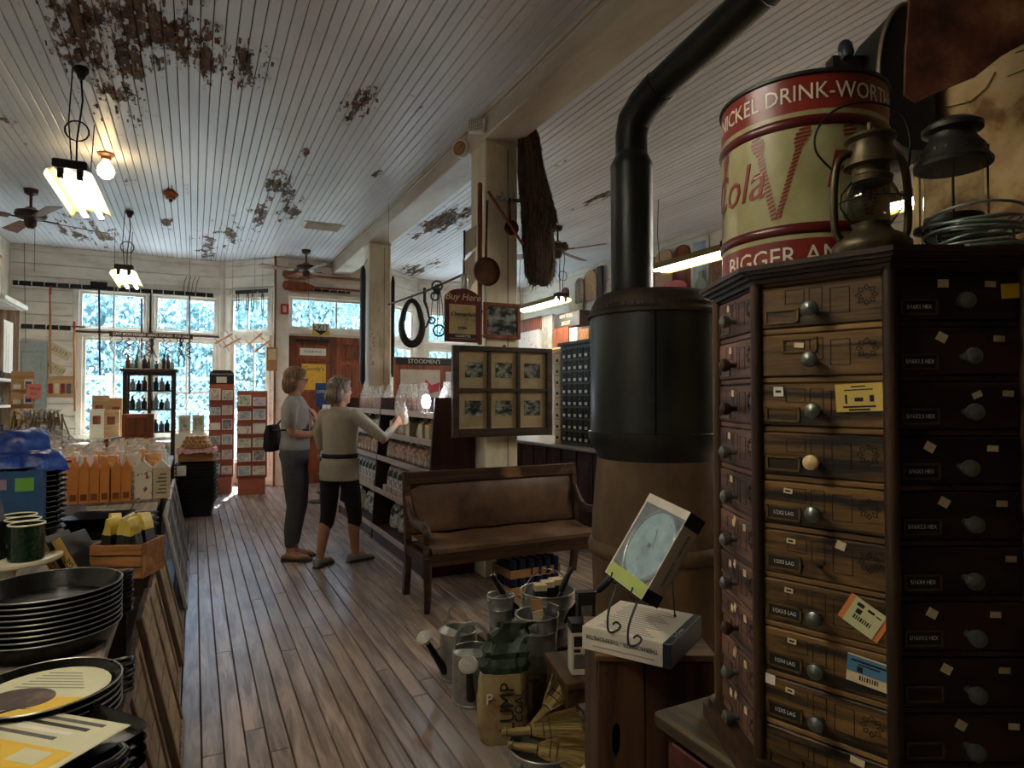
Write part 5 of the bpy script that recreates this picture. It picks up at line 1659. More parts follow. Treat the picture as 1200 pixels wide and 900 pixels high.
M_hairA = wood('brown_bob_hair', (74, 52, 36), (142, 108, 76), 'z', 16, .42, .02, .4)
M_hairB = wood('grey_brown_hair', (62, 52, 44), (150, 134, 116), 'z', 16, .42, .02, .4)
M_tee = plain('heather_grey_tee', (150, 146, 142), .85, 0, .05, 30, .1)
M_top = plain('oatmeal_jersey_top', (158, 150, 134), .85, 0, .05, 30, .1)
M_trous = plain('charcoal_trousers', (74, 74, 76), .85, 0, .08, 30, .1)
M_legg = plain('black_leggings', (18, 18, 20), .75, 0, .05)
M_sneak = plain('grey_sneaker', (126, 122, 110), .7, 0, .1, 40)
M_sole = plain('shoe_sole', (60, 56, 50), .7)
M_sand = plain('brown_leather_shoe', (112, 80, 54), .6, 0, .1)


def shoe(parent, c, yaw, m1, ln=.25, hi=.07):
    Ms = Matrix.Translation(Vector(c)) @ Matrix.Rotation(yaw, 4, 'Z')
    b = MB(Ms)
    secs = [(-.07, .028, .02, hi), (-.055, .036, .0, hi + .01), (0, .038, .0, hi), (.06, .042, .0, hi * .75), (.12, .046, 0, .045), (.16, .04, 0, .036), (.185, .02, 0, .022)]
    b.loft([[(w * math.cos(a), y, max(.012, .012 + (h - .012) * (.5 + .5 * math.sin(a)))) for a in [2 * math.pi * k / 14 for k in range(14)]] for (y, w, _, h) in secs])
    o = b.build('shoe', m1, parent, 60)
    b = MB(Ms); b.prism([(w * 1.06 * sx, y * 1.02) for sx, it in ((1, secs), (-1, secs[::-1])) for (y, w, _, _) in it], 0, .016)
    b.build('sole', M_sole, o)
    for y in (.03, .055, .08): MB(Ms).tube([(-.02, y, hi * .82 - y * .25), (0, y, hi * .9 - y * .25), (.02, y, hi * .82 - y * .25)], .003, 5).build('lace', M_paper if m1 is M_sneak else m1, o)


# ---- woman in grey tee, seen from the side
TH = R(-20)
pa = thing('person', 'woman in grey tee and charcoal trousers standing with folded arms, profile to the right', 'person', (.80, 5.86, 0), TH - math.pi / 2)
b = MB()
head(b, 1.575, -.10)
limb(b, [(0, -.012, 1.37), (0, -.006, 1.43), (0, .006, 1.50)], [.056, .052, .05])
torso(b, [(.86, .14, .10, 0, 0), (.95, .158, .115, 0, -.005), (1.08, .128, .10, 0, 0), (1.22, .145, .115, 0, .01), (1.33, .155, .105, 0, 0), (1.40, .10, .07, 0, -.01)])
for sg in (-1, 1):
    limb(b, [(sg * .085, 0, .88), (sg * .085, .02, .50), (sg * .08, -.02, .10)], [.085, .056, .036])
    limb(b, [(sg * .08, -.03, .06), (sg * .08, .04, .04), (sg * .08, .12, .03)], [.034, .034, .026])
limb(b, [(.155, 0, 1.365), (.20, .0, 1.24), (.20, .02, 1.11)], [.05, .042, .036])
limb(b, [(.20, .02, 1.11), (.14, .13, 1.10), (.05, .20, 1.13)], [.037, .034, .024])
hand(b, (.04, .205, 1.135), (-1, .25, .25), (0, -1, .2), 1, .35)
limb(b, [(-.155, 0, 1.365), (-.18, .06, 1.24), (-.15, .12, 1.12)], [.05, .042, .036])
limb(b, [(-.15, .12, 1.12), (-.10, .165, 1.14), (-.04, .18, 1.20)], [.037, .034, .024])
hand(b, (-.035, .18, 1.21), (.35, -.25, 1), (0, -1, 0), -1, .5)
fused(b, 'body', M_skin, pa, .0075)
b = MB()
torso(b, [(.96, .158, .128, 0, -.005), (.99, .162, .13, 0, -.005), (1.08, .145, .118, 0, 0), (1.22, .158, .13, 0, .01), (1.33, .168, .12, 0, 0), (1.40, .115, .085, 0, -.008), (1.435, .066, .064, 0, -.004)])
for sg, q in ((1, [(.15, 0, 1.365), (.195, .0, 1.27), (.203, .0, 1.20)]), (-1, [(-.15, 0, 1.365), (-.182, .04, 1.27), (-.188, .06, 1.20)])):
    limb(b, q, [.062, .058, .056])
fused(b, 'tee_shirt', M_tee, pa, .009)
b = MB()
torso(b, [(.84, .15, .115, 0, 0), (.92, .164, .125, 0, -.01), (1.0, .15, .118, 0, 0), (1.03, .14, .11, 0, 0)])
for sg in (-1, 1): limb(b, [(sg * .085, -.004, .86), (sg * .09, .012, .66), (sg * .088, .022, .48), (sg * .082, -.01, .28), (sg * .08, -.018, .15)], [.098, .09, .074, .064, .05])
fused(b, 'trousers', M_trous, pa, .01, 4)
b = MB(Matrix.Translation((0, 0, 1.575)) @ Matrix.Rotation(-.1, 4, 'X'))
ell(b, (0, -.016, .035), (.084, .098, .092)); ell(b, (0, -.055, -.03), (.082, .062, .10)); ell(b, (.06, -.02, -.045), (.026, .055, .07)); ell(b, (-.06, -.02, -.045), (.026, .055, .07)); ell(b, (0, .035, .085), (.066, .05, .03))
fused(b, 'hair', M_hairA, pa, .009, 3)
g = MB(Matrix.Translation((0, 0, 1.575)) @ Matrix.Rotation(-.1, 4, 'X'))
for sg in (-1, 1):
    g.tube([(sg * .03 + .024 * math.cos(a), .094, .008 + .016 * math.sin(a)) for a in [2 * math.pi * i / 14 for i in range(14)]], .0022, 5, closed=True)
    g.tube([(sg * .054, .092, .012), (sg * .07, .06, .014), (sg * .08, -.01, .012)], .0022, 5)
g.build('eyeglasses', M_dark, pa, kind='stuff')
for sg in (-1, 1): shoe(pa, (sg * .08, -.02, 0), 0, M_sand, hi=.05)
ba = MB(Matrix.Translation((-.03, -.20, .97)))
ba.loft([[(x, y * w, z) for x, y in ((-.12, -.05), (.12, -.05), (.14, 0), (.12, .05), (-.12, .05), (-.14, 0))] for z, w in ((-.02, .7), (.02, 1.0), (.14, .9), (.21, .5))])
bag = ba.build('shoulder_bag', M_legg, pa, 40)
MB().tube([(-.10, -.19, 1.16), (-.15, -.06, 1.34), (-.12, .02, 1.425), (-.05, .10, 1.30), (.10, .13, 1.14), (.14, -.1, 1.14), (.08, -.18, 1.14)], .008, 6).build('strap', M_legg, bag, 60)

# ---- woman in oatmeal top reaching to the shelves, seen from behind
TH = R(42)
RB = Vector((1.075, 5.30, 0))
pb = thing('person', 'woman in oatmeal top and black leggings reaching to the snack shelves, back to camera', 'person', tuple(RB), TH - math.pi / 2)
_fy = Vector((math.cos(TH), math.sin(TH), 0)); _fx = Vector((math.sin(TH), -math.cos(TH), 0))
def loc_b(p): v = Vector(p) - RB; return Vector((v.dot(_fx), v.dot(_fy), v.z))
fl_, fr_ = loc_b(at_z(376, 664, 0)), loc_b(at_z(417, 658, 0))
elb_, hnd_ = loc_b(at_d(450, 514, 5.12)), loc_b(at_d(465, 497, 5.30))
b = MB()
Mhd = head(b, 1.475, -.02, R(-38))
limb(b, [(0, -.012, 1.28), (0, -.008, 1.34), (0, .0, 1.40)], [.054, .05, .048])
torso(b, [(.80, .14, .10, 0, 0), (.88, .16, .12, 0, -.005), (1.0, .128, .10, 0, 0), (1.14, .142, .11, 0, .01), (1.25, .150, .10, 0, 0), (1.315, .095, .07, 0, -.01)])
for ft, sg in ((fl_, -1), (fr_, 1)):
    kn = Vector((sg * .09, 0, .82)).lerp(ft, .5) + Vector((0, .03, .02)); kn.z = .44
    limb(b, [(sg * .085, 0, .82), tuple(kn), tuple(Vector((kn.x, kn.y, .44)).lerp(Vector((ft.x, ft.y, .08)), .35) + Vector((0, -.018, 0))), (ft.x, ft.y - .01, .09)], [.085, .053, .05, .034])
    limb(b, [(ft.x, ft.y - .03, .05), (ft.x, ft.y + .05, .04), (ft.x, ft.y + .12, .03)], [.032, .032, .026])
sh_r = Vector((.155, .0, 1.275))
limb(b, [tuple(sh_r), tuple(sh_r.lerp(elb_, .5)), tuple(elb_)], [.048, .042, .036])
limb(b, [tuple(elb_), tuple(elb_.lerp(hnd_, .5)), tuple(hnd_)], [.036, .033, .023])
hand(b, tuple(hnd_), tuple((hnd_ - elb_).normalized() + Vector((0, 0, .2))), (-.6, .6, 0), 1, .55)
limb(b, [(-.155, 0, 1.275), (-.205, -.01, 1.14), (-.20, .02, 1.01)], [.048, .042, .036])
limb(b, [(-.20, .02, 1.01), (-.16, .12, 1.0), (-.10, .21, 1.03)], [.036, .033, .023])
hand(b, (-.095, .215, 1.035), (.5, .8, .2), (.7, -.5, .1), -1, .5)
fused(b, 'body', M_skin, pb, .0075)
b = MB()
torso(b, [(.745, .172, .13, 0, -.004), (.76, .176, .134, 0, -.004), (.88, .172, .132, 0, -.005), (.93, .148, .116, 0, 0), (.97, .150, .118, 0, 0), (1.02, .15, .118, 0, 0), (1.14, .156, .124, 0, .01), (1.25, .164, .114, 0, 0), (1.315, .108, .082, 0, -.01), (1.345, .064, .06, 0, -.006)])
mid = sh_r.lerp(elb_, .5)
fa = elb_.lerp(hnd_, .55)
limb(b, [tuple(sh_r), tuple(mid), tuple(elb_), tuple(fa)], [.06, .053, .047, .036])
limb(b, [(-.15, 0, 1.275), (-.205, -.01, 1.14), (-.20, .02, 1.01), (-.165, .105, 1.0)], [.06, .053, .047, .040])
fused(b, 'long_sleeved_top', M_top, pb, .009, 4)
MB().lathe([(.152, -.018), (.156, -.016), (.156, .016), (.152, .018)], 32, (0, 0, .945), sy=.80, cap=False).build('waist_belt', M_legg, pb, 60)
MB().b2((-.02, -.129, .928), (.02, -.119, .962), bev=.004).build('belt_buckle', M_blackpl, pb)
b = MB()
torso(b, [(.76, .15, .115, 0, 0), (.86, .158, .116, 0, -.008), (.94, .140, .104, 0, 0)])
for ft, sg in ((fl_, -1), (fr_, 1)):
    kn = Vector((sg * .09, 0, .82)).lerp(ft, .5) + Vector((0, .03, .02)); kn.z = .44
    cf = Vector((kn.x, kn.y, .44)).lerp(Vector((ft.x, ft.y, .08)), .22)
    limb(b, [(sg * .085, -.004, .80), tuple(Vector((sg * .085, 0, .8)).lerp(kn, .5)), tuple(kn), tuple(cf)], [.084, .078, .064, .060])
fused(b, 'leggings', M_legg, pb, .009, 4)
b = MB(Mhd)
ell(b, (0, -.016, .033), (.086, .10, .092)); ell(b, (0, -.058, -.03), (.08, .058, .085)); ell(b, (.062, -.03, -.035), (.026, .05, .065)); ell(b, (-.062, -.03, -.035), (.026, .05, .065)); ell(b, (0, .03, .08), (.07, .055, .03)); ell(b, (.0, -.09, -.05), (.06, .04, .05))
fused(b, 'hair', M_hairB, pb, .009, 2)
hc = MB(Mhd); hc.box((0, -.05, .118), (.05, .02, .014), bev=.005); hc.build('hair_clip', M_card, pb)
for ft, sg in ((fl_, -1), (fr_, 1)): shoe(pb, (ft.x, ft.y - .01, 0), (.15 if sg < 0 else -.35), M_sneak)
hw_ = at_d(466, 492, 5.33)
pouch((hw_.x + .05, hw_.y + .03, hw_.z - .04), R(-60), .1, 3, 'pale treat bag held up in the reaching woman\'s hand', .13, .06, .2, .55, M_film, None)

# ================================================================== LEFT: counters and goods
ZC = .757
M_slat = wood('weathered_table_slat', (96, 84, 70), (150, 138, 122), 'y', 5, .55)
M_cnt = wood('dark_counter_wood', (46, 32, 24), (84, 62, 46), 'y', 4, .45)
ta = thing('slatted_table', 'long slatted wooden table along the left with pans and cookware', 'table', (-.2, 1.0, 0))
TL_ = 3.62
for k in range(7): MB().b2((-.135 * (k + 1) + .004, 0, ZC - .03), (-.135 * k - .001, TL_, ZC), bev=.003).build('slat', M_slat, ta)
for y in (.08, 1.8, TL_ - .08):
    for x in (-.05, -.90): MB().b2((x - .03, y - .03, 0), (x + .03, y + .03, ZC - .031)).build('leg', M_cnt, ta)
MB().b2((-.045, .12, ZC - .11), (-.025, TL_ - .12, ZC - .032)).build('apron', M_cnt, ta)
MB().b2((-.92, .1, .18), (-.08, TL_ - .1, .20)).build('lower_shelf', M_cnt, ta)
tb_ = thing('shop_counter', 'dark wooden shop counter beyond the slatted table, with candy cartons on it', 'counter', (-.2, 4.72, 0))
CL = 3.55
MB().b2((-1.05, 0, ZC - .035), (0, CL, ZC), bev=.006).build('top', wood('counter_top', (92, 80, 68), (140, 126, 110), 'y', 4, .4), tb_)
MB().b2((-1.0, .05, 0.05), (-.06, CL - .05, ZC - .036)).build('body', M_cnt, tb_)
for k in range(5):
    y = .12 + k * .68
    MB().b2((-.062, y, .12), (-.045, y + .56, ZC - .1), bev=.008).build('panel', M_cnt, tb_)
for k in range(2): MB().b2((-.95 + k * .46, .04, .12), (-.55 + k * .46, .052, ZC - .1), bev=.008).build('panel', M_cnt, tb_)

# ---- boards and framed washboards leaning against them
M_fr1 = wood('grey_brown_frame', (116, 96, 76), (170, 148, 122), 'z', 5, .6)
M_fr2 = plain('white_frame', (206, 204, 198), .5, 0, .06)
M_grid = mottled('faded_print_sheet', [(104, 88, 70), (150, 130, 102), (180, 160, 126)], 9, .6, .1)
M_grid2 = mottled('black_patterned_sheet', [(20, 20, 22), (36, 36, 38), (120, 120, 120)], 22, .35, .2, pos=[.3, .55, .75])


def leaner(y, w, h, label, fm, sm, x0=-.055, x1=-.178, grid=True, fw=.03):
    t = thing('framed_board', label, 'board', (x0, y, .002))
    ang = math.atan2(x1 - x0, h)
    t.rotation_euler = (0, ang, 0)
    MB().b2((-.012, fw, fw), (-.004, w - fw, h - fw)).build('sheet', sm, t)
    for (a, b) in (((-.018, 0, 0), (.006, fw, h)), ((-.018, w - fw, 0), (.006, w, h)), ((-.0175, fw, h - fw), (.0055, w - fw, h)), ((-.0175, fw, 0), (.0055, w - fw, fw))):
        MB().b2(a, b, bev=.003).build('frame_bar', fm, t)
    if grid:
        for k in range(1, 6): MB().b2((-.004, fw, h * k / 6 - .003), (-.002, w - fw, h * k / 6 + .003)).build('rib', fm, t)
    return t


leaner(1.20, .42, .50, 'brown framed washboard leaning on the slatted table nearest the camera', M_fr1, M_grid)
leaner(1.66, .50, .60, 'tall plank framed sign leaning on the slatted table second from the camera', M_fr1, M_grid, -.02, -.17, False)
leaner(2.20, .46, .56, 'brown printed board leaning on the slatted table third from the camera', M_fr1, M_grid)
leaner(2.70, .44, .62, 'narrow ribbed board leaning on the slatted table fourth from the camera', M_fr1, M_grid, -.03, -.172)
leaner(3.20, .48, .54, 'worn framed board leaning on the slatted table fifth from the camera', M_fr1, M_grid)
leaner(3.78, .46, .60, 'last brown framed board leaning on the slatted table', M_fr1, M_grid, -.04, -.175)
leaner(4.80, .62, .66, 'white framed black patterned panel leaning on the counter nearest the cartons', M_fr2, M_grid2, -.03, -.168)
leaner(5.50, .62, .66, 'middle white framed black panel leaning on the shop counter', M_fr2, M_grid2, -.03, -.168)
leaner(6.20, .62, .66, 'white framed black panel leaning on the counter nearest the black baskets', M_fr2, M_grid2, -.03, -.168)

# ---- cast iron
M_iron = plain('seasoned_cast_iron', (24, 24, 22), .26, .3, .25, 50, .12)
M_yel = plain('yellow_print', (222, 182, 40), .5, 0, .05)
M_food = mottled('food_photo', [(24, 18, 14), (60, 40, 28), (120, 96, 60)], 22, .5, 0)
M_pgreen = plain('pale_label_card', (206, 204, 168), .5, 0, .03)


def skillet_geo(r, h, handle=True):
    b = MB()
    b.lathe([(0, 0), (r * .86, 0), (r, h), (r + .004, h + .001), (r + .003, h - .004), (r - .004, h - .001), (r * .85 - .004, .006), (0, .006)], 40, cap=False)
    return b


def handle_geo(r, h, a):
    c, s = math.cos(a), math.sin(a)
    def P(t, o, z): return (c * t - s * o, s * t + c * o, z)
    return MB().tube([P(r - .004, -.02, h), P(r + .025, -.016, h), P(r + .034, 0, h + .002), P(r + .025, .016, h), P(r - .004, .02, h)], .006, 8)


def pan_stack(name, base, n, r, h, pitch, labels, group, ha, a2=None):
    """every pan of a nested stack is a thing of its own"""
    gm = hm = None
    out = []
    for k in range(n):
        t = thing(name, labels(k), 'pan', (base[0], base[1], base[2] + k * pitch), random.uniform(-.06, .06), group)
        if gm is None:
            gm = skillet_geo(r, h).build('pan', M_iron, t, 50).data
            hm = handle_geo(r, h - .004, ha).build('handle', M_iron, t, 60).data
            h2 = handle_geo(r, h - .004, ha + math.pi).build('handle', M_iron, t, 60).data
            rm = MB().tube([(math.cos(q) * (r + .003), math.sin(q) * (r + .003), h) for q in [2 * math.pi * i / 40 for i in range(40)]], .0016, 5, closed=True).build('glint_rim', M_galv, t, 60).data  # pale ring painted in for the light caught along the pan's edge
        else:
            link('pan', gm, t); link('handle', hm, t); link('handle', h2, t); link('glint_rim', rm, t)
        out.append(t)
    return out


ORD = ['lowest', 'second lowest', 'third from the bottom', 'fourth from the bottom', 'fifth from the bottom', 'sixth from the bottom', 'seventh from the bottom', 'eighth from the bottom', 'ninth from the bottom', 'tenth from the bottom', 'eleventh from the bottom', 'twelfth from the bottom', 'thirteenth from the bottom']
big = at_d(58, 690, 1.70)
pan_stack('iron_pan', (big.x, big.y, ZC), 9, .165, .05, .0138, lambda k: ('topmost' if k == 8 else ORD[k]) + ' wide black pan in the tall stack behind the labelled skillet', 'tall stack of wide black pans', .35)
sk = at_z(52, 800, .86)
top = pan_stack('skillet', (sk.x, sk.y, ZC), 5, .128, .045, .0135, lambda k: ('topmost' if k == 4 else ORD[k]) + ' round skillet in the stack with the food label', 'labelled skillet stack', .5)[-1]
cardp = [(.112 * math.cos(a), .112 * math.sin(a)) for a in [2 * math.pi * k / 28 for k in range(28)]]
cd = thing('pan_label', 'round white and yellow card label lying in the top skillet', 'label', (sk.x, sk.y, ZC + 4 * .0135 + .032), R(-28))
MB().prism(cardp, 0, .0015).build('card', M_pgreen, cd)
MB().prism([p for p in cardp if p[1] < -.012] , .0016, .0019).build('yellow_part', M_yel, cd)
MB().prism([(-.02 + .062 * math.cos(a), -.035 + .045 * math.sin(a)) for a in [2 * math.pi * k / 24 for k in range(24)]], .002, .0024).build('food_photo', M_food, cd)
pl = MB()
for k in range(6): pl.b2((-.07 + .004 * k, .012 + k * .013, .0016), (.07 - .01 * k, .0155 + k * .013, .0018))
pl.build('print_lines', plain('grey_green_print', (120, 122, 100), .6, 0, 0), cd)

gq = at_z(44, 868, .845)
def griddle(loc, label, rz):
    t = thing('griddle_pan', label, 'pan', loc, rz, 'stack of square griddles')
    w = .125
    sq = [(w * math.copysign(abs(math.cos(a)) ** .35, math.cos(a)), w * math.copysign(abs(math.sin(a)) ** .35, math.sin(a))) for a in [2 * math.pi * k / 40 for k in range(40)]]
    def ring(s, z): return [(x * s, y * s, z) for x, y in sq]
    MB().loft([ring(.9, 0), ring(1.0, .024), ring(1.03, .026), ring(1.0, .022), ring(.93, .008)]).build('plate', M_iron, t, 45)
    for sg in (-1, 1):
        MB().tube([(sg * w * 1.0, -.06, .022), (sg * (w + .03), -.05, .024), (sg * (w + .042), -.02, .025), (sg * (w + .042), .02, .025), (sg * (w + .03), .05, .024), (sg * w * 1.0, .06, .022)], .007, 8).build('loop_handle', M_iron, t, 60)
    return t
for k in range(4): griddle((gq.x, gq.y, ZC + k * .0195), ('topmost' if k == 3 else ORD[k]) + ' square griddle in the nearest stack on the left', R(-52))
gc = thing('pan_label', 'long white and yellow card label lying on the top griddle', 'label', (gq.x, gq.y, ZC + 3 * .0195 + .0265), R(-42))
MB().b2((-.13, -.075, 0), (.105, .085, .0015)).build('card', M_pgreen, gc)
MB().b2((-.13, -.075, .0016), (.09, -.01, .0019)).build('yellow_part', M_yel, gc)
for k in range(4): MB().b2((-.12, .01 + k * .018, .0016), (.02 + .015 * k, .019 + k * .018, .0019)).build('photo_strip', (M_greyp, M_paper, M_blk, M_greyp)[k], gc)
MB().b2((.0, -.055, .002), (.06, -.02, .0023)).build('barcode_patch', M_pgreen, gc)

# ---- cake stand with enamel mugs
cq = at_d(8, 652, 2.14)
ck = thing('cake_stand', 'cream round cake stand under the green mugs', 'stand', (cq.x, cq.y, ZC), 0)
MB().lathe([(.09, 0), (.092, .006), (.03, .02), (.025, .08), (.06, .10), (.15, .105), (.157, .112), (.157, .122), (.15, .124), (0, .120)], 40).build('dish', M_cream, ck, 40)
M_gr = plain('speckled_green_enamel', (24, 46, 32), .25, 0, .35, 90)
for k in range(3):
    m = thing('enamel_mug', ('nearest', 'middle', 'farthest')[k] + ' of three dark green enamel mugs with white rims on the cake stand', 'mug', (cq.x + .068 - .03 * k, cq.y - .078 + .104 * k - (.0 if k < 2 else .005), ZC + .1245), 2.5, 'green enamel mugs')
    MB().lathe([(.046, 0), (.05, .004), (.05, .118), (.047, .118), (.046, .006), (0, .006)], 28, cap=False).build('body', M_gr, m, 40)
    MB().tube([(.0505 * math.cos(a), .0505 * math.sin(a), .119) for a in [2 * math.pi * i / 28 for i in range(28)]], .003, 6, closed=True).build('rim', M_cream, m, 60)
    MB().tube([(.048, 0, .095), (.08, 0, .09), (.085, 0, .06), (.075, 0, .035), (.048, 0, .028)], .005, 8).build('handle', M_gr, m, 60)

# ---- cookware cartons, packet crate
def lodge(loc, rz, lean, label, txt='LODGE'):
    t = thing('cookware_box', label, 'box', loc, rz)
    t.rotation_euler = (0, lean, rz)
    MB().b2((-.038, 0, 0), (0, .14, .20), bev=.002).build('carton', M_blk, t)
    MB().b2((-.036, -.001, .002), (-.002, .0, .198)).build('spine', plain('tan_spine', (186, 150, 84), .6, 0, .1), t)
    MB().text(txt, .03, frame((-.019, -.0018, .07), (0, 0, 1), (-1, 0, 0)), .0004).build('lettering', M_ink, t)


lp_ = at_z(104, 686, ZC)
lodge((lp_.x, lp_.y, ZC), R(-24), R(-30), 'tan spined cookware box leaning next to the packet crate')
lodge((lp_.x - .052, lp_.y + .012, ZC), R(-24), R(-30), 'tan spined cookware box leaning beside the mugs')
lq = at_z(6, 662, ZC + .1245)
lodge((cq.x - .03, cq.y - .11, ZC + .1245), R(-20), R(-14), 'tan spined cookware box at the picture edge, on the cake stand')

pq = at_z(104, 680, ZC)
pcr = thing('packet_crate', 'small open pine crate of yellow topped packets', 'crate', (pq.x, pq.y, ZC), R(-24))
cw, cdp, chh = .185, .17, .125
for k in range(3): MB().b2((0, 0, .003 + k * .042), (cw, .008, .041 + k * .042), bev=.002).build('front_slat', M_oak, pcr)
for k in range(3): MB().b2((0, cdp - .008, .003 + k * .042), (cw, cdp, .041 + k * .042), bev=.002).build('back_slat', M_oak, pcr)
for x in (0, cw - .008): MB().b2((x, .0085, 0), (x + .008, cdp - .0085, chh)).build('end_board', M_oak, pcr)
MB().b2((.0085, .0085, 0), (cw - .0085, cdp - .0085, .005)).build('bottom', M_oak, pcr)
M_ypk = mottled('yellow_packet_top', [(200, 190, 140), (206, 180, 60), (222, 206, 110)], 20, .35, .2)
Mp = pcr.matrix_basis if False else Matrix.Translation((pq.x, pq.y, ZC)) @ Matrix.Rotation(R(-24), 4, 'Z')
for i in range(5):
    for j in range(2):
        w_ = Mp @ Vector((.027 + i * .032, .045 + j * .075, .03))
        t = thing('tea_packet', 'yellow topped packet in the pine crate, %s row, %s' % ('front' if j == 0 else 'back', ('leftmost', 'second from left', 'middle', 'second from right', 'rightmost')[i]), 'packet', tuple(w_), R(-24) + random.uniform(-.3, .3), 'packets in the pine crate')
        t.rotation_euler = (random.uniform(-.15, .1), random.uniform(-.2, .2), t.rotation_euler[2])
        if i == 0 and j == 0:
            o1 = MB().loft([[(x * w, y * d, z) for x, y in ((-1, -1), (1, -1), (1, 1), (-1, 1))] for z, w, d in ((0, .014, .022), (.08, .015, .026), (.135, .013, .022))]).build('dark_packet', M_blk, t).data
            o2 = MB().loft([[(x * w, y * d, z) for x, y in ((-1, -1), (1, -1), (1, 1), (-1, 1))] for z, w, d in ((.13, .0145, .025), (.16, .012, .022), (.19, .003, .026))]).build('yellow_top', M_ypk, t).data
        else: link('dark_packet', o1, t); link('yellow_top', o2, t)

# ---- pans behind the crate, tall stack of plates, cards
rq = at_z(150, 628, ZC)
for k in range(3):
    t = thing('square_pan', ('lowest', 'middle', 'topmost')[k] + ' black square pan with forked handle behind the packet crate', 'pan', (rq.x - .12, rq.y + .06, ZC + k * .028), R(-12), 'square pans behind the crate')
    MB().loft([[(x * w, y * w, z) for x, y in ((-1, -.8), (-.8, -1), (.8, -1), (1, -.8), (1, .8), (.8, 1), (-.8, 1), (-1, .8))] for z, w in ((0, .10), (.045, .125), (.047, .13), (.043, .12), (.006, .098))]).build('pan', M_iron, t, 40)
    for o_ in (-.02, .02): MB().tube([(.12, o_ * .4, .042), (.18, o_, .046), (.24, o_ * .7, .048)], .006, 8).build('handle', M_iron, t, 60)
    MB().tube([(.235, -.016, .048), (.25, 0, .048), (.235, .016, .048)], .006, 8).build('handle_end', M_iron, t, 60)
dq = at_d(16, 590, 3.0)
pan_stack('iron_skillet', (dq.x, dq.y, ZC), 13, .19, .05, .0245, lambda k: ('topmost' if k == 12 else ORD[k]) + ' black skillet in the tall far stack by the blue box', 'tall stack of black skillets', -.3)
rd = tag(MB().b2((0, 0, 0), (.17, .06, .012), bev=.003).build('red_case', plain('red_plastic', (150, 36, 34), .4, 0, .05)), 'flat red case lying across the tall skillet stack', 'case')
rd.location = (dq.x + .06, dq.y - .03, ZC + 12 * .0245 + .052); rd.rotation_euler = (0, 0, R(5))
gq2 = at_z(66, 618, ZC)
gcv = tag(MB().add([(0, 0, .01), (.16, .02, .006), (.10, .13, .09), (.01, .12, .085), (0, 0, .006), (.16, .02, .002), (.10, .134, .086), (.01, .124, .081)], [(0, 1, 2, 3), (7, 6, 5, 4), (0, 4, 5, 1), (1, 5, 6, 2), (2, 6, 7, 3), (3, 7, 4, 0)]).build('grey_card', plain('grey_card', (120, 114, 108), .7, 0, .06)), 'grey card propped before the black pans', 'card')
gcv.location = (gq2.x, gq2.y, ZC)

# ---- candy cartons on the counter front
M_orc = mottled('orange_candy_carton', [(196, 110, 40), (214, 136, 58), (222, 150, 80)], 3, .5, 0)
M_cher = mottled('cherry_print', [(226, 214, 190), (230, 220, 198), (140, 30, 40), (110, 20, 30)], 20, .5, 0, pos=[.3, .56, .6, .7])
o0 = at_z(83, 588, ZC); o1_ = at_z(183, 585, ZC)
dv = Vector((1, 0, 0))
xx = o0.x
for k in range(6):
    def pr(t, w, d, h):
        MB().b2((-w / 2 - .0008, -d * .32, h * .06), (-w / 2, d * .32, h * .2)).build('print_panel', plain('brown_print', (120, 62, 30), .6, 0, 0), t)
    gable((xx + .026, 4.80, ZC), (.09, .052, .285), R(90), (M_orc, M_orc), '%s orange gable carton in the row on the counter end' % ('leftmost', 'second', 'third', 'fourth', 'fifth', 'rightmost')[k], 'orange candy cartons', 'candy_carton', pr)
    xx += .0555
    if k == 3: xx += .006
for k, (m, lb_) in enumerate(((M_cher, 'white carton printed with cherries beside the orange cartons'), (M_carA, 'cream printed carton at the counter corner'))):
    def pr(t, w, d, h):
        for q in range(6): MB().b2((-w / 2 - .0008, -d * .3, h * (.12 + .09 * q)), (-w / 2, d * (.3 - .1 * (q % 3)), h * (.155 + .09 * q))).build('print_line', M_greyp, t)
    gable((xx + .065, 4.82, ZC), (.10, .098, .27), R(90), (m, M_paper), lb_, None, 'candy_carton', pr if k else None)
    xx += .104

M_cb = [mottled('orange_wrapped_sweets', [(200, 110, 50), (226, 160, 90), (240, 220, 190)], 34, .4, .3), mottled('white_wrapped_sweets', [(230, 225, 215), (236, 230, 222), (190, 60, 60)], 34, .4, .3, pos=[.3, .62, .7])]
kk = 0
for j in range(3):
    for i in range(7):
        x = -1.0 + i * .125 + .02 * (j % 2)
        if x < -1.1: continue
        pouch((x, 5.02 + j * .17, ZC + .002), random.uniform(-.4, .4), random.uniform(-.1, .1), M_cb[(i + j) % 2], ('orange' if (i + j) % 2 == 0 else 'white') + ' sweet bag behind the candy cartons, %s row, %s' % (('first', 'second', 'third')[j], ('leftmost', 'second from left', 'third from left', 'middle', 'third from right', 'second from right', 'rightmost')[i]), .13, .10, .33 + .02 * j, .84, M_film, 'sweet bags behind the candy cartons', 'sweet_bag')

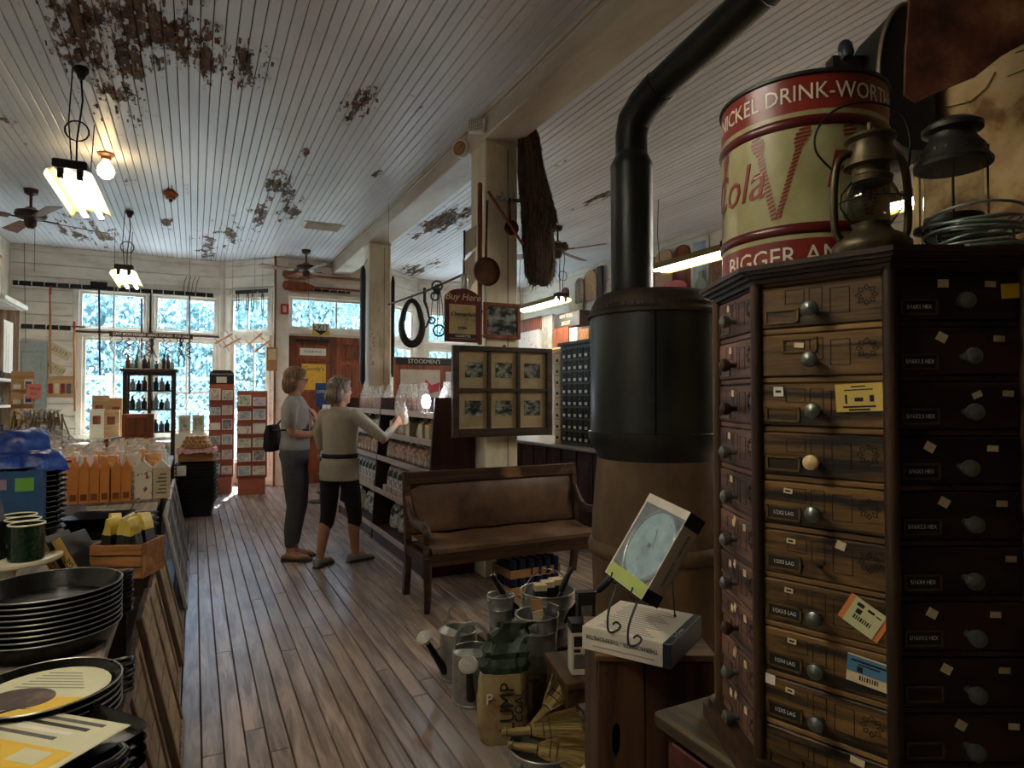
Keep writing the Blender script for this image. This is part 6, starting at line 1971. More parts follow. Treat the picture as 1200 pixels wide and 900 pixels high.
# ---- blue carton with blue bags
M_bluebx = plain('blue_printed_carton', (40, 84, 128), .5, 0, .1)
M_bluebg = mottled('glossy_blue_foil', [(16, 34, 96), (30, 62, 148), (70, 110, 190)], 10, .22, .6)
bq = at_d(83, 560, 3.5)
bq.x -= .19
bb = thing('blue_carton', 'big blue carton holding blue chip bags beside the skillet stack', 'box', (bq.x - .22, 3.55, ZC), R(0))
MB().b2((0, 0, 0), (.40, .004, .33)).build('front_panel', M_bluebx, bb)
for (a, b_) in (((0, .0045, 0), (.004, .30, .33)), ((.396, .0045, 0), (.40, .30, .33)), ((.0045, .296, 0), (.3955, .30, .33)), ((.0045, .0045, 0), (.3955, .2955, .004))): MB().b2(a, b_).build('side_panel', M_bluebx, bb)
MB().b2((.30, -.0008, .24), (.37, 0, .30)).build('green_patch', plain('lime_patch', (110, 170, 70), .5, 0, 0), bb)
MB().text('18 BAGS', .03, FRONT((.08, -.001, .285)), .0004).build('lettering', M_inkw, bb)
MB().text('UTZ CHIPS', .035, FRONT((.21, -.001, .27)), .0004).build('lettering', M_inkw, bb) if False else MB().b2((.13, -.0008, .25), (.27, 0, .295)).build('label_patch', plain('mauve_patch', (150, 130, 150), .5, 0, .1), bb)
for k, (x, y, z, rz, lb_) in enumerate(((.08, .10, .345, .1, 'front left'), (.22, .10, .35, -.2, 'front middle'), (.36, .12, .35, .3, 'front right'), (.10, .22, .44, 0, 'back left'), (.28, .20, .45, .2, 'back right'))):
    t = thing('chip_bag', 'glossy blue foil bag on the blue carton, ' + lb_, 'bag', (bq.x - .22 + x, 3.55 + y, ZC + z), rz, 'blue foil bags')
    vs, fs = [], []
    for j in range(7):
        for i in range(9):
            u, v = i / 8 - .5, j / 6 - .5
            th = .05 * max(0, 1 - (2 * abs(u)) ** 3) * max(0, 1 - (2 * abs(v)) ** 2.2)
            vs.append((u * .22, v * .17, th * 1.3 + .008 * math.sin(u * 40 + v * 31)))
    for j in range(7):
        for i in range(9):
            u, v = i / 8 - .5, j / 6 - .5
            th = .05 * max(0, 1 - (2 * abs(u)) ** 3) * max(0, 1 - (2 * abs(v)) ** 2.2)
            vs.append((u * .19, v * .15, -th * .6))
    for j in range(6):
        for i in range(8):
            a = j * 9 + i
            fs.append((a, a + 1, a + 10, a + 9)); fs.append((63 + a, 63 + a + 9, 63 + a + 10, 63 + a + 1))
    MB().add(vs, fs).build('foil', M_bluebg, t, 60)
    MB().b2((-.05, -.02, .052), (.05, .02, .0535)).build('brand_patch', plain('dark_patch', (30, 26, 40), .4, 0, 0), t)
    t.rotation_euler = (random.uniform(.3, .6), random.uniform(-.2, .2), rz)

# ---- cellophane gift basket
gb0 = at_d(80, 540, 5.3)
gk = thing('gift_basket', 'big cellophane wrapped basket of dried stems on the counter', 'basket', (-1.02, 5.72, ZC))
MB().lathe([(.13, 0), (.17, .12), (.175, .13), (.165, .125), (.125, .01)], 24, cap=False).build('basket', M_card, gk, 40)
stm = MB()
for k in range(90):
    a = random.uniform(0, 6.28); q = random.uniform(.02, .2)
    stm.tube([(math.cos(a) * q * .5, math.sin(a) * q * .5, .02), (math.cos(a) * q, math.sin(a) * q, .2 + random.random() * .22), (math.cos(a + .4) * q * .8, math.sin(a + .4) * q * .8, .40 + random.random() * .18)], .006, 4)
stm.build('dried_stems', wood('dried_stems', (92, 74, 56), (160, 136, 108), 'z', 9, .8), gk, kind='stuff')
rg = []
for z, r_ in ((0, .16), (.06, .22), (.2, .255), (.34, .23), (.44, .14), (.49, .06), (.52, .075), (.58, .14)):
    rg.append([(r_ * (1 + .08 * math.sin(a * 7 + z * 9)) * math.cos(a), r_ * (1 + .08 * math.sin(a * 7 + z * 9)) * math.sin(a), z) for a in [2 * math.pi * k / 36 for k in range(36)]])
MB().loft(rg, cap=False).build('cellophane_wrap', plastic_film('thin_cellophane', (200, 200, 196), .3), gk, 60)
MB().tube([(.065 * math.cos(a), .065 * math.sin(a), .49) for a in [2 * math.pi * k / 16 for k in range(16)]], .008, 6, closed=True).build('ribbon', M_card, gk, 60)

# ---- chest, display stand and small goods further along
def place(px, py, y): p = at_y(px, py, y); return p
cp = at_z(133, 536, ZC)
cst = thing('domed_chest', 'brown chest with a slatted round lid among the counter goods', 'chest', (-.92, 6.55, ZC))
MB().b2((0, 0, 0), (.42, .30, .12), bev=.004).build('chest_body', M_cherry, cst)
for k in range(7):
    a0, a1 = math.pi * k / 14, math.pi * (k + 1) / 14
    q = [(.42 - .42 * math.cos(a) if False else .42 - .42 * math.sin(math.pi / 2 - a), .12 + .16 * math.sin(a)) for a in (a0, a1)]
    MB().add([(.42 - .42 * math.cos(a0) * 1, 0, .12 + .2 * math.sin(a0)), (.42 - .42 * math.cos(a1), 0, .12 + .2 * math.sin(a1)), (.42 - .42 * math.cos(a1), .30, .12 + .2 * math.sin(a1)), (.42 - .42 * math.cos(a0), .30, .12 + .2 * math.sin(a0)),
              (.42 - .40 * math.cos(a0), .002, .12 + .18 * math.sin(a0)), (.42 - .40 * math.cos(a1), .002, .12 + .18 * math.sin(a1)), (.42 - .40 * math.cos(a1), .298, .12 + .18 * math.sin(a1)), (.42 - .40 * math.cos(a0), .298, .12 + .18 * math.sin(a0))],
             [(0, 1, 2, 3), (7, 6, 5, 4), (0, 4, 5, 1), (2, 6, 7, 3), (1, 5, 6, 2), (3, 7, 4, 0)]).build('lid_slat', M_cherry, cst)
MB(Matrix(((1, 0, 0, 0), (0, 0, 1, 0), (0, 1, 0, 0), (0, 0, 0, 1)))).prism([(.42 - .40 * math.cos(a), .12 + .19 * math.sin(a)) for a in [math.pi / 2 * k / 10 for k in range(11)]] + [(.42, .12)], .004, .016).build('lid_end', M_cherry, cst)
dst = thing('display_stand', 'brown sign box stand with tan sign and lavender packets on the counter', 'stand', (-.56, 6.35, ZC))
MB().b2((.0, .05, .30), (.24, .17, .52), bev=.006).build('brown_box', M_cherry, dst)
MB().b2((.03, .044, .33), (.21, .05, .49), bev=.004).build('box_panel', M_cherry, dst)
MB(Matrix.Translation((.01, .02, .18)) @ Matrix.Rotation(-.25, 4, 'X') @ Matrix.Rotation(-.16, 4, 'Y')).b2((0, 0, 0), (.26, .008, .14)).build('tan_sign', plain('tan_sign', (196, 176, 130), .6, 0, .06), dst)
MB().b2((.04, .09, 0), (.20, .15, .30)).build('post', M_walnut_z, dst)
MB().b2((0, -.10, 0), (.26, .03, .10)).build('packet_tray', M_card, dst)
M_lav = mottled('lavender_packet', [(60, 50, 96), (120, 108, 160), (190, 184, 206)], 14, .4, .1)
for k in range(5): MB(Matrix.Translation((.03 + .048 * k, -.06, .03)) @ Matrix.Rotation(-.35, 4, 'X')).b2((-.02, 0, 0), (.02, .02, .13), bev=.004).build('lavender_packet', M_lav, dst)
MB().text('Smoky Mtn', .045, frame((.14, -.005, .255), (1, 0, -.16), (0, .25, 1)), .0005, shear=.2).build('lettering', M_ink, dst)
for k, (x, y, d, m, lb_) in enumerate(((-.30, 7.2, (.14, .2, .10), M_paper, 'white box at the far end of the counter edge'), (-.34, 5.75, (.2, .12, .07), M_yel, 'flat yellow candy box on the counter'), (-.34, 6.0, (.16, .12, .09), M_carA, 'cream candy box behind the yellow box'), (-.32, 5.35, (.12, .14, .16), M_oak, 'small open wooden box near the carton end of the counter'), (-.36, 6.95, (.2, .2, .05), M_paper, 'stack of white papers on the counter'))):
    o = MB().b2((-d[0] / 2, -d[1] / 2, 0), (d[0] / 2, d[1] / 2, d[2]), bev=.003).build('counter_box', m)
    o.location = (x, y, ZC); tag(o, lb_, 'box')
    l_ = MB().b2((-d[0] / 2 - .001, -d[1] / 2 - .001, d[2] * .75), (d[0] / 2 + .001, d[1] / 2 + .001, d[2] + .001)).build('lid', m, o)
vs_ = tag(MB().lathe([(.035, 0), (.05, .03), (.045, .08), (.02, .11), (.03, .14), (.028, .142), (.018, .11), (0, .1)], 20).build('cream_vase', M_cream, None, 50), 'small cream urn on the counter beside the domed chest', 'urn')
vs_.location = (-.98, 6.25, ZC)
pj = thing('glass_jar', 'round glass jar of sweets behind the counter bags', 'jar', (-.62, 5.75, ZC))
MB().lathe([(.07, 0), (.08, .01), (.08, .15), (.06, .18), (.06, .19)], 20, cap=False).build('jar', M_clear, pj, 60)
MB().lathe([(.066, .004), (.074, .012), (.074, .12), (0, .13)], 16).build('sweets', M_cb[1], pj, 50)
MB().lathe([(.062, .19), (.064, .2), (.05, .215), (.012, .22), (.015, .24), (0, .245)], 20).build('lid', M_steel, pj, 40)

# ---- black shopping baskets, cane crate
M_bk = plain('black_basket_plastic', (20, 21, 23), .4, 0, .1)
for k in range(10):
    t = thing('shopping_basket', ('topmost' if k == 9 else ORD[k]) + ' black basket in the stack at the counter end', 'basket', (.03, 8.56, .002 + k * .048), R(-8), 'stack of black shopping baskets')
    def rc(w, d, z): return [(x * w, y * d, z) for x, y in ((-1, -.85), (-.9, -1), (.9, -1), (1, -.85), (1, .85), (.9, 1), (-.9, 1), (-1, .85))]
    if k == 0:
        bm = MB().loft([rc(.17, .12, 0), rc(.21, .15, .20), rc(.225, .165, .20), rc(.225, .165, .185), rc(.212, .152, .185), rc(.212 - .012, .14, .19), rc(.16, .11, .006)]).build('shell', M_bk, t).data
        hm2 = MB().tube([(-.2, -.155, .19), (-.2, -.172, .17), (.2, -.172, .17), (.2, -.155, .19)], .006, 6).build('handle', M_bk, t, 60).data
    else: link('shell', bm, t); link('handle', hm2, t)
tg = tag(MB().b2((-.05, -.002, -.12), (.05, 0, 0)).build('white_tag', M_paper), 'white price card hanging on the black basket stack', 'card'); tg.location = (-.13, 8.388, .62)
cc = thing('cane_crate', 'wooden box lined with pink checked cloth full of wooden canes, on the baskets', 'crate', (.04, 8.56, .66), R(-8))
MB().b2((-.19, -.14, 0), (.19, -.128, .15)).build('front_board', M_oak, cc); MB().b2((-.19, .128, 0), (.19, .14, .15)).build('back_board', M_oak, cc)
for sx in (-.19, .178): MB().b2((sx, -.127, 0), (sx + .012, .127, .15)).build('end_board', M_oak, cc)
MB().b2((-.177, -.127, .0), (.177, .127, .01)).build('bottom', M_oak, cc)
M_pk = mottled('pink_gingham', [(190, 110, 110), (214, 160, 156), (228, 200, 196)], 30, .8, .1)
b = MB()
n = 44
pr_ = [(.215 * math.copysign(abs(math.cos(a)) ** .4, math.cos(a)), .165 * math.copysign(abs(math.sin(a)) ** .4, math.sin(a))) for a in [2 * math.pi * k / n for k in range(n)]]
b.loft([[(x * s_, y * s_, z + .012 * math.sin(k * 2.1) * (1 if z < .15 else 0)) for k, (x, y) in enumerate(pr_)] for s_, z in ((1.02, .10), (1.0, .155), (.88, .165), (.86, .12))], cap=False)
b.build('cloth_liner', M_pk, cc, 60)
M_cane = plain('honey_cane', (196, 150, 92), .5, 0, .1)
MC = Matrix.Translation((.04, 8.56, .66)) @ Matrix.Rotation(R(-8), 4, 'Z')
i_ = 0
for r_ in range(3):
    for c_ in range(6 - r_):
        o = shared('cane', MB().lathe([(.012, .0), (.026, .001), (.026, .22), (.012, .22), (.012, 0)], 12, rot=(R(90), 0, 0), cap=False), 'rolled_cane', M_cane, None, None, 40)
        o.location = MC @ Vector((-.135 + c_ * .054 + r_ * .027, .02 + .01 * (c_ % 2), .19 + r_ * .046)); o.rotation_euler = (0, 0, R(-8) + random.uniform(-.06, .06))
        tag(o, 'short honey coloured hollow cane lying in the cloth lined crate, %s layer' % ('bottom', 'middle', 'top')[r_], 'cane', 'canes in the lined crate')

# ---- postcard towers
M_tow = plain('terracotta_rack', (168, 92, 66), .55, 0, .06)
M_cards = [mottled('postcard_print_%d' % k, c, 26, .5, 0) for k, c in enumerate(([(60, 90, 130), (170, 180, 180), (226, 222, 210)], [(150, 60, 50), (210, 190, 170), (232, 228, 220)], [(70, 96, 60), (180, 180, 150), (230, 226, 214)], [(40, 40, 44), (140, 136, 130), (224, 220, 214)], [(90, 70, 110), (190, 170, 190), (230, 226, 226)]))]


def tower(px0, px1, pyb, y, h, label, sign=False):
    a, b_ = at_y(px0, pyb, y), at_y(px1, pyb, y)
    w = b_.x - a.x
    t = thing('postcard_rack', label, 'rack', (a.x, y, 0), R(-6))
    MB().b2((.02, -.02, 0), (w - .02, .26, .24)).build('plinth', M_tow, t)
    MB().b2((0, 0, .24), (w, .24, h), bev=.004).build('tower', M_tow, t)
    MB().b2((w + .001, .01, .26), (w + .004, .23, h - .04)).build('side_card_panel', M_cards[1], t)
    rows = 6
    ph = (h - .30) / rows
    for r in range(rows):
        z = .27 + r * ph
        MB().b2((.0, -.045, z), (w, -.002, z + .014)).build('ledge', M_tow, t)
        for c in range(2):
            cw_ = w * .42
            x0 = w * .04 + c * w * .49
            hc = ph * (.45 + .35 * random.random())
            cdm = random.choice(M_cards + [M_paper])
            MB(Matrix.Translation((x0, -.026, z + .015)) @ Matrix.Rotation(-.14, 4, 'X')).b2((0, 0, 0), (cw_, .012, hc)).build('card_stack', M_paper, t)
            MB(Matrix.Translation((x0, -.0275, z + .015)) @ Matrix.Rotation(-.14, 4, 'X')).b2((cw_ * .08, -.001, hc * .08), (cw_ * .92, .0, hc * .92)).build('card_face', cdm, t)
    if sign:
        MB(Matrix(((1, 0, 0, 0), (0, 0, 1, 0), (0, 1, 0, 0), (0, 0, 0, 1)))).prism([(0, h), (w, h), (w, h + .16), (w * .85, h + .21), (w * .15, h + .21), (0, h + .16)], .02, .04).build('header_board', M_dark, t)
        MB().text('POSTCARDS & NOTECARDS', .026, FRONT((w / 2, .0185, h + .15)), .0005).build('lettering', M_inkw, t)
        MB().b2((w * .28, .016, h + .02), (w * .7, .0195, h + .11)).build('price_card', M_paper, t)
    return t


tower(244, 273, 577, 10.35, 1.62, 'terracotta postcard tower with the black arched header', True)
tower(277, 312, 579, 10.05, 1.52, 'terracotta postcard tower nearest the entrance door')

# ---- glazed curio cabinet by the window
ca0, ca1 = at_y(143, 505, 9.6), at_y(205, 505, 9.6)
wq = ca1.x - ca0.x
cu_ = thing('curio_cabinet', 'dark glazed curio cabinet with bottles on top before the shop window', 'cabinet', (ca0.x, 9.6, 0))
zt = at_y(170, 432, 9.6).z
for (x, y) in ((0, 0), (wq - .05, 0), (0, .35), (wq - .05, .35)): MB().b2((x, y, .0), (x + .05, y + .05, zt - .04)).build('post', M_walnut_z, cu_)
MB().b2((-.03, -.03, zt - .04), (wq + .03, .43, zt), bev=.008).build('cornice', M_walnut, cu_)
for z in (.62, .95, 1.25, 1.5): MB().b2((.02, .02, z), (wq - .02, .38, z + .02)).build('shelf', M_walnut, cu_)
MB().b2((.05, .01, .02), (wq - .05, .39, .60)).build('base_panel', M_walnut, cu_)
MB().b2((wq * .5 - .02, 0, .62), (wq * .5 + .02, .03, zt - .04)).build('door_stile', M_walnut_z, cu_)
for x0, x1 in ((.05, wq * .5 - .02), (wq * .5 + .02, wq - .05)): MB().b2((x0, .01, .64), (x1, .014, zt - .05)).build('door_glass', M_clear, cu_)
MB().b2((.05, .008, zt - .09), (wq - .05, .03, zt - .041)).build('top_rail', M_walnut, cu_)
bt_m = [plain('amber_bottle', (96, 56, 28), .15, 0, .05), plain('clear_bottle', (170, 186, 184), .12, 0, .05), plain('green_bottle', (50, 84, 60), .15, 0, .05), plain('white_jar', (214, 208, 196), .3, 0, .05), M_dark]
for k in range(12):
    h_ = random.uniform(.10, .2)
    r_ = random.uniform(.022, .034)
    o = MB().lathe([(r_ * .9, 0), (r_, .005), (r_, h_ * .6), (r_ * .4, h_ * .75), (r_ * .4, h_ * .95), (r_ * .5, h_), (0, h_)], 14).build('old_bottle', bt_m[k % 5], None, 40)
    o.location = (ca0.x + .05 + k * (wq - .1) / 11, 9.66 + .09 * (k % 3), zt)
    tag(o, ('amber', 'clear', 'green', 'white', 'black')[k % 5] + ' old bottle on the curio cabinet top, %s' % ('at its left end', 'left of its middle', 'right of its middle', 'at its right end')[min(3, k * 4 // 12)], 'bottle', 'bottles on the curio cabinet')
for r_i, z in enumerate((.64, .97, 1.27, 1.52)):
    for k in range(7):
        h_ = random.uniform(.12, .2)
        o = MB().lathe([(.03, 0), (.032, .005), (.032, h_ * .6), (.013, h_ * .75), (.013, h_), (0, h_)], 10).build('old_bottle', bt_m[(k + r_i) % 5], None, 40)
        o.location = (ca0.x + .1 + k * (wq - .2) / 6, 9.76 + .04 * (k % 2), z + .001)
        tag(o, ('amber', 'clear', 'green', 'white', 'black')[(k + r_i) % 5] + ' bottle behind glass on the curio cabinet %s shelf' % ('lowest', 'second', 'third', 'top')[r_i], 'bottle', 'bottles inside the curio cabinet')

# ---- window display: boxes, framed cards on a white stand
sl = tag(MB().b2((XL + .75, 11.05, .70), (.3, 11.53, .74), bev=.006).build('window_shelf', M_trim), 'white display shelf along the shop window sill', 'shelf')
for x in (XL + .8, -1.0, -.3, .22): MB().b2((x - .02, 11.08, .0), (x + .02, 11.12, .699)).build('shelf_leg', M_trim, sl)
for k, (px0, px1, py0, py1, y, m, lb_) in enumerate(((108, 128, 463, 478, 11.3, M_pine, 'pine box on the window shelf under the left window'), (128, 143, 466, 480, 11.3, M_card, 'brown carton on the window shelf behind the chest'), (105, 122, 479, 489, 11.2, M_cream, 'cream box low on the window shelf'), (122, 140, 480, 490, 11.2, M_pine, 'second pine box low on the window shelf'))):
    a, b_ = at_y(px0, py0, y), at_y(px1, py1, y)
    z1, z0 = a.z, max(.74, b_.z)
    o = MB().b2((0, 0, 0), (b_.x - a.x, .16, z1 - .745), bev=.004).build('window_box', m); o.location = (a.x, y, .742); tag(o, lb_, 'box')
    MB().b2((.04, -.004, (z1 - .745) * .55), (.14, 0, (z1 - .745) * .8)).build('label', M_cherry, o)
fs0 = at_y(205, 512, 9.3)
wsd = thing('white_card_stand', 'white pedestal with framed green card pictures by the curio cabinet', 'stand', (fs0.x, 9.3, 0))
zt2 = at_y(220, 508, 9.3).z
MB().b2((0, 0, 0), (.36, .3, zt2), bev=.006).build('pedestal', M_trim, wsd)
for k in range(2):
    MB().b2((.04 + .16 * k, .03, zt2), (.18 + .16 * k, .05, zt2 + .24), bev=.003).build('card_frame', M_cream, wsd)
    MB().b2((.06 + .16 * k, .027, zt2 + .03), (.16 + .16 * k, .0305, zt2 + .21)).build('card_picture', M_cards[2], wsd)

# ---- shelf, card rack and sign at the far left
lf = thing('wall_shelves', 'cream shelves of mugs and papers at the left picture edge', 'shelves', (-2.42, 9.15, 0))
for z in (.45, .95, 1.3, 1.62, 2.55): MB().b2((0, 0, z), (.40, 1.05, z + .03)).build('shelf', M_trim, lf)
for y in (0, 1.02): MB().b2((0, y, 0), (.38, y + .03, 2.55)).build('side_board', M_fr1, lf)
MB().b2((.0, -.03, 2.56), (.46, 1.08, 2.62), bev=.01).build('cornice', M_trim, lf)
for k in range(10):
    z = (.98, 1.33, 1.65)[k % 3]
    o = thing('black_mug', 'dark mug on the cream wall shelves, %s board' % ('lower', 'middle', 'upper')[k % 3], 'mug', (-2.16, 9.25 + (k // 3) * .22, z), random.random(), 'mugs on the cream shelves')
    MB().lathe([(.045, 0), (.05, .004), (.05, .1), (.046, .1), (.044, .01), (0, .01)], 18, cap=False).build('body', (M_blk, M_gr, M_sole)[k % 3], o, 40)
    MB().tube([(.048, 0, .08), (.075, 0, .07), (.07, 0, .03), (.048, 0, .02)], .006, 6).build('handle', M_blk, o, 60)
ppr = thing('paper_calendar', 'white paper sheets hanging on the cream wall shelves', 'papers', (-2.012, 9.3, 1.72))
for k in range(3): MB().b2((k * .004, 0 + .1 * k, 0), (k * .004 + .003, .42 - .02 * k, .62 - .08 * k)).build('sheet', M_paper, ppr)
pf = thing('arched_picture', 'brown framed picture standing on the cream wall shelves', 'picture', (-2.25, 9.65, 2.621))
MB().b2((0, 0, 0), (.03, .5, .62), bev=.006).build('frame', M_oak, pf); MB().b2((.03, .05, .05), (.033, .45, .57)).build('picture', M_carA, pf); MB().b2((.0335, .13, .14), (.036, .37, .48)).build('print', M_blk, pf)
pc0 = at_y(13, 435, 8.4)
pr2 = thing('card_rack', 'narrow wooden rack of white and blue cards near the left edge', 'rack', (pc0.x, 8.4, 0), R(10))
MB().b2((0, 0, 0), (.2, .03, pc0.z)).build('back_board', M_pine, pr2)
for k in range(8):
    z = pc0.z - .2 - k * .16
    MB().b2((0, -.05, z), (.2, 0, z + .012)).build('ledge', M_pine, pr2)
    MB().b2((.11, -.03, z + .013), (.19, -.02, z + .12)).build('white_card', M_paper, pr2); MB().b2((.125, -.0315, z + .03), (.175, -.0302, z + .09)).build('blue_print', plain('blue_print', (70, 96, 150), .5, 0, .1), pr2)
    MB().b2((.02, -.035, z + .013), (.085, -.02, z + .06)).build('white_card', M_paper, pr2)
ps = at_y(31, 467, 8.3); ps1 = at_y(48, 450, 8.3)
pks = thing('pink_notice', 'pink hand lettered notice standing left of the grey door', 'sign', (ps.x, 8.3, 0))
MB().b2((0, 0, ps.z), (ps1.x - ps.x, .006, ps1.z)).build('sheet', plain('pink_paper', (226, 140, 128), .7, 0, .04), pks)
wk = ps1.x - ps.x
for k, tx in enumerate(('7 Wash', 'this', 'Bags')): MB().text(tx, .045, FRONT((wk / 2, -.001, ps1.z - .05 - k * .055)), .0004).build('lettering', plain('red_ink', (170, 50, 60), .6, 0, 0), pks)
MB().tube([(wk / 2, .012, 0), (wk / 2, .012, ps.z + .03)], .008, 8).build('stake', M_pine, pks, 60)
MB().lathe([(.08, 0), (.08, .02), (.01, .03)], 16, (wk / 2, .012, 0)).build('base', M_dark, pks, 40)

# ================================================================== WALLS: hooks, tools, signs
M_hook = plain('white_hook', (214, 212, 204), .4, .3, .05)


def hook_rail(x0, x1, z, label, y=YB - .025):
    t = thing('hook_rail', label, 'rail', (x0, y, z))
    MB().b2((0, -.02, -.035), (x1 - x0, 0, .035), bev=.004).build('board', M_dark, t)
    n = int((x1 - x0) / .155)
    for k in range(n):
        x = .08 + k * .155
        o = shared('hook', MB().tube([(0, -.02, .02), (0, -.07, .03), (0, -.08, .0), (0, -.05, -.03)], .006, 6), 'hook', M_hook, t, None, 60)
        o.location = (x, 0, 0)
    return t


def ay(px, py): return at_y(px, py, YB - .03)
a, b_ = ay(15, 331), ay(250, 347)
hook_rail(a.x, b_.x, a.z + .0, 'black rail of white hooks above the paired transom windows')
a, b_ = ay(17, 380), ay(100, 387)
hook_rail(a.x, b_.x, (a.z + b_.z) / 2, 'short black rail of hooks below the upper one, left of the windows')
hb = thing('rail_of_hooks', 'black rail of hooks above the entrance transom', 'rail', (1.40, YD - .03, 3.22))
MB().b2((0, -.02, -.035), (.95, 0, .035)).build('board', M_dark, hb)
for k in range(7): link('hook', _cache['hook'], hb, (.08 + k * .13, 0, 0))
M_hoe = wood('honey_tool_handle', (176, 110, 64), (214, 152, 96), 'z', 5, .5)


def pole(px0, py0, px1, py1, label, mat, r=.014, head=None, y=YB - .09):
    a, b_ = at_y(px0, py0, y), at_y(px1, py1, y)
    t = thing('long_tool', label, 'tool', tuple(b_))
    v = a - b_
    MB().tube([(0, 0, 0), tuple(v * .5), tuple(v)], r, 10).build('handle', mat, t, 60)
    if head: head(t, v)
    return t


def hd_fork(t, v):
    for k in range(4):
        o = -.09 + .06 * k
        MB().tube([(v.x, 0, v.z), (v.x + o, -.01, v.z + .05), (v.x + o + .02, -.02, v.z + .22), (v.x + o + .05, -.02, v.z + .30)], .005, 6).build('tine', M_black, t, 60)
def hd_tip(t, v): MB().tube([(v.x, 0, v.z), (v.x, 0, v.z + .12)], .016, 10).build('red_ferrule', plain('red_ferrule', (170, 50, 44), .5, 0, .05), t, 60)
def hd_hoe(t, v): MB().b2((v.x - .11, -.03, v.z - .02), (v.x + .11, -.022, v.z + .1), bev=.003).build('blade', M_black, t)


pole(59, 345, 59, 438, 'honey handled hoe hanging left of the licence plates', M_hoe, head=hd_tip)
pole(87, 386, 88, 482, 'honey handled tool hanging by the left window frame', M_hoe, head=hd_tip)
pole(116, 338, 117, 440, 'dark handled hoe hanging before the left window', M_walnut_z, head=hd_hoe)
pole(166, 350, 166, 420, 'dark brown handled tool hanging between the two windows', M_cherry)
pole(222, 346, 222, 462, 'grey handled hay fork hanging before the right window', plain('grey_handle', (110, 104, 96), .6), head=hd_fork)
pole(28, 265, 30, 402, 'long thin pull cord hanging beside the grey door', M_dark, .004)
# licence plates, sample frame
for (px, py, rot, tx, lb_) in ((70, 412, -.55, '25319', 'pale licence plate reading 25319 nailed aslant'), (63, 431, -.5, 'CV-7159', 'licence plate reading CV-7159 nailed below the other')):
    p = ay(px, py)
    t = thing('licence_plate', lb_, 'plate', tuple(p))
    Mx = Matrix.Rotation(-rot, 4, 'Y')
    MB(Mx).b2((-.15, -.006, -.07), (.15, 0, .07), bev=.003).build('plate', M_carA, t)
    q = MB(Mx).text(tx, .085, FRONT((0, -.0065, 0)), .001).build('lettering', plain('faded_plate_ink', (100, 96, 88), .6, 0, 0), t)
p = at_y(52, 465, YB - .03); p2 = at_y(86, 441, YB - .03)
t = thing('sample_frame', 'pine frame with red and black samples below the licence plates', 'frame', tuple(p))
MB().b2((0, -.02, 0), (p2.x - p.x, 0, p2.z - p.z), bev=.004).build('frame', M_pine, t)
for k in range(4): MB().b2((.05 + .075 * k, -.024, .05), (.105 + .075 * k, -.02, .20)).build('sample', (M_dred, M_carA, M_dred, M_greyp)[k], t)
# sign bar with hanging iron hooks before the windows
y0 = 9.9
a, b_ = at_y(128, 388, y0), at_y(226, 393, y0)
t = thing('hook_bar', 'dark lettered bar hung with iron hooks and corkscrews above the curio cabinet', 'bar', tuple(a))
MB().b2((0, -.015, -.07), (b_.x - a.x, .015, 0), bev=.003).build('bar', M_walnut, t)
MB().text('CAST IRON HOOKS  HAND FORGED  FOR SALE', .05, FRONT(((b_.x - a.x) / 2, -.0155, -.035)), .0005, sx=.85).build('lettering', M_inkw, t)
for k in range(12):
    x = .05 + k * (b_.x - a.x - .1) / 11
    if k % 3 == 2:
        pts = [(x + .03 * math.sin(i * 1.6), .03 * math.cos(i * 1.6), -.08 - i * .02) for i in range(14)]
    else:
        s_ = 1 if k % 2 else -1
        pts = [(x, -.02, -.06), (x + .03 * s_, -.02, -.1), (x - .02, -.02, -.16), (x + .05 * s_, -.02, -.2), (x + .02, -.02, -.28 - .03 * (k % 4))]
    MB().tube(pts, .007, 6).build('iron_hook', M_steel if k % 4 == 0 else M_black, t, 60)
for x in (.05, b_.x - a.x - .05): MB().tube([(x, 0, 0), (x, 0, CEIL - a.z - .005)], .003, 5).build('hanging_wire', M_dark, t)
tg_ = at_y(213, 395, y0)
t = thing('iron_tongs', 'long black iron tongs hanging right of the hook bar', 'tongs', tuple(tg_))
for s_ in (-1, 1): MB().tube([(.03 * s_, 0, 0), (-.02 * s_, 0, -.16), (.035 * s_, 0, -.28), (.03 * s_, 0, -.42)], .008, 6).build('arm', M_black, t, 60)
MB().lathe([(.014, -.01), (.014, .01)], 10, (0, 0, -.11), rot=(R(90), 0, 0)).build('rivet', M_black, t)
# wooden carriers hanging in the bay
for (px, py, rot, lb_) in ((262, 397, .6, 'wooden sling carrier hanging left in the bay window'), (272, 402, .55, 'wooden sling carrier hanging second in the bay window'), (298, 398, .75, 'wooden sling carrier hanging third in the bay window'), (307, 406, .7, 'wooden sling carrier hanging nearest the door frame')):
    p = at_y(px, py, 10.75)
    t = thing('wooden_carrier', lb_, 'carrier', tuple(p), 0, 'wooden carriers in the bay window')
    MB(Matrix.Rotation(-rot, 4, 'Y')).box((0, 0, 0), (.30, .10, .025), bev=.008).build('block', M_pine, t)
    for s_ in (-1, 1): MB(Matrix.Rotation(-rot, 4, 'Y')).tube([(.1 * s_, 0, -.09), (.1 * s_, 0, .09)], .006, 6).build('peg', M_hoe, t, 60)
    MB().tube([(0, 0, .02), (0, 0, CEIL - .003 - p.z)], .002, 5).build('cord', M_dark, t)
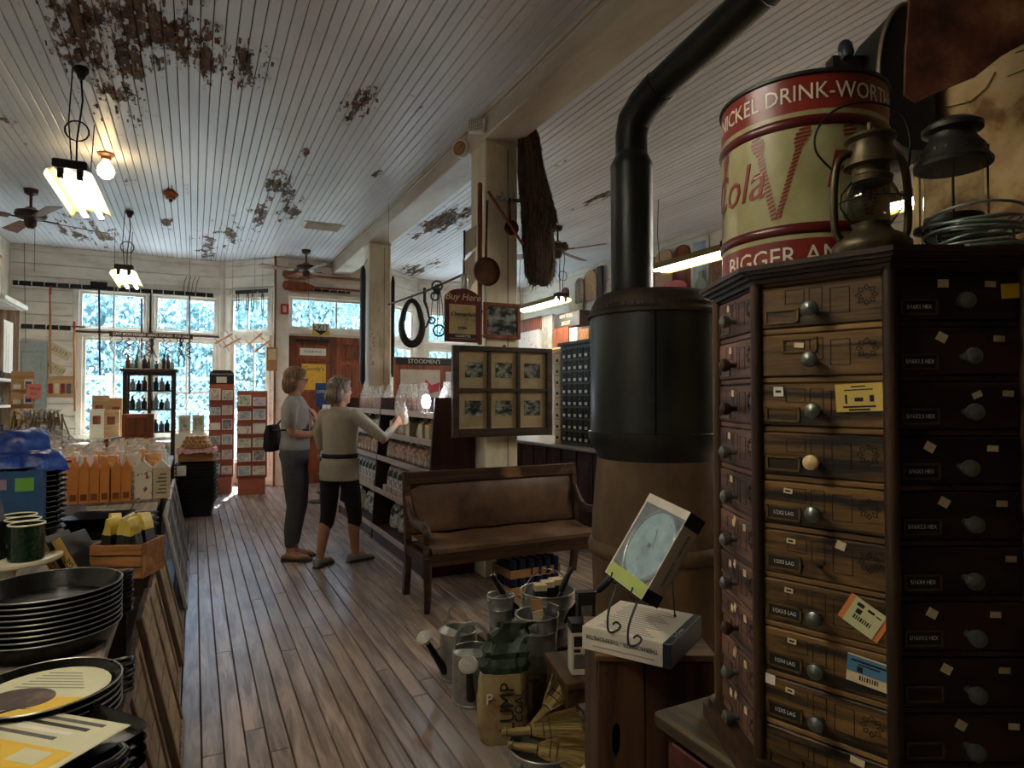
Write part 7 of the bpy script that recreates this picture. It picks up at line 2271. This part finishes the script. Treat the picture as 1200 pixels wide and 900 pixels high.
# straps hanging at the bay transom
hr = thing('bay_hook_rail', 'short black rail with hanging loops over the bay transom', 'rail', tuple(at_x(270, 345, .62)))
p0_, p1_ = Vector((.60, 11.36, 3.16)), Vector((1.05, 10.94, 3.16))
hr.location = p0_
dvv = (p1_ - p0_)
MB(frame((0, 0, 0), dvv, (0, 0, 1))).b2((0, -.03, 0), (dvv.length, .03, .02)).build('board', M_dark, hr)
for k in range(6):
    c = dvv * ((k + .6) / 6.4)
    dirn = dvv.normalized()
    MB().tube([tuple(c + dirn * (.022 * math.sin(a)) + Vector((-.02, -.02, -.16 + .15 * math.cos(a) - .03 * (k % 2)))) for a in [2 * math.pi * i / 16 for i in range(16)]], .007, 6, closed=True).build('hanging_loop', (M_walnut, M_hook, M_black)[k % 3], hr, 60)
# oars above the doors
for (px0, py0, px1, py1, lb_) in ((331, 321, 413, 327, 'honey wooden oar hung above the entrance with its blade to the left'), (331, 334, 417, 341, 'darker wooden oar hung below the first above the entrance')):
    a, b_ = at_y(px0, py0, YD - .1), at_y(px1, py1, YD - .1)
    t = thing('wooden_oar', lb_, 'oar', tuple(a))
    v = b_ - a
    mm = M_oak if py0 < 330 else M_cherry
    MB().loft([[(v.x * q, y * .016, v.z * q + z * w) for y, z in ((-1, -.5), (-1, .5), (0, 1), (1, .5), (1, -.5), (0, -1))] for q, w in ((0, .03), (.03, .075), (.3, .075), (.42, .03))]).build('blade', mm, t, 40)
    MB().tube([(v.x * .38, 0, v.z * .38), (v.x, 0, v.z), (v.x * 1.25, 0, v.z * 1.25)], .02, 10).build('shaft', mm, t, 60)
# exit sign, alarm, notices by the door
a, b_ = at_y(366, 392, YD - .08), at_y(386, 380, YD - .08)
t = thing('exit_sign', 'cream EXIT sign with black arrow above the doors', 'sign', (a.x, YD - .08, a.z))
w_, h_ = b_.x - a.x, b_.z - a.z
MB().b2((0, 0, 0), (w_, .012, h_), bev=.002).build('board', M_cream, t)
MB().b2((0, -.001, 0), (w_, 0, h_ * .36)).build('yellow_strip', M_yel, t)
MB().text('EXIT', .16, FRONT((w_ / 2, -.002, h_ * .66)), .001, sx=.8).build('lettering', M_ink, t)
MB(FRONT((w_ / 2, -.0015, h_ * .2))).prism([(-.1, .035), (.1, .035), (0, -.04)], 0, .001).build('arrow', M_ink, t)
p = at_y(334, 362, YD - .12)
t = thing('fire_alarm', 'small red and white fire alarm box on the door frame', 'alarm', tuple(p))
MB().b2((-.06, 0, -.08), (.06, .05, .08), bev=.004).build('box', plain('alarm_red', (196, 44, 40), .4, 0, .05), t); MB().b2((-.035, -.004, -.05), (.02, 0, .05)).build('strobe', M_paper, t)
p = at_y(318, 420, YD - .12)
t = thing('paper_bag_notice', 'brown paper notices pinned on the door frame', 'notice', tuple(p))
MB().b2((-.07, 0, -.2), (.09, .008, .18)).build('sheet', M_card, t); MB().b2((-.05, -.003, -.02), (.07, 0, .15)).build('print', M_carA, t)
t = thing('open_sign', 'small blue sign on a black stand behind the folded-arms woman', 'sign', (1.55, 8.9, 0))
MB().tube([(0, 0, .02), (0, 0, 1.45)], .012, 8).build('post', M_dark, t, 60); MB().lathe([(.16, 0), (.16, .015), (.02, .03)], 20).build('base', M_dark, t, 40)
MB().b2((-.08, -.02, 1.3), (.10, -.008, 1.62), bev=.004).build('panel', plain('sign_blue', (40, 74, 130), .4, 0, .05), t)
MB().text('OPEN', .06, FRONT((.01, -.0205, 1.5)), .0005).build('lettering', M_inkw, t)
t = thing('magazine_rack', 'dark rack of magazines behind the women near the doors', 'rack', (1.55, 8.45, 0), R(-90))
MB().b2((-.3, 0, 0), (.3, .03, 1.3)).build('back_board', M_dark, t)
for k in range(5):
    MB().b2((-.3, -.08, .15 + k * .24), (.3, 0, .17 + k * .24)).build('ledge', M_dark, t)
    for c in range(3): MB(Matrix.Translation((-.2 + c * .2, -.04, .17 + k * .24)) @ Matrix.Rotation(-.15, 4, 'X')).b2((-.08, 0, 0), (.08, .01, .2)).build('magazine', M_cards[(k + c) % 5], t)

# ---- far post: long black cases
t = thing('black_case', 'long narrow black case hung on the entrance side of the far post', 'case', (1.985, 8.36, 1.55), 0)
MB().tube([(0, 0, .05), (0, 0, .1), (0, 0, 1.5), (0, 0, 1.58), (0, 0, 1.62)], [.03, .06, .062, .05, .02], 14, flat=.6).build('case', M_blackpl, t, 60)
MB().tube([(0, 0, 1.6), (.06, 0, 1.72)], .004, 6).build('strap', M_blackpl, t)
t = thing('black_case', 'slim black case on the right side of the far post', 'case', (2.41, 8.42, 1.7), 0)
MB().tube([(0, 0, 0), (0, 0, .06), (0, 0, 1.3), (0, 0, 1.38)], [.02, .04, .042, .02], 12, flat=.6).build('case', M_blackpl, t, 60)
p = at_y(431, 428, 8.30)
t = thing('post_notices', 'red and white paper notices pinned to the far post', 'notice', (2.10, 8.322, 1.6))
MB().b2((-.03, 0, .25), (.03, .004, .72)).build('red_notice', M_cards[1], t); MB().b2((-.035, 0, -.15), (.05, .004, .2)).build('white_notice', M_paper, t)

# ---- rope with horse tack between the posts
ra, rb = Vector((2.1, 8.30, 2.75)), Vector((2.05, 4.60, 2.18))
ra, rb = at_y(455, 357, 7.2), at_y(553, 317, 5.2)
rp_ = thing('tack_pole', 'slanting wooden pole carrying horse tack between the posts', 'pole', tuple(ra))
MB().tube([(0, 0, 0), tuple((rb - ra) * .5 + Vector((0, 0, -.02))), tuple(rb - ra)], .012, 8).build('pole', M_walnut, rp_, 60)
MB().tube([tuple(rb - ra), (rb.x - ra.x, rb.y - ra.y, CEIL - ra.z - .01)], .002, 5).build('hanging_wire', M_dark, rp_)
MB().tube([(0, 0, 0), (0, 0, CEIL - ra.z - .01)], .002, 5).build('hanging_wire', M_dark, rp_)
def along(px):
    best = None
    for i in range(101):
        q = ra.lerp(rb, i / 100); v = q - _c; xx_ = 600 + FPX * v.dot(_r) / v.dot(_f)
        if best is None or abs(xx_ - px) < best[0]: best = (abs(xx_ - px), q)
    return best[1]
q = along(483)
hc_ = thing('horse_collar', 'black leather horse collar hanging between the posts', 'collar', (q.x, q.y, q.z - .055), R(-27))
pts, rs_ = [], []
for i in range(32):
    a = 2 * math.pi * i / 32
    z = -.24 + .235 * math.cos(a)
    w = .115 * math.sin(a) * (1.0 if z > -.2 else 1.08) * (.78 + .22 * (1 - math.cos(a)) / 2)
    pts.append((w, 0, z)); rs_.append(.024 + .018 * (1 - math.cos(a)) / 2)
MB().tube(pts, rs_, 12, closed=True).build('padded_ring', M_black, hc_, 60)
MB().tube([(x * .82, -.02, z * .9 - .024) for x, y, z in pts], .008, 6, closed=True).build('inner_welt', M_walnut, hc_, 60)
MB().tube([(0, 0, 0), (0, 0, .06)], .006, 6).build('hanging_strap', M_walnut, hc_)
q = along(513)
bd = thing('bridle', 'black leather bridle straps with buckles hanging beside the red sign', 'bridle', (q.x, q.y, q.z), R(-27))
for k, (dx, ln_) in enumerate(((-.05, .42), (.0, .55), (.05, .5), (.02, .36))):
    MB().tube([(dx * .3, -.01 * k, .0), (dx, -.01 * k, -ln_ * .4), (dx * 1.3, -.01 * k, -ln_ * .8), (dx * .4, -.01 * k, -ln_)], .012, 6, flat=.4).build('strap', M_black, bd, 60)
for (x, z, r_) in ((0, -.02, .05), (-.02, -.12, .04), (.02, -.46, .055), (-.05, -.36, .03)):
    MB().tube([(x + r_ * math.cos(a), -.03, z + r_ * math.sin(a)) for a in [2 * math.pi * i / 16 for i in range(16)]], .009, 6, closed=True).build('buckle_ring', M_black, bd, 60)
MB().b2((-.035, -.045, -.1), (.035, -.02, -.04), bev=.008).build('blinker', M_black, bd)
q = along(498)
hk_ = thing('iron_hame', 'crooked black iron hame hook hanging between collar and bridle', 'hook', (q.x, q.y, q.z), R(-27))
MB().tube([(0, 0, .02), (0, 0, -.12), (.03, 0, -.2), (.05, 0, -.3), (.02, 0, -.38), (-.02, 0, -.40)], [.016, .016, .012, .012, .01, .008], 8).build('hook', M_black, hk_, 60)

# ---- near post: sign, photographs, pans, hide
YF = 4.555
def pf_(px, py, y=YF): return at_y(px, py, y)
a, b_ = pf_(566, 396), pf_(609, 357)
t = thing('framed_photograph', 'oak framed black and white photograph on the near post', 'picture', tuple(a))
w_, h_ = b_.x - a.x, b_.z - a.z
M_photo = [mottled('old_photograph_%d' % k, [(16, 15, 14), (60, 58, 54), (150, 146, 136), (206, 200, 186)], 10 + k * 4, .35, 0, stretch=(1, 1, 1.6), pos=[.34, .46, .54, .66]) for k in range(3)]
for (p, q) in (((0, -.02, 0), (.03, .01, h_)), ((w_ - .03, -.02, 0), (w_, .01, h_)), ((.03, -.0195, 0), (w_ - .03, .0095, .03)), ((.03, -.0195, h_ - .03), (w_ - .03, .0095, h_))): MB().b2(p, q, bev=.004).build('frame_bar', M_cherry, t)
MB().b2((.03, -.008, .03), (w_ - .03, .0, h_ - .03)).build('photograph', M_photo[0], t)
MB().b2((.03, -.0105, .03), (w_ - .03, -.0095, h_ - .03)).build('glass', M_clear, t)
Yb = 4.49
a, b_ = at_y(530, 513, Yb), at_y(646, 409, Yb)
t = thing('photo_window_board', 'old six pane window sash holding sepia photographs, hung on the near post', 'picture board', (a.x, Yb, a.z))
w_, h_ = b_.x - a.x, b_.z - a.z
M_sash = wood('black_brown_sash', (38, 27, 19), (68, 50, 36), 'x', 5, .5)
M_mat = mottled('buff_mount_card', [(178, 146, 104), (206, 176, 132), (218, 190, 148)], 5, .6, 0)
fw = .05
for (p, q) in (((0, -.02, 0), (fw, .025, h_)), ((w_ - fw, -.02, 0), (w_, .025, h_)), ((fw, -.0195, h_ - fw * .8), (w_ - fw, .0245, h_)), ((fw, -.0195, 0), (w_ - fw, .0245, fw * 1.3))): MB().b2(p, q, bev=.004).build('sash_bar', M_sash, t)
iw, ih = w_ - 2 * fw, h_ - fw * 2.1
for k in (1, 2): MB().b2((fw + iw * k / 3 - .012, -.015, fw * 1.3), (fw + iw * k / 3 + .012, .01, h_ - fw * .8)).build('muntin', M_sash, t)
MB().b2((fw, -.0145, fw * 1.3 + ih / 2 - .012), (w_ - fw, .0095, fw * 1.3 + ih / 2 + .012)).build('muntin', M_sash, t)
MB().b2((fw, .012, fw), (w_ - fw, .02, h_ - fw * .8)).build('mount_card', M_mat, t)
for r_ in range(2):
    for c in range(3):
        x0, z0 = fw + iw * c / 3, fw * 1.3 + ih * r_ / 2
        MB().b2((x0 + .013, -.003, z0 + .013), (x0 + iw / 3 - .013, -.001, z0 + ih / 2 - .013)).build('pane', M_clear, t)
        MB().b2((x0 + .06, .008, z0 + ih * .16), (x0 + iw / 3 - .05, .0115, z0 + ih * .36)).build('photograph', M_photo[(r_ + c) % 3], t)
        if (r_, c) in ((1, 2), (1, 1)): MB().b2((x0 + .09, .009, z0 + ih * .06), (x0 + iw / 3 - .08, .0116, z0 + ih * .13)).build('caption', M_carA, t)
MB().lathe([(.012, 0), (.016, .01), (0, .02)], 10, (w_ * .5, -.01, h_)).build('hanging_knob', M_steel, t)
# BUY HERE sign
Ys = 4.42
a, b_ = at_y(521, 400, Ys), at_y(563, 340, Ys)
t = thing('buy_here_sign', 'maroon BUY HERE sign with a rounded top and tan panel', 'sign', (a.x, Ys, a.z))
w_, h_ = b_.x - a.x, b_.z - a.z
M_mar = plain('maroon_enamel', (92, 28, 26), .4, 0, .12)
arc = [(w_ * .5 + w_ * .5 * math.cos(x), h_ * .80 + h_ * .20 * math.sin(x)) for x in [math.pi * i / 12 for i in range(13)]]
MB(FRONT((0, 0, 0))).prism([(0, .0), (w_, 0)] + arc, -.012, .0).build('board', M_mar, t)
MB().b2((w_ * .12, -.003, h_ * .06), (w_ * .86, 0, h_ * .70)).build('tan_panel', mottled('worn_tan_panel', [(110, 92, 58), (160, 140, 96), (178, 160, 118)], 9, .5, 0), t)
MB().b2((w_ * .1, -.004, h_ * .07), (w_ * .88, -.001, h_ * .15)).build('black_strip', M_dark, t)
MB().text('Buy Here', .075, FRONT((w_ * .5, -.002, h_ * .84)), .001, shear=.25).build('lettering', M_carA, t)
MB().text('Chesterfield', .05, FRONT((w_ * .52, -.0045, h_ * .52)), .001, shear=.2, sx=.85).build('lettering', M_ink, t)
MB().text('IDEAL', .03, FRONT((w_ * .5, -.0045, h_ * .26)), .001).build('lettering', M_ink, t)
MB().text('CIGARETTES', .022, FRONT((w_ * .5, -.0045, h_ * .108)), .001).build('lettering', M_inkw, t)
for z in (.15, .62): MB().tube([(w_, .0, h_ * z), (2.08 - a.x, .16, h_ * z)], .006, 6).build('bracket', M_black, t)
MB().lathe([(.03, 0), (.038, .05), (.03, .10), (0, .12)], 12, (w_ * .55, 0, h_)).build('tin_cup', M_galv, t, 40)
# wooden rail, pans, ladles
a, b_ = pf_(567, 215, 4.50), pf_(562, 404, 4.50)
t = thing('wooden_rail', 'long reddish wooden rail hung upright on the near post', 'rail', tuple(b_))
MB().b2((-.018, -.015, 0), (.018, .01, a.z - b_.z), bev=.006).build('rail', M_cherry, t)


def hung_pan(px, py, r_px, top, label, Y=4.47, mat=None):
    c = at_y(px, py, Y); dd = (c - _c).dot(_f); r_ = r_px * dd / FPX
    tp = at_y(top[0], top[1], Y)
    t = thing('hanging_pan', label, 'pan', (c.x, c.y, c.z))
    Mx = Matrix.Rotation(R(90), 4, 'X')
    MB(Mx).lathe([(0, 0), (r_ * .9, 0), (r_, .03), (r_ * .97, .03), (r_ * .86, .006), (0, .006)], 28, cap=False).build('pan', mat or M_rust, t, 40)
    v = tp - c
    d_ = v.normalized()
    MB().tube([tuple(d_ * r_ * .9), tuple(v * .6), tuple(v)], [.012, .009, .011], 8).build('handle', mat or M_rust, t, 60)


M_copper = mottled('dull_copper', [(58, 34, 22), (92, 58, 38), (116, 80, 54)], 9, .4, .1, metal=.5)
hung_pan(569, 319, 17, (571, 235), 'large round copper skillet hanging by its long handle on the near post', 4.46, M_copper)
hung_pan(598, 268, 9, (597, 232), 'small dark ladle hanging high on the near post', 4.50, M_rust)
a, b_ = pf_(572, 224, 4.47), pf_(613, 287, 4.47)
t = thing('slanting_paddle', 'thin wooden paddle slanting across the near post', 'paddle', tuple(a))
MB().tube([(0, 0, 0), tuple((b_ - a) * .7), tuple(b_ - a)], [.014, .010, .012], 8).build('shaft', M_cherry, t, 60)
p = pf_(596, 234, 4.56)
t = thing('coat_hooks', 'row of small iron hooks high on the near post', 'hooks', tuple(p))
MB().b2((-.11, -.012, -.015), (.11, .012, .015)).build('strip', M_steel, t)
for k in range(4): MB().tube([(-.08 + k * .053, -.012, 0), (-.08 + k * .053, -.05, .02), (-.08 + k * .053, -.05, .045)], .005, 6).build('hook', M_steel, t, 60)
for k, (px0, py0, px1, py1, lb_) in enumerate(((545, 300, 566, 246, 'upper grey tin panel projecting left from the near post'), (546, 345, 566, 268, 'lower grey tin panel projecting left from the near post'))):
    a, b_ = at_y(px0, py0, 4.72), at_y(px1, py1, 4.72)
    t = thing('tin_panel', lb_, 'panel', (a.x, 4.72 + .03 * k, a.z))
    w_ = 2.05 - a.x; h_ = (b_.z - a.z) * .62
    MB(FRONT((0, 0, 0))).prism([(0, .0), (w_, h_ * .35), (w_, h_ * 1.1), (0, h_ * .8)], -.008, 0).build('sheet', M_trim, t)
    MB(FRONT((0, 0, 0))).prism([(-.01, -.02), (0, -.02), (0, h_ * .85), (-.01, h_ * .85)], -.014, .004).build('edge_strip', M_walnut_z, t)
# shaggy hide on the right side of the post
M_fur = wood('dark_brown_fur', (40, 31, 24), (92, 74, 58), 'z', 14, .85, .02, .6)
hd0 = at_y(612, 155, 4.62)
t = thing('animal_hide', 'long shaggy dark brown hide hanging on the right side of the near post', 'hide', (hd0.x, 4.48, hd0.z))
zz = lambda py: at_y(612, py, 4.62).z - hd0.z
xx_ = lambda px: at_y(px, 240, 4.62).x - hd0.x
prof = [(155, 600, 615), (168, 598, 622), (185, 598, 624), (210, 598, 629), (235, 600, 636), (250, 602, 641), (262, 602, 642), (275, 603, 638), (290, 603, 640), (310, 605, 640), (325, 606, 639), (335, 612, 632)]
rings = []
for (py, x0, x1) in prof:
    cx_, hw_x = (xx_(x0) + xx_(x1)) / 2, (xx_(x1) - xx_(x0)) / 2
    rings.append([(cx_ + hw_x * math.cos(a) * (1 + .05 * math.sin(a * 7 + py)), .07 * math.sin(a) * (1 + .2 * math.sin(a * 5 + py * .3)), zz(py) + .012 * math.sin(a * 9 + py)) for a in [2 * math.pi * k / 26 for k in range(26)]])
MB().loft(rings).build('pelt', M_fur, t, 60)
fur = MB()
for _ in range(1500):
    i = random.randrange(len(rings) - 1); k = random.randrange(26)
    p = Vector(rings[i][k]).lerp(Vector(rings[i + 1][k]), random.random())
    c = Vector(((xx_(prof[i][1]) + xx_(prof[i][2])) / 2, 0, p.z))
    o_ = (p - c).normalized()
    l_ = random.uniform(.025, .06)
    q = p + o_ * l_ * .45 + Vector((random.uniform(-.01, .01), 0, -l_))
    s_ = Vector((-o_.y, o_.x, 0)) * .004
    fur.add([p - s_, p + s_, q], [(0, 1, 2)])
fur.build('fur_tufts', M_fur, t, kind='stuff')
# dial and alarm box on the beam
p = at_x(539, 175, 2.0)
t = thing('dial_gauge', 'round white dial gauge fixed to the beam by the near post', 'gauge', (2.02, p.y, p.z), R(-55))
Mx = Matrix.Rotation(R(90), 4, 'X')
MB(Mx).lathe([(.075, 0), (.078, .01), (.078, .04), (.068, .045), (.066, .04), (0, .04)], 28).build('case', M_paper, t, 40)
MB(Mx).lathe([(.062, .0402), (.062, .0412), (0, .0412)], 28).build('dial_face', M_card, t)
for k in range(12):
    a = k * math.pi / 6
    MB().box((.05 * math.cos(a), -.042, .05 * math.sin(a)), (.014, .002, .005), (0, -a, 0)).build('tick', M_ink, t)
MB().box((0.01, -.043, .01), (.05, .002, .004), (0, -.7, 0)).build('needle', M_ink, t)
MB().tube([(0, 0, .07), (0, .03, .13), (.0, .05, .16)], .006, 6).build('bracket', M_paper, t)
p = at_x(557, 147, 1.98)
t = thing('speaker_box', 'small white perforated speaker box on the beam above the near post', 'speaker', (2.0, p.y, p.z), R(-50))
MB().box((0, 0, 0), (.15, .06, .11), (0, .2, 0), bev=.008).build('case', M_paper, t)
for r_ in range(5):
    for c in range(7): MB().lathe([(.005, 0), (.005, .002)], 6, (-.055 + c * .018, -.0315, -.036 + r_ * .018), rot=(R(90), 0, 0)).build('hole', M_dark, t)

# ================================================================== RIGHT SIDE: panelled counter, mailboxes, wall signs
M_plum = wood('dark_plum_counter', (40, 28, 32), (70, 54, 58), 'z', 4, .45)
cr2 = thing('panelled_counter', 'long dark panelled counter with pale top under the mailboxes', 'counter', (3.46, 4.55, 0))
MB().b2((0.02, 0, 0.02), (.70, 2.75, .885)).build('body', M_plum, cr2)
MB().b2((-.03, -.03, .885), (.74, 2.80, .92), bev=.008).build('top', plain('pale_grey_counter_top', (150, 146, 142), .3, 0, .08), cr2)
for k in range(9): MB().b2((.006, .06 + k * .30, .12), (.02, .28 + k * .30, .80), bev=.006).build('panel', M_plum, cr2)
for k in range(10): MB().b2((.0, .0 + k * .30, .02), (.019, .045 + k * .30, .88), bev=.004).build('stile', M_plum, cr2)

M_pob = plain('green_grey_mailbox', (72, 80, 72), .45, .4, .12, 30)
M_pobd = plain('dark_mailbox_door', (44, 48, 42), .4, .5, .15, 40)
mb_ = thing('mailbox_cabinet', 'green grey bank of small post office boxes on the panelled counter', 'mailboxes', (3.55, 4.75, .921))
MB().b2((0, 0, 0), (.34, 1.14, 1.05), bev=.004).build('case', M_pob, mb_)
MB().b2((-.03, -.02, 1.05), (.36, 1.16, 1.09), bev=.006).build('top_board', M_pob, mb_)
pbd = MB().b2((-.012, .006, .006), (0, .099, .113), bev=.003)
pwin = MB().b2((-.014, .03, .02), (-.012, .075, .05)); pdial = MB().lathe([(.014, 0), (.014, .006), (.008, .012), (0, .013)], 10, (-.012, .052, .085), rot=(0, R(-90), 0))
for r_ in range(8):
    for c in range(10):
        d = shared('pob', pbd, 'box_door', M_pobd, mb_); d.location = (0, .04 + c * .106, .03 + r_ * .1245)
        wmat = M_paper if random.random() < .75 else M_carA
        w_ = shared(('pwin', wmat.name), pwin, 'number_card', wmat, d)
        k_ = shared('pdial', pdial, 'dial', M_brass, d)
mc = thing('oak_mailbox_column', 'narrow cream mailbox column at the far end of the mailbox bank', 'mailboxes', (3.56, 5.895, .921))
MB().b2((0, 0, 0), (.3, .13, 1.0), bev=.004).build('case', M_pine, mc)
for r_ in range(8): d = MB().b2((-.01, .012, .03 + r_ * .12), (0, .118, .135 + r_ * .12), bev=.003).build('box_door', M_carA, mc); MB().b2((-.012, .04, .05 + r_ * .12), (-.0095, .09, .08 + r_ * .12)).build('dial', M_dark, d)

# shelf of boxes high on the right, in front of the wall
def ax(px, py, x): return at_x(px, py, x)
XS = 5.2
zS = ax(640, 409, XS).z
sb = thing('high_shelf', 'pinkish wooden shelf of old boxes high on the right', 'shelf', (XS - .02, ax(690, 409, XS).y - .8, zS - .03))
yl = ax(606, 410, XS).y - (ax(690, 409, XS).y - .8)
MB().b2((0, 0, 0), (.5, yl, .03)).build('board', M_pine, sb)
for y in (.1, yl * .5, yl - .1): MB().b2((.42, y - .02, .03 - zS), (.46, y + .02, 0)).build('upright', M_pine, sb)
MB().b2((.46, 0, -1.6), (.50, yl, .0)).build('back_panel', M_fr1, sb)


def xbox(px0, px1, py0, py1, label, mat, x=XS, txt=None, dep=.22, tm=None, z0=None):
    """box with its face in the plane x, spanning these sight lines"""
    pa_, pb_ = ax(px0, (py0 + py1) / 2, x), ax(px1, (py0 + py1) / 2, x)
    ya, yb = pb_.y, pa_.y
    mid_ = (px0 + px1) / 2
    zt_, zb_ = ax(mid_, py0, x).z, ax(mid_, py1, x).z
    if z0 is not None: zb_ = z0
    t = thing('shelf_box', label, 'box', (x, ya, zb_))
    MB().b2((0, .004, 0), (dep, yb - ya - .004, zt_ - zb_), bev=.004).build('box', mat, t)
    fm_ = frame((-.002, (yb - ya) / 2, (zt_ - zb_) / 2), (0, -1, 0), (0, 0, 1))
    if txt:
        MB().b2((-.003, .03, .02), (0, yb - ya - .03, zt_ - zb_ - .02)).build('face_panel', tm or M_dark, t)
        for i, tx in enumerate(txt): MB().text(tx, (zt_ - zb_) * .36, fm_ @ Matrix.Translation((0, (.24 if i == 0 else -.24) * (zt_ - zb_) if len(txt) > 1 else 0, .002)), .0008, sx=.9).build('lettering', M_carA, t)
    return t


xbox(608, 634, 373, 388, 'reddish brown wooden crate at the far end of the high shelf', M_cherry, z0=None)
xbox(608, 632, 388, 409, 'white and pink printed box at the far end of the high shelf', mottled('pink_white_print', [(220, 214, 204), (226, 220, 212), (206, 130, 120)], 12, .5, 0, pos=[.3, .56, .66]), z0=zS)
xbox(634.5, 647, 369, 404, 'tall grey stone patterned board on the high shelf', mottled('grey_stone', [(110, 108, 100), (150, 148, 138), (180, 178, 166)], 14, .7, .1), z0=zS, dep=.06)
xbox(648, 666, 384, 401, 'brown leather case on the high shelf beside the biscuit box', M_cherry, z0=zS)
xbox(649, 679, 366, 383, 'dark box lettered NEW YORK BISCUIT above the brown case', plain('brown_tin', (58, 42, 34), .5, 0, .1), txt=['NEW YORK', 'BISCUIT'], x=XS - .001, dep=.2)
xbox(667, 676, 384, 405, 'white cup and box at the near end of the high shelf', M_paper, z0=zS, dep=.1)
xbox(678, 690, 385, 408, 'yellowish wooden box at the near end of the high shelf', M_oak, z0=zS)

XW = XR - .03
def wsign(px0, px1, py0, py1, label, mat, shape='rect', txt=None, tcol=None, x=XW, extra=None):
    pa_, pb_ = ax(px0, (py0 + py1) / 2, x), ax(px1, (py0 + py1) / 2, x)
    ya, yb = pb_.y, pa_.y
    mid_ = (px0 + px1) / 2
    zt_, zb_ = ax(mid_, py0, x).z, ax(mid_, py1, x).z
    w, h = yb - ya, zt_ - zb_
    t = thing('wall_sign', label, 'sign', (x, (ya + yb) / 2, (zt_ + zb_) / 2))
    M_ = frame((0, 0, 0), (0, -1, 0), (0, 0, 1))
    if shape == 'oval': pl_ = [(w / 2 * math.cos(a), h / 2 * math.sin(a)) for a in [2 * math.pi * i / 28 for i in range(28)]]
    elif shape == 'arch': pl_ = [(-w / 2, -h / 2), (w / 2, -h / 2)] + [(w / 2 * math.cos(a), h / 2 - min(w, h) / 2 * .8 + min(w, h) / 2 * .8 * math.sin(a)) for a in [math.pi * i / 12 for i in range(13)]]
    elif shape == 'bottle': pl_ = [(-w / 2, -h / 2), (w / 2, -h / 2), (w / 2, 0), (w * .18, h * .25), (w * .18, h / 2), (-w * .18, h / 2), (-w * .18, h * .25), (-w / 2, 0)]
    else: pl_ = [(-w / 2, -h / 2), (w / 2, -h / 2), (w / 2, h / 2), (-w / 2, h / 2)]
    MB(M_).prism(pl_, 0, .025).build('board', mat, t)
    if shape == 'rect' and extra: MB(M_).b2((-w / 2 + .05, -h / 2 + .05, .025), (w / 2 - .05, h / 2 - .05, .028)).build('picture', extra, t)
    if txt: MB(M_).text(txt, min(h * .4, w * .28), Matrix.Translation((0, 0, .0275)), .001).build('lettering', tcol or M_inkw, t)
    return t


M_teal = mottled('teal_landscape', [(60, 90, 90), (110, 140, 134), (160, 176, 160)], 6, .5, 0)
M_sky = mottled('pale_blue_poster', [(140, 160, 176), (170, 188, 198), (206, 212, 210)], 5, .5, 0)
M_tan = plain('tan_board', (190, 158, 122), .6, 0, .1)
wsign(658.5, 667, 337, 352, 'small reddish oval sign on the right wall nearest the windows', M_cherry, 'oval')
wsign(669, 687, 333, 352, 'pale framed print on the right wall behind the lamp wire', M_trim, extra=M_cream)
wsign(675, 685, 326, 355, 'weathered arched board on the right wall', M_fr1, 'arch', x=XW - .06)
wsign(685.5, 700, 317, 352, 'orange tan tall board on the right wall beside the stove pipe', M_pine, 'arch', x=XW - .03)
wsign(701, 707, 312, 352, 'dark narrow sled runner board against the stove pipe', M_walnut_z, x=XW - .05)
wsign(754, 768, 303, 338, 'teal landscape picture right of the stove pipe', M_oak, extra=M_teal)
wsign(769, 789, 292, 342, 'large tan arched board on the right wall', M_tan, 'arch', x=XW - .04)
wsign(790.5, 810, 287, 341, 'brown wagon wheel board on the right wall', M_cherry, 'arch')
wsign(811, 832, 279, 336, 'pale blue tall poster on the right wall above the lamp', M_trim, extra=M_sky)
wsign(774, 806, 329, 348, 'round pink MAIL sign low on the right wall above the stove', plain('pink_sign', (214, 110, 118), .5, 0, .08), 'oval', 'MAILS', M_yel, x=XW - .10)
wsign(816, 829, 318, 345, 'green grey bottle shaped sign beside the cabinet cornice', plain('sage_sign', (140, 156, 136), .5, 0, .1), 'bottle', None, x=XW - .06)
wsign(835, 850, 290, 330, 'brown board on the right wall beside the painted drum', M_oak, x=XW - .02)
wsign(668, 684, 354, 366, 'small pale picture above the biscuit box', M_carA, x=XW - .02)
